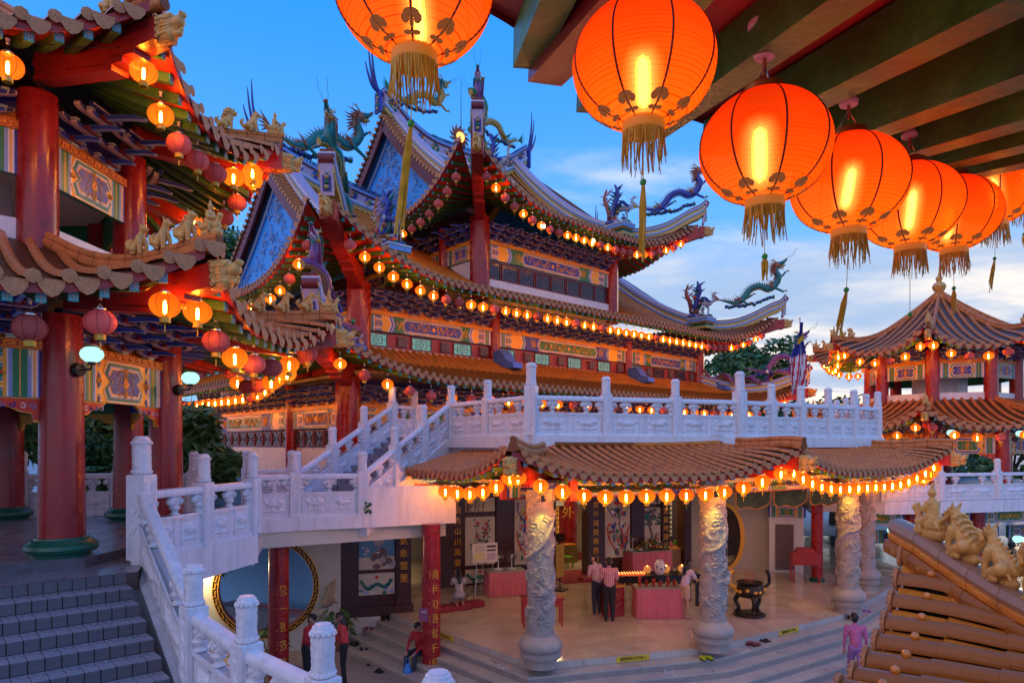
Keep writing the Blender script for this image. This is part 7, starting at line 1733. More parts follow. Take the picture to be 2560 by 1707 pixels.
def glow_shell(k):
    m = bpy.data.materials.new('glow_halo_shell'); m.use_nodes = True; t = m.node_tree; t.nodes.clear()
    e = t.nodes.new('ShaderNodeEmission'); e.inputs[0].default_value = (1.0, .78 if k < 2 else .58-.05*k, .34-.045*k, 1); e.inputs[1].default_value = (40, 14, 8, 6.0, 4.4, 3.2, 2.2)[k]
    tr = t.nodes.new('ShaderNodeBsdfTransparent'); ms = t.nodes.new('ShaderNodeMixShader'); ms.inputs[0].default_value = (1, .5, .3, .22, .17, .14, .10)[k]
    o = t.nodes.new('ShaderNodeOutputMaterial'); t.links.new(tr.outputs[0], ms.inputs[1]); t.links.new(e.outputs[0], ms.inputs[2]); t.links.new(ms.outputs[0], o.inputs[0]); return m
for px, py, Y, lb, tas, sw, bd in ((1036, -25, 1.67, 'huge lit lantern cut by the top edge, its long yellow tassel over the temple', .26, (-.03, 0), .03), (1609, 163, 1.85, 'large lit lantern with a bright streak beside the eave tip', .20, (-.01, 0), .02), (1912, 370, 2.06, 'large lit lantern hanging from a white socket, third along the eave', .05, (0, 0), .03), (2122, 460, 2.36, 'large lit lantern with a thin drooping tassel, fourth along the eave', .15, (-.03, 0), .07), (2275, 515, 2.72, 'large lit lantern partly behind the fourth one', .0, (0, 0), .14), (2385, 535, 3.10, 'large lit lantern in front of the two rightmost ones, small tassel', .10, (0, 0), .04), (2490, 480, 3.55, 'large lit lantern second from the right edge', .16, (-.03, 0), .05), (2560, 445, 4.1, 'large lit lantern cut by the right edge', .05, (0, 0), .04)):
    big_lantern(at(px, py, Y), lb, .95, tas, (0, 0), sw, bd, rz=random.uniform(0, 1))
# ================================================================== tiled roof corner at the lower right
NR = thing('roof_corner', 'near corner of a glazed amber tile roof with ceramic beasts on its ridge', 'roof', (4.20, 6.95, 0.11), atan2(-.746, -.666))
class NSide(Side):
    def P(s, x, d, dz=0.0):
        return V((x, d-.15*max(0, 1-x/2.2)**2, -.37+.74*max(0, 1-x/2.6)**2*math.exp(-(max(d, 0)/1.35)**2)+.07*d+dz+.10*max(0, d-1)**2))
ns_ = NSide(6, 3, .3, .7, lambda x: 3); HT = 1.19
gl1 = tile_mat('bright_amber_glaze', (.92, .30, .045), (.60, .18, .04), 9.0); gl2 = mat('pan_tile_glaze', (.80, .25, .03), .22, .25, 8, coat=.5, dirt=(.16, .07, .04), dirt_amt=.5, dscale=4); mort = mat('black_mortar', (.02, .018, .018), .8, .5, 20, bump=.6)
gl1.node_tree.nodes['Principled BSDF'].inputs['Coat Weight'].default_value = .3
bed = MB(); bed.grid([[ns_.P(x, d, -.06) for x in [k*.25 for k in range(25)]] for d in [0.0, .3, .6, .9, 1.2, 1.6, 2.0, 2.5, 3.0]], mort); bed.build('tile_bed', NR, 60)
fb = MB(); xs = [k*.2 for k in range(31)]; fb.grid([[ns_.P(x, .02, -.30) for x in xs], [ns_.P(x, .0, -.05) for x in xs]], red); fb.build('fascia', NR, 60)
for i in range(11):
    x = .16+.355*i; dm = min(3.0, x*HT+.10); tl = .44; nseg = max(1, math.ceil(dm/tl))
    for j in range(nseg):
        d0, d1 = j*tl-.03, min((j+1)*tl, dm+.1)
        if d1-d0 < .05: continue
        jx = random.uniform(-.006, .006); t_ = MB(); na = 9; rows = []; rr = .088
        for f in (0, .02, .5, 1.0):
            d = d0+(d1-d0)*f; p = ns_.P(x+jx, d, .015+.008*(1-f)); r2 = rr*(.985 if f == 0 else 1.0)*(1-.05*f)
            rows.append([p+V((r2*cos(pi*(q/(na-1)*1.12-.06)), 0, r2*1.05*sin(pi*(q/(na-1)*1.12-.06)))) for q in range(na)])
        t_.grid(rows, gl1); t_.add(rows[0], [tuple(range(na))], gl1); t_.build('barrel_tile', NR, 50)
        # pan tiles lie lower, each lapping the next
        pn = MB(); xa, xb = x+.088, x+.355-.088; rows = [[ns_.P(xa-.03+(xb-xa+.06)*u, d, -.030+.022*(1-f)+(.012*(2*u-1)**2)) for u in (0, .25, .5, .75, 1)] for d, f in ((d0, 0), (d0+.012, 0.0), (d1+.02, 1))]
        pn.grid(rows, gl2); pn.add([rows[0][k] for k in range(5)]+[rows[0][k]-V((0, 0, .025)) for k in range(5)], [(0, 1, 6, 5), (1, 2, 7, 6), (2, 3, 8, 7), (3, 4, 9, 8)], gl2)
        if d1 < (x+.18)*HT+.1: pn.build('pan_tile', NR, 50)
    MB().ell(ns_.P(x, .24, .125), (.036, .036, .034), gl2, 10, 8).build('tile_knob', NR, 60)
    e = MB(); c = ns_.P(x, -.035, .045)
    e.lathe([(.105, 0), (.110, .02), (.085, .03), (.075, .022), (.05, .04), (.0, .05)], 16, tilend, c, (0, -1, 0))
    for q in range(12): e.ell(c+V((.092*cos(q*pi/6), -.02, .092*sin(q*pi/6))), (.020, .025, .020), tilend, 6, 4)
    drip(e, ns_, x+.178, .15, .20, tilend); e.build('tile_end', NR, 50)
# hip ridge in laid segments, two courses high
hp = catmull([ns_.P(0, 0)+V((-.06, -.10, .03))]+[ns_.P(d/HT, d, .0) for d in (.15, .45, .8, 1.2, 1.6, 2.1, 2.7)], 6)
hc = [0]
for i in range(len(hp)-1): hc.append(hc[-1]+(hp[i+1]-hp[i]).length)
def hs_(s):
    s = max(0, min(hc[-1]-1e-4, s)); i = max(j for j in range(len(hc)-1) if hc[j] <= s); return hp[i].lerp(hp[i+1], (s-hc[i])/(hc[i+1]-hc[i]))
def ridge_seg(s0, s1, prof, m, nm):
    rows = []
    for f in (0, .03, .97, 1):
        s = s0+(s1-s0)*f; t = hs_(s+.05)-hs_(s-.05); t.z = 0; t.normalize(); sd_ = V((t.y, -t.x, 0)); g = .97 if f in (0, 1) else 1
        rows.append([hs_(s)+sd_*(a*g)+V((0, 0, b)) for a, b in prof+[prof[0]]])
    q = MB(); q.grid(rows, m); q.add(rows[0][:-1], [tuple(range(len(prof)))], m); q.add(rows[-1][:-1], [tuple(range(len(prof)-1, -1, -1))], m); q.build(nm, NR, 35)
rg = tile_mat('pale_ridge_glaze', (.94, .54, .32), (.72, .32, .14), 9.0); rg.node_tree.nodes['Principled BSDF'].inputs['Coat Weight'].default_value = .5
s = -.0
while s < hc[-1]-.1:
    e = min(s+.34, hc[-1])
    ridge_seg(s, e-.006, [(.19, -.05), (.20, .02), (.165, .075), (-.165, .075), (-.20, .02), (-.19, -.05)], gl1, 'ridge_base_tile'); ridge_seg(s+.02, e+.012, [(.14, .08), (.155, .12), (.15, .155), (-.15, .155), (-.155, .12), (-.14, .08)], gl2, 'ridge_course_tile'); ridge_seg(s, e-.006, [(.125, .156), (.14, .20), (.105, .262), (.04, .285), (-.04, .285), (-.105, .262), (-.14, .20), (-.125, .156)], rg, 'ridge_cap_tile'); s += .34
for i, kd in enumerate(('rider', 'goat', 'hound', 'lion', 'horse')):
    s = .42+.42*i; p = hs_(s)+V((0, 0, .28)); t = hs_(s-.1)-hs_(s+.1); b = link(BNAME[kd], BEAST[kd], NR); b.matrix_local = M.Translation(p) @ M.Rotation(atan2(t.y, t.x), 4, 'Z') @ M.Scale(.98, 4)
# ================================================================== things and people in the hall (floor ZH) and courtyard (ZG)
def fl(px, py, z=ZH):                  # point on a floor seen at a photo pixel
    Y = (EYE-z)*F/(py-HY); return V(((px-1280)/F*Y, Y, z))
def skirt_table(p, rz, w, d, h, label, cloth_m=pcloth):
    o = thing('skirted_table', label, 'table', p, rz); MB().box((0, 0, h-.015), (w+.02, d+.02, .03), mat('table_top_green', (.30, .32, .26), .4)).build('tabletop', o)
    mb = MB(); per = []; n = int((w+d)*2/.035)
    for k in range(n+1):
        s = (w+d)*2*(k % n)/n
        x, y, nx, ny = (s-w/2, -d/2, 0, -1) if s < w else (w/2, s-w-d/2, 1, 0) if s < w+d else (w/2-(s-w-d), d/2, 0, 1) if s < 2*w+d else (-w/2, d/2-(s-2*w-d), -1, 0)
        per.append((x, y, nx, ny, k))
    rows = []
    for f in (1, .8, .4, 0):
        a = .006+.022*(1-f); rows.append([(x+nx*a*(1+.9*sin(k*1.55)), y+ny*a*(1+.9*sin(k*1.55)), .01+(h-.03)*f) for x, y, nx, ny, k in per])
    mb.grid(rows[::-1], cloth_m); mb.build('pleated_skirt', o, 60); return o
def fan(p, rz, label, h=.62):
    o = thing('table_fan', label, 'fan', p, rz); MB().lathe([(.14, 0), (.14, .025), (.05, .05), (.025, .06)], 18, white).build('base', o, 40); MB().tube([(0, 0, .04), (0, 0, h-.2)], .018, 8, white).build('stem', o); c = (0, 0, h-.2)
    MB().ell((0, .07, h-.2), (.06, .09, .06), white, 10, 8).build('motor', o, 50); cg = MB()
    for k in range(18):
        q = 2*pi*k/18; cg.tube([(.04*cos(q), -.09, c[2]+.04*sin(q)), (.16*cos(q), -.08, c[2]+.16*sin(q)), (.20*cos(q), -.02, c[2]+.20*sin(q)), (.15*cos(q), .04, c[2]+.15*sin(q))], .003, 3, greyb)
    for r, y in ((.20, -.02), (.12, -.085)): cg.tube([(r*cos(2*pi*k/24), y, c[2]+r*sin(2*pi*k/24)) for k in range(25)], .005, 4, greyb, caps=False)
    cg.build('guard', o)
    for k in range(3): q = 2*pi*k/3; MB().add([(.03*cos(q), -.02, c[2]+.03*sin(q)), (.17*cos(q-.4), -.05, c[2]+.17*sin(q-.4)), (.18*cos(q+.1), -.01, c[2]+.18*sin(q+.1)), (.13*cos(q+.5), .02, c[2]+.13*sin(q+.5))], [(0, 1, 2, 3)], greyb).build('blade', o)
    MB().ell((0, -.08, c[2]), (.035, .02, .035), white, 10, 6).build('hub', o)
TF = R(22)
t1 = fl(1262, 1492); t1.y += .5; skirt_table(t1, TF-.1, 1.25, .7, .80, 'pink skirted table with two fans near the notice board'); fan(t1+V((-.22, -.05, .80)), .3, 'left electric fan on the pink table by the notice board'); fan(t1+V((.22, .05, .80)), -.2, 'right electric fan on the pink table by the notice board')
nb = fl(1212, 1492); o = thing('notice_easel', 'white notice board on a wire easel in front of the flower painting', 'notice board', nb, TF)
MB().box((0, 0, 1.42), (.86, .03, .62), mat('notice_white', (.70, .62, .56), .5, .05)).build('board', o); q = MB()
for x, z, w_, h_, m in ((-.2, 1.30, .36, .24, mat('pale_yellow_paper', (.62, .55, .25), .6)), (-.2, 1.58, .36, .20, palep), (.22, 1.62, .30, .06, black), (.22, 1.50, .30, .05, black), (.22, 1.30, .28, .22, pinkp)): q.box((x, -.018, z), (w_, .006, h_), m)
q.build('notice_print', o)
for x, y in ((-.28, 0), (.28, 0), (0, .4)): MB().tube([(x*.9, y*.1+.03, 1.5), (x*1.15, y, 0)], .012, 6, silver).build('leg', o)
def cushion(p, rz, label): tag(MB().box((0, 0, .09), (.62, .42, .18), mat('red_leather', (.30, .015, .02), .4, .1), bev=.03).build('kneeling_cushion', None, 40, p, rz), label, 'cushion', 'red kneeling cushions')
ck = fl(1150, 1522); cushion(ck, TF, 'red kneeling cushion under the kneeling figure'); cushion(fl(1182, 1515), TF, 'red kneeling cushion right of the kneeling figure'); cushion(fl(1105, 1528), TF, 'red kneeling cushion beside the red text column'); cushion(fl(1470, 1452), TF, 'red kneeling cushion at the shrine doorway')
person('kneeler', ck+V((-.03, -.05, .14)), R(195), 'person in pale grey kneeling on a red cushion, back turned', .95)
person('man_pale', fl(1492, 1538), R(215), 'man in a pale pink shirt and dark jeans at the offering box', 1.0); person('man_plaid', fl(1523, 1554), R(178), 'man in a red plaid shirt and black trousers seen from behind', 1.02)
person('woman_shorts', fl(1712, 1546), R(120), 'woman in a lilac top and beige shorts leaning over the candle table', .95)
person('woman_red', fl(762, 1722, ZG)+V((0, .2, 0)), R(80), 'person in a dark red top standing behind the foreground post', .99); person('woman_coral', fl(852, 1716, ZG)+V((.02, .2, 0)), R(-75), 'woman with long black hair in a coral top by the steps', .99)
ps = V((-2.33, 17.15, ZG+.34)); person('sitter', ps, R(-25), 'person in red sitting on the steps, half hidden by the red column', .95)
o = thing('plastic_bag', 'blue plastic bag held by the seated person', 'bag', ps+V((-.22, -.50, -.10))); bm_ = mat('blue_plastic', (.02, .22, .62), .25, .2, 8); MB().lathe([(.05, -.26), (.10, -.22), (.12, -.10), (.08, .04), (.03, .14)], 14, bm_, fn=lambda q, z: .012*cos(5*q+z*20)).build('body', o, 60); MB().tube(catmull([(-.05, 0, .10), (-.04, 0, .24), (.03, 0, .24), (.04, 0, .10)], 4), .010, 5, bm_).build('handle', o)
person('walker', fl(2140, 1716, ZG), R(165), 'person in magenta top and violet trousers walking past the roof corner', .99)
# offering box and candle tables
ob = fl(1530, 1545)+V((.06, .35, 0)); o = thing('offering_box', 'red and gold offering box beside the plaid shirted man', 'box', ob, TF); MB().box((0, 0, .45), (.55, .40, .90), mat('red_lacquer_box', (.30, .02, .015), .3), bev=.015).build('body', o); q = MB()
for k in range(10): q.tube([(.16*cos(k*.63)*(.5+.05*k)+0, -.205, .5+.26*sin(k*.63)*(.4+.06*k)+j*.02) for j in range(3)], .012, 4, gold)
q.box((0, -.20, .86), (.56, .02, .05), gold); q.build('gold_pattern', o)
t2 = fl(1650, 1548); t2.y += .4; skirt_table(t2, R(2), 1.28, .62, .86, 'pink skirted table in front of the candle table')
for k in range(6):
    p = t2+V((-.5+.2*k, -.05+.05*(k % 2), .86)); h_ = (.30, .16, .22, .14, .26, .18)[k]; tag(MB().lathe([(.05, 0), (.06, .02), (.035, .04), (.045, h_*.6), (.055, h_*.8), (.03, h_)], 12, mat('red_vessel', (.40, .03, .02), .3)).build('offering_vessel', None, 40, p), f'{ORD[k]} red offering vessel from the left on the front pink table', 'vessel', 'red vessels on the pink table')
ct = V((t2.x+.05, t2.y+1.35, ZH)); o = thing('candle_table', 'long black altar table with rows of red candles', 'table', ct, R(8)); MB().box((0, 0, .93), (3.0, .75, .07), black, bev=.01).build('tabletop', o); MB().box((0, -.36, .80), (2.9, .03, .20), black).build('apron', o)
for x in (-1.4, 1.4):
    for y in (-.32, .32): MB().box((x, y, .45), (.09, .09, .9), black).build('leg', o)
for k in range(18): MB().ell((-1.36+.16*k, -.38, .74), (.025, .012, .025), gold, 6, 4).build('gold_stud', o)
flame = emis('candle_flame', (1.0, .28, .06), 9); wax = mat('red_wax', (.6, .04, .02), .5, emit=(1, .1, .02), es=.6)
for k in range(26):
    p = ct+M.Rotation(R(8), 3, 'Z') @ V((-1.25+.085*(k % 13)+.03*(k//13), -.22+.20*(k//13), .965)); c = MB().lathe([(.028, 0), (.028, .035), (.020, .036)], 8, wax); c.ell((0, 0, .052), (.009, .009, .018), flame, 6, 5); tag(c.build('candle', None, None, p), f'small red votive candle, {ordn(k % 13)} in the {"front" if k < 13 else "back"} row on the black table', 'candle', 'votive candles')
for k, x in enumerate((-.05, .55, 1.05)):
    p = ct+M.Rotation(R(8), 3, 'Z') @ V((x, .02, .97)); o = thing('glass_oil_lamp', f'{ORD[k]} glass oil lamp from the left with a burning wick', 'lamp', p, 0, 'oil lamps on the candle table'); MB().lathe([(.05, 0), (.09, .02), (.12, .12), (.10, .20)], 14, mat('amber_glass', (.5, .22, .06), .15, emit=(1, .35, .08), es=.35)).build('bowl', o, 50); MB().ell((0, 0, .20), (.02, .02, .04), flame, 8, 6).build('flame', o)
vp = ct+V((.30, -.10, .965)); o = thing('porcelain_jar', 'white blue-flowered porcelain jar on the candle table', 'jar', vp); MB().lathe([(.10, 0), (.14, .05), (.17, .20), (.15, .32), (.10, .40), (.11, .43)], 20, white).build('body', o, 50); q = MB()
for k in range(8): a = k*.8; q.ell((.165*cos(a), .165*sin(a), .18+.05*(k % 2)), (.03, .03, .04), bluep, 6, 4)
q.build('flower_print', o)
# rear pink table with flowers and fan
t3 = fl(1620, 1432); t3.y += .2; skirt_table(t3, TF, 1.75, .75, .86, 'pink skirted table at the back wall below the guardian painting'); fan(t3+V((-.55, 0, .86)), .1, 'electric fan on the rear pink table'); 
FLW = [mat('yellow_petal', (.75, .55, .05), .6), mat('red_petal', (.5, .04, .04), .6), mat('white_petal', (.75, .72, .66), .6), mat('dark_leaf', (.03, .09, .025), .5)]
o = thing('flower_arrangement', 'mound of yellow, white and red flowers on the rear pink table', 'flowers', t3+V((.15, 0, .86)), TF)
for j, nm in enumerate(('yellow_blossoms', 'red_blossoms', 'white_blossoms', 'leaves')):
    q = MB(); r_ = random.Random(j)
    for k in range((60, 30, 36, 120)[j]):
        x, y = r_.uniform(-.62, .72), r_.uniform(-.28, .28); z = max(.03, (.42*(1-abs(x-.05)*1.1))*r_.uniform(.3, 1.05)); q.ell((x, y-.06*r_.random(), z), (.04, .04, .028) if j < 3 else (.06, .03, .02), FLW[j], 6, 4, M.Rotation(r_.uniform(0, 6), 3, 'X'))
    q.build(nm, o)['kind'] = 'stuff'
# red low table behind the first dragon column, signboard, desk, chairs
rp = fl(1356, 1568); o = thing('red_table', 'red wooden table partly hidden behind the nearest dragon column', 'table', rp+V((0, .3, 0)), R(5)); MB().box((0, 0, .74), (1.15, .5, .05), red).build('tabletop', o); MB().box((0, -.22, .62), (1.05, .03, .18), red).build('apron', o)
for x in (-.52, .52):
    for y in (-.2, .2): MB().box((x, y, .36), (.05, .05, .72), red).build('leg', o)
sp0 = fl(1400, 1475); o = thing('sign_stand', 'yellow edged sign board on a black stand beside the dragon column', 'sign', sp0, R(60)); MB().box((0, 0, 1.0), (.55, .05, 1.1), ymix).build('board', o); MB().box((0, 0, .03), (.5, .4, .04), black).build('base', o); MB().tube([(0, 0, .03), (0, 0, .5)], .02, 6, black).build('post', o)
gch = mat('green_plastic', (.16, .50, .02), .35)
def chair(p, rz, label):
    o = thing('plastic_chair', label, 'chair', p, rz, 'green plastic chairs'); MB().box((0, 0, .44), (.40, .40, .03), gch, bev=.008).build('seat', o)
    b = MB()
    for x in (-.17, 0, .17): b.box((x, .20, .68), (.07 if x else .12, .03, .46), gch)
    b.box((0, .20, .90), (.42, .035, .09), gch); b.build('backrest', o)
    for x in (-.17, .17):
        for y in (-.17, .17): MB().tube([(x, y, .44), (x*1.2, y*1.2, 0)], [.022, .018], 6, gch).build('leg', o)
chair(P2(BA, BD, 5.55, -1.9)+V((0, 0, ZH)), R(60), 'lime green plastic chair inside the shrine doorway'); chair(P2(BA, BD, 10.1, -.9)+V((0, 0, ZH)), R(-40), 'lime green plastic chair by the counter opening')
def desk(p, rz, label, w_=1.2):
    o = thing('office_desk', label, 'desk', p, rz); MB().box((0, 0, .74), (w_, .55, .04), ochre).build('desktop', o); MB().box((0, -.24, .37), (w_, .03, .72), mat('wood_panel', (.30, .17, .08), .5, .2, 8)).build('front_panel', o); return o
dk = P2(BA, BD, 5.9, -3.0)+V((0, 0, ZH)); desk(dk, BD, 'wooden desk with a monitor behind the green chair'); o = thing('monitor', 'black computer monitor on the desk in the shrine room', 'monitor', dk+V((-.1, 0, .76)), BD); MB().box((0, 0, .28), (.50, .04, .32), black).build('screen', o); MB().box((0, .02, .08), (.05, .05, .14), black).build('neck', o); MB().box((0, 0, .01), (.22, .18, .02), black).build('foot', o)
dk2 = P2(BA, BD, 9.6, -.5)+V((0, 0, ZH)); desk(dk2, BD, 'wooden counter in the opening right of the tree painting', 1.1); o = thing('bag_bundle', 'pink bundle lying on the counter', 'bundle', dk2+V((-.1, 0, .76))); MB().ell((0, 0, .10), (.20, .14, .10), pcloth, 12, 8).build('body', o, 60); MB().ell((.05, 0, .20), (.04, .04, .05), pcloth, 8, 6).build('knot', o, 60)
# incense burner and red cabinet
ib = fl(1885, 1545)+V((0, .35, 0)); o = thing('incense_burner', 'black bronze incense burner on a three legged stand', 'incense burner', ib); brz = mat('black_bronze', (.02, .016, .014), .35, .3, 12, metal=.4)
MB().lathe([(.10, .50), (.30, .54), (.40, .66), (.40, .80), (.33, .88), (.36, .93), (.38, .96), (.34, .97), (.30, .93)], 28, brz).build('bowl', o, 50)
for k in range(3):
    q = 2*pi*k/3+.5; MB().tube(catmull([(.30*cos(q), .30*sin(q), .58), (.40*cos(q), .40*sin(q), .40), (.30*cos(q), .30*sin(q), .20), (.38*cos(q), .38*sin(q), .06)], 4), [.07]*4+[.06]*4+[.055]*4+[.07], 8, brz).build('leg', o, 50)
MB().lathe([(.42, .0), (.45, .04), (.42, .08), (.30, .10)], 24, brz).build('stand', o, 40)
for s_ in (-1, 1): MB().tube(catmull([(s_*.36, 0, .78), (s_*.56, 0, .92), (s_*.54, 0, 1.20), (s_*.46, 0, 1.28)], 4), [.045]*12+[.02], 8, gold if s_ < 0 else brz).build('handle', o, 50)
q = MB()
for k in range(14): a = k*2.4; q.ell((.40*cos(a), .40*sin(a), .72+.05*(k % 2)), (.06, .06, .05), gold, 6, 4)
q.build('gold_relief', o)
for k in range(9): MB().tube([(.03*(k-4), .02*(k % 3), .9), (.035*(k-4), .02*(k % 3), 1.25)], .004, 4, redsof).build('incense_stick', o)
cb = fl(2020, 1458)+V((0, .25, 0)); o = thing('donation_cabinet', 'red wooden donation cabinet on thin legs beside the kiosk', 'cabinet', cb, R(-8)); MB().box((0, 0, .85), (.95, .5, .42), red).build('body', o); MB().prism([(-.34, 0), (.34, 0), (.24, .16), (-.24, .16)], red, (0, .2, 1.06), t=.4).build('lid', o)
for x in (-.42, .42):
    for y in (-.2, .2): MB().box((x, y, .32), (.05, .05, .64), red).build('leg', o)
o = thing('stone_bench', 'white stone bench under the far terrace', 'bench', (13.3, 24.6, ZG+.12), R(15)); MB().box((0, 0, .44), (1.0, .4, .09), stone, bev=.02).build('seat', o)
for x in (-.32, .32): MB().lathe([(.15, 0), (.08, .12), (.08, .28), (.14, .40)], 12, stone, (x, 0, 0)).build('leg', o, 40)
# ---- shoes left on the steps
def shoe_mesh(kind, m):
    mb = MB(); 
    if kind == 'sandal':
        mb.prism([(-.045, -.12), (.045, -.12), (.052, .0), (.045, .10), (0, .135), (-.045, .10), (-.04, 0)], m, ux=(1, 0, 0), uy=(0, 1, 0), t=.022); mb.tube([(-.05, .02, .02), (0, .05, .055), (.05, .02, .02)], .008, 5, m); mb.tube([(0, .05, .055), (0, .10, .02)], .007, 5, m)
    else:
        mb.tube([(0, -.12, .045), (0, -.05, .055), (0, .05, .045), (0, .13, .028)], [.035, .046, .042, .022], 8, m); mb.prism([(-.04, -.14), (.04, -.14), (.045, .05), (0, .155), (-.045, .05)], black, ux=(1, 0, 0), uy=(0, 1, 0), t=.018)
    return mb.mesh('shoe', 40)
lime = mat('lime_shoe', (.45, .55, .02), .5); brn = mat('brown_leather', (.12, .05, .03), .5); wsh = mat('white_sandal', (.5, .48, .5), .5); vio = mat('violet_sandal', (.30, .10, .38), .5); mar = mat('maroon_slipper', (.22, .03, .03), .5)
SH = [(1764, 1648, 3, 'shoe', lime, 'pair of lime running shoes on the steps before the second column'), (1813, 1646, 3, 'shoe', blk, 'pair of black shoes right of the lime ones'), (1871, 1638, 3, 'sandal', brn, 'pair of brown sandals on the right of the front steps'), (1885, 1612, 2, 'shoe', mar, 'pair of maroon slippers near the step edge at right'), (1672, 1680, 4, 'sandal', wsh, 'pair of pale sandals low on the front steps'), (1255, 1668, 4, 'sandal', wsh, 'pair of pale sandals on the steps left of the nearest dragon column'), (2132, 1546, 1, 'shoe', blk, 'pair of black shoes at the base of the third dragon column'), (2166, 1528, 1, 'sandal', vio, 'pair of violet sandals right of the third dragon column'), (1912, 1602, 2, 'sandal', blk, 'pair of black sandals on the right steps'), (964, 1548, 1, 'shoe', blk, 'dark shoes on the top step by the painted wall'), (922, 1572, 2, 'sandal', mar, 'dark slippers on the second step by the painted wall'), (890, 1612, 9, 'shoe', blk, 'black and white trainers at the foot of the left steps'), (910, 1622, 9, 'sandal', jeans, 'blue flip flops at the foot of the left steps'), (895, 1637, 9, 'sandal', lime, 'yellow flip flops on the courtyard paving'), (930, 1660, 9, 'sandal', blk, 'large black sandals lying on the courtyard paving'), (948, 1678, 9, 'sandal', blk, 'black flip flops nearest the seated person'), (1018, 1696, 9, 'sandal', brn, 'brown sandals beside the red text column')]
smk = {}
def outside(p):
    best = 1e9
    for i in range(len(HE)-1):
        a, b = HE[i], HE[i+1]; d = (b-a).normalized(); nn = V((d.y, -d.x, 0)); t = (V((p.x, p.y, 0))-a).dot(d)
        if -.8 < t < (b-a).length+.8: v = (V((p.x, p.y, 0))-a).dot(nn); best = v if abs(v) < abs(best) else best
    return best
def step_at(px, py):
    for k in range(0, 5):
        p = fl(px, py, ZH-.166*k); d = outside(p)
        if .37*(k-1)-.05 < d < .37*k+.02: return p.z, p
    p = fl(px, py, ZG); return p.z, p
for px, py, st_, kd, m, lb_ in SH:
    z, p = step_at(px, py); o = thing('pair_of_shoes', lb_, 'shoes', p, random.uniform(-1.2, 1.2), 'shoes left by the steps')
    if (kd, m.name) not in smk: smk[(kd, m.name)] = shoe_mesh(kd, m)
    for s_ in (-1, 1): link('shoe', smk[(kd, m.name)], o, (s_*.075, random.uniform(-.05, .05), .003), random.uniform(-.3, .3))
# bare bulbs on the eaves
for p, lb_ in ((at(352, 138, 9.2), 'bare glowing bulb under the upper eave of the left pavilion'), (at(1360, 566, 27), 'left bare glowing bulb among the top eave lanterns'), (at(1484, 602, 29), 'right bare glowing bulb among the top eave lanterns')):
    o = thing('bare_bulb', lb_, 'bulb', p); MB().ell((0, 0, 0), (.06, .06, .075), bulbw, 10, 8).build('glass', o, 60); MB().lathe([(.03, .06), (.03, .12), (.02, .13)], 8, porc).build('socket', o)
# ================================================================== planting, flag, backdrop trees
lf1 = [mat('leaf_dark', (.030, .095, .022), .5, .35, 2), mat('leaf_mid', (.060, .16, .035), .5, .35, 2), mat('leaf_light', (.11, .22, .05), .5, .3, 2)]
for m in lf1:
    b = m.node_tree.nodes['Principled BSDF']; b.inputs['Subsurface Weight'].default_value = 0
bark = mat('bark', (.07, .05, .035), .85, .3, 6, bump=.5)
def leaf_cloud(name, parent, centres, n, size, seed, elong=1.0, droop=0.0, mats=lf1):
    r = np.random.RandomState(seed); k = r.randint(0, len(centres), n); C = np.array([c[:3] for c in centres])[k]; Rd = np.array([c[3] for c in centres])[k]
    d = r.normal(size=(n, 3)); d /= np.linalg.norm(d, axis=1)[:, None]; p = C+d*(Rd*r.uniform(.35, 1.05, n)**.6)[:, None]*np.array([1, 1, .8])
    a = r.normal(size=(n, 3)); a[:, 2] = a[:, 2]*.5-droop; a /= np.linalg.norm(a, axis=1)[:, None]; b = np.cross(a, r.normal(size=(n, 3))); b /= np.linalg.norm(b, axis=1)[:, None]
    s = size*r.uniform(.6, 1.3, n)[:, None]; v = np.stack([p-a*s*elong, p+b*s*.5, p+a*s*elong, p-b*s*.5], 1).reshape(-1, 3)
    me = bpy.data.meshes.new(name); me.from_pydata(v.tolist(), [], [(4*i, 4*i+1, 4*i+2, 4*i+3) for i in range(n)])
    for m in mats: me.materials.append(m)
    me.polygons.foreach_set('material_index', r.choice(len(mats), n, p=[.45, .38, .17]).astype(np.int32)); me.update(); return link(name, me, parent)
def tree(p, h, rad, n, label, size=.16, seed=1, lobes=14, trunk_h=.45, elong=1.2, droop=0.0, grp=None):
    r = random.Random(seed); o = thing('broadleaf_tree', label, 'tree', p, 0, grp); cs = []
    for k in range(lobes):
        q = r.uniform(0, 6.28); rr = rad*sqrt(r.random())*.8; cs.append((rr*cos(q), rr*sin(q), h*(trunk_h+.1)+(h*(1-trunk_h)-.3)*r.random(), rad*r.uniform(.28, .50)))
    t = MB(); t.tube(catmull([(0, 0, 0), (.1, .05, h*.3), (-.05, 0, h*.6), (0, .1, h*.9)], 4), [h*.035*(1-k/15) for k in range(13)], 8, bark)
    for c in cs: t.tube([(0, 0, h*r.uniform(.25, .5)), (c[0]*.5, c[1]*.5, c[2]*.75), c[:3]], [h*.014, h*.010, h*.003], 5, bark)
    t.build('trunk', o, 50); leaf_cloud('crown', o, cs, n, size, seed, elong, droop); return o
G = 'trees behind the temple grounds'
tree((-20.5, 47, ZG), 19.5, 4.2, 7000, 'leafy tree rising behind the temple between pavilion and blue gable', .26, 2, 16, .45, grp=G)
tree((20.5, 60, ZG), 13.2, 4.4, 9000, 'dense dark tree behind the right end of the temple roofs', .28, 3, 20, .3, grp=G)
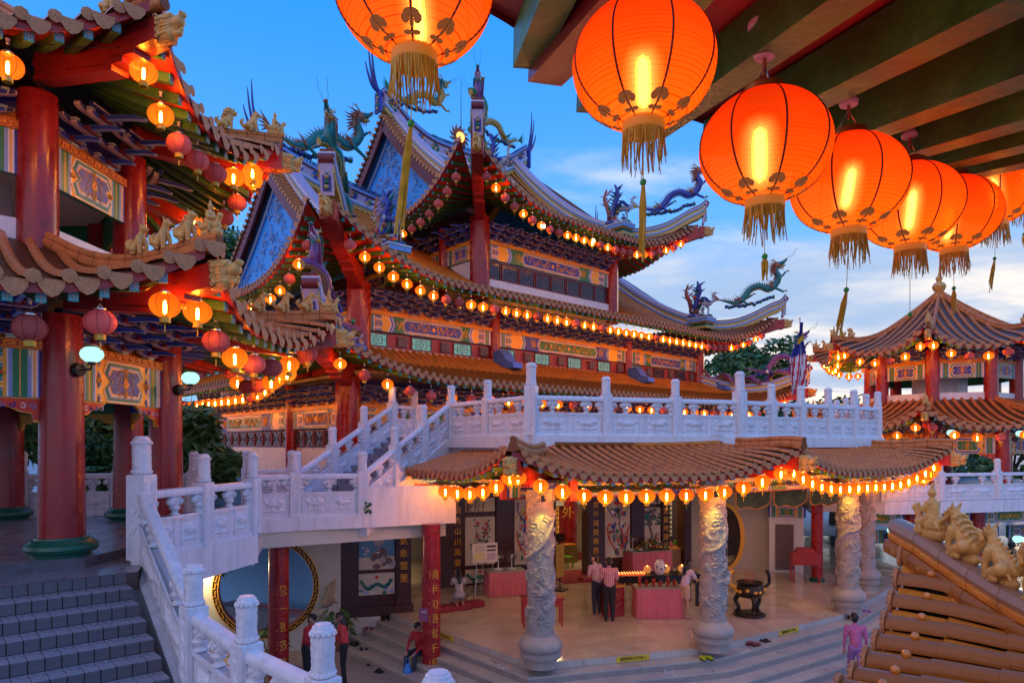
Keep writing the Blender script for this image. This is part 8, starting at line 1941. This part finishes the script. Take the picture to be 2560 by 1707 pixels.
for k, (x, y, h, rd, lb_) in enumerate(((-11.5, 21.5, 5.2, 2.2, 'bamboo-like green shrub seen between the leftmost pavilion columns'), (-16.5, 20, 6.5, 2.8, 'tall green shrub at the left edge behind the pavilion'), (-14.2, 24.5, 6.6, 2.6, 'green shrub behind the middle columns of the left pavilion'), (-9.6, 20.6, 4.9, 1.6, 'narrow green shrub beside the temple side wall'))):
    tree((x, y, ZG+1.2), h, rd, 5200, lb_, .16, 10+k, 16, .05, 2.2, .5, 'shrubs behind the left pavilion')
for k, (x, y, h, lb_) in enumerate(((17, 47, 7.4, 'green tree seen left below the far right pavilion'), (23, 49, 7.6, 'green tree seen through the middle of the far right pavilion'), (29, 46, 7.4, 'green tree behind the right side of the far right pavilion'), (38, 52, 8, 'green tree at the far right edge'), (12.5, 46, 5.4, 'low tree beyond the far terrace left end'))):
    tree((x, y, ZG), h, 3.4, 4200, lb_, .22, 20+k, 14, .15, 1.2, .0, 'trees behind the right pavilion')
def pot_plant(p, label, n=60, h=.7, seed=1, s=1.0):
    r = random.Random(seed); o = thing('potted_plant', label, 'plant', p, 0, 'potted plants by the moon gate'); MB().lathe([(.14, 0), (.20, .25), (.22, .30), (.19, .30)], 16, mat('clay_pot', (.28, .12, .07), .7)).build('pot', o, 40); q = MB()
    for k in range(n):
        a = r.uniform(0, 6.28); e = r.uniform(.15, .45)*s; z = .3+h*r.uniform(.2, 1); t = V((cos(a)*e, sin(a)*e, z)); u = V((-sin(a), cos(a), 0))*.07*s; v = V((cos(a)*.12, sin(a)*.12, -.07))*s
        q.add([t-v*.6, t+u, t+v, t-u], [(0, 1, 2, 3)], lf1[k % 3]); 
        if k % 3 == 0: q.tube([(0, 0, .28), t], .006, 4, lf1[0])
    q.build('leaves', o); return o
pot_plant(fl(822, 1640, ZG)+V((0, .6, 0)), 'potted plant with broad leaves right of the moon gate', 70, .9, 2, 1.3); pot_plant(fl(652, 1690, ZG)+V((0, .5, 0)), 'potted plant left of the first red text column', 60, .8, 3, 1.2)
o = thing('wall_sprig', 'tiny weed growing from the white parapet', 'plant', at(920, 1272, 16.2)); q = MB(); r_ = random.Random(4)
for k in range(14): t = V((r_.uniform(-.08, .08), -.06, r_.uniform(-.14, .12))); q.add([t, t+V((.05, -.02, .03)), t+V((.03, -.03, .09)), t+V((-.03, 0, .05))], [(0, 1, 2, 3)], lf1[k % 3])
q.tube([(0, 0, -.1), (0, -.05, .1)], .006, 4, lf1[0]); q.build('leaves', o)
# dried vine sculpture on the moon gate wall
o = thing('wall_relief', 'beige carved fish relief beside the moon gate', 'relief', at(826, 1480, 19.15)); rl = Org(); bg_ = mat('beige_relief', (.36, .27, .18), .6)
rl.chain([(-.12, 0, -.30), (-.02, -.04, -.10), (.04, -.04, .15), (.16, 0, .38)], [.14, .13, .10, .02], bg_).chain([(.05, 0, -.2), (.22, 0, -.32)], [.08, .02], bg_).chain([(.02, 0, .05), (-.14, 0, .16)], [.07, .02], bg_); link('body', rl.mesh('body', .03, 2), o)
# ---- flag on a pole at the walkway rail
FP = at(2008, 1040, 20.8); o = thing('flag_pole', 'thin pole standing at the walkway balustrade with a drooping striped flag', 'flag pole', FP); MB().tube([(0, 0, -.4), (-.10, 0, 2.95)], .018, 8, silver).build('pole', o); MB().ell((-.10, 0, 2.97), (.03, .03, .03), gold, 8, 6).build('finial', o)
fr_, fw_, fb_, fy_ = mat('flag_red', (.50, .02, .04), .7), mat('flag_white', (.72, .70, .74), .7), mat('flag_blue', (.02, .03, .22), .7), mat('flag_yellow', (.75, .48, .02), .7)
mb = MB(); nu, nv = 22, 40
def fp_(w_, t):                                      # w_ across the gathered cloth, t down its length
    wd = .10+.40*smooth01(t*1.6)-.10*smooth01((t-.7)/.3); x = -.06-.12*t+(w_-.62)*wd
    return V((x+.02*sin(t*9+w_*3), -.05-.07*sin(w_*13+t*2)*(.3+t), 2.85-2.15*t-.12*w_*t))
for i in range(nu):
    for j in range(nv):
        u, t = (i+.5)/nu, (j+.5)/nv; b_ = t+.10*(u-.5)
        m = fb_ if b_ < .46 else (fr_ if int((u*1.0+t*.35)*9) % 2 == 0 else fw_)
        if .20 < b_ < .29 and u > .15: m = fy_
        mb.add([fp_(i/nu, j/nv), fp_((i+1)/nu, j/nv), fp_((i+1)/nu, (j+1)/nv), fp_(i/nu, (j+1)/nv)], [(0, 1, 2, 3)], m)
mb.build('flag', o, 180)
# distant construction crane on the horizon
cx = at(2190, 1000, 400); o = thing('tower_crane', 'tiny distant construction crane against the sunset sky', 'crane', (cx.x, cx.y, ZG)); mb = MB(); zt = cx.z-ZG
for a, b in ((0, 1), (1, 0)): mb.beam((a*2, b*2, 0), (a*2, b*2, zt), .5, .5, greyb)
mb.build('mast', o); MB().beam((-4, 0, zt), (14, 0, zt+38), .9, .9, greyb).build('jib', o); MB().beam((0, 0, zt+6), (-12, 0, zt+2), .8, .8, greyb).build('counter_jib', o)
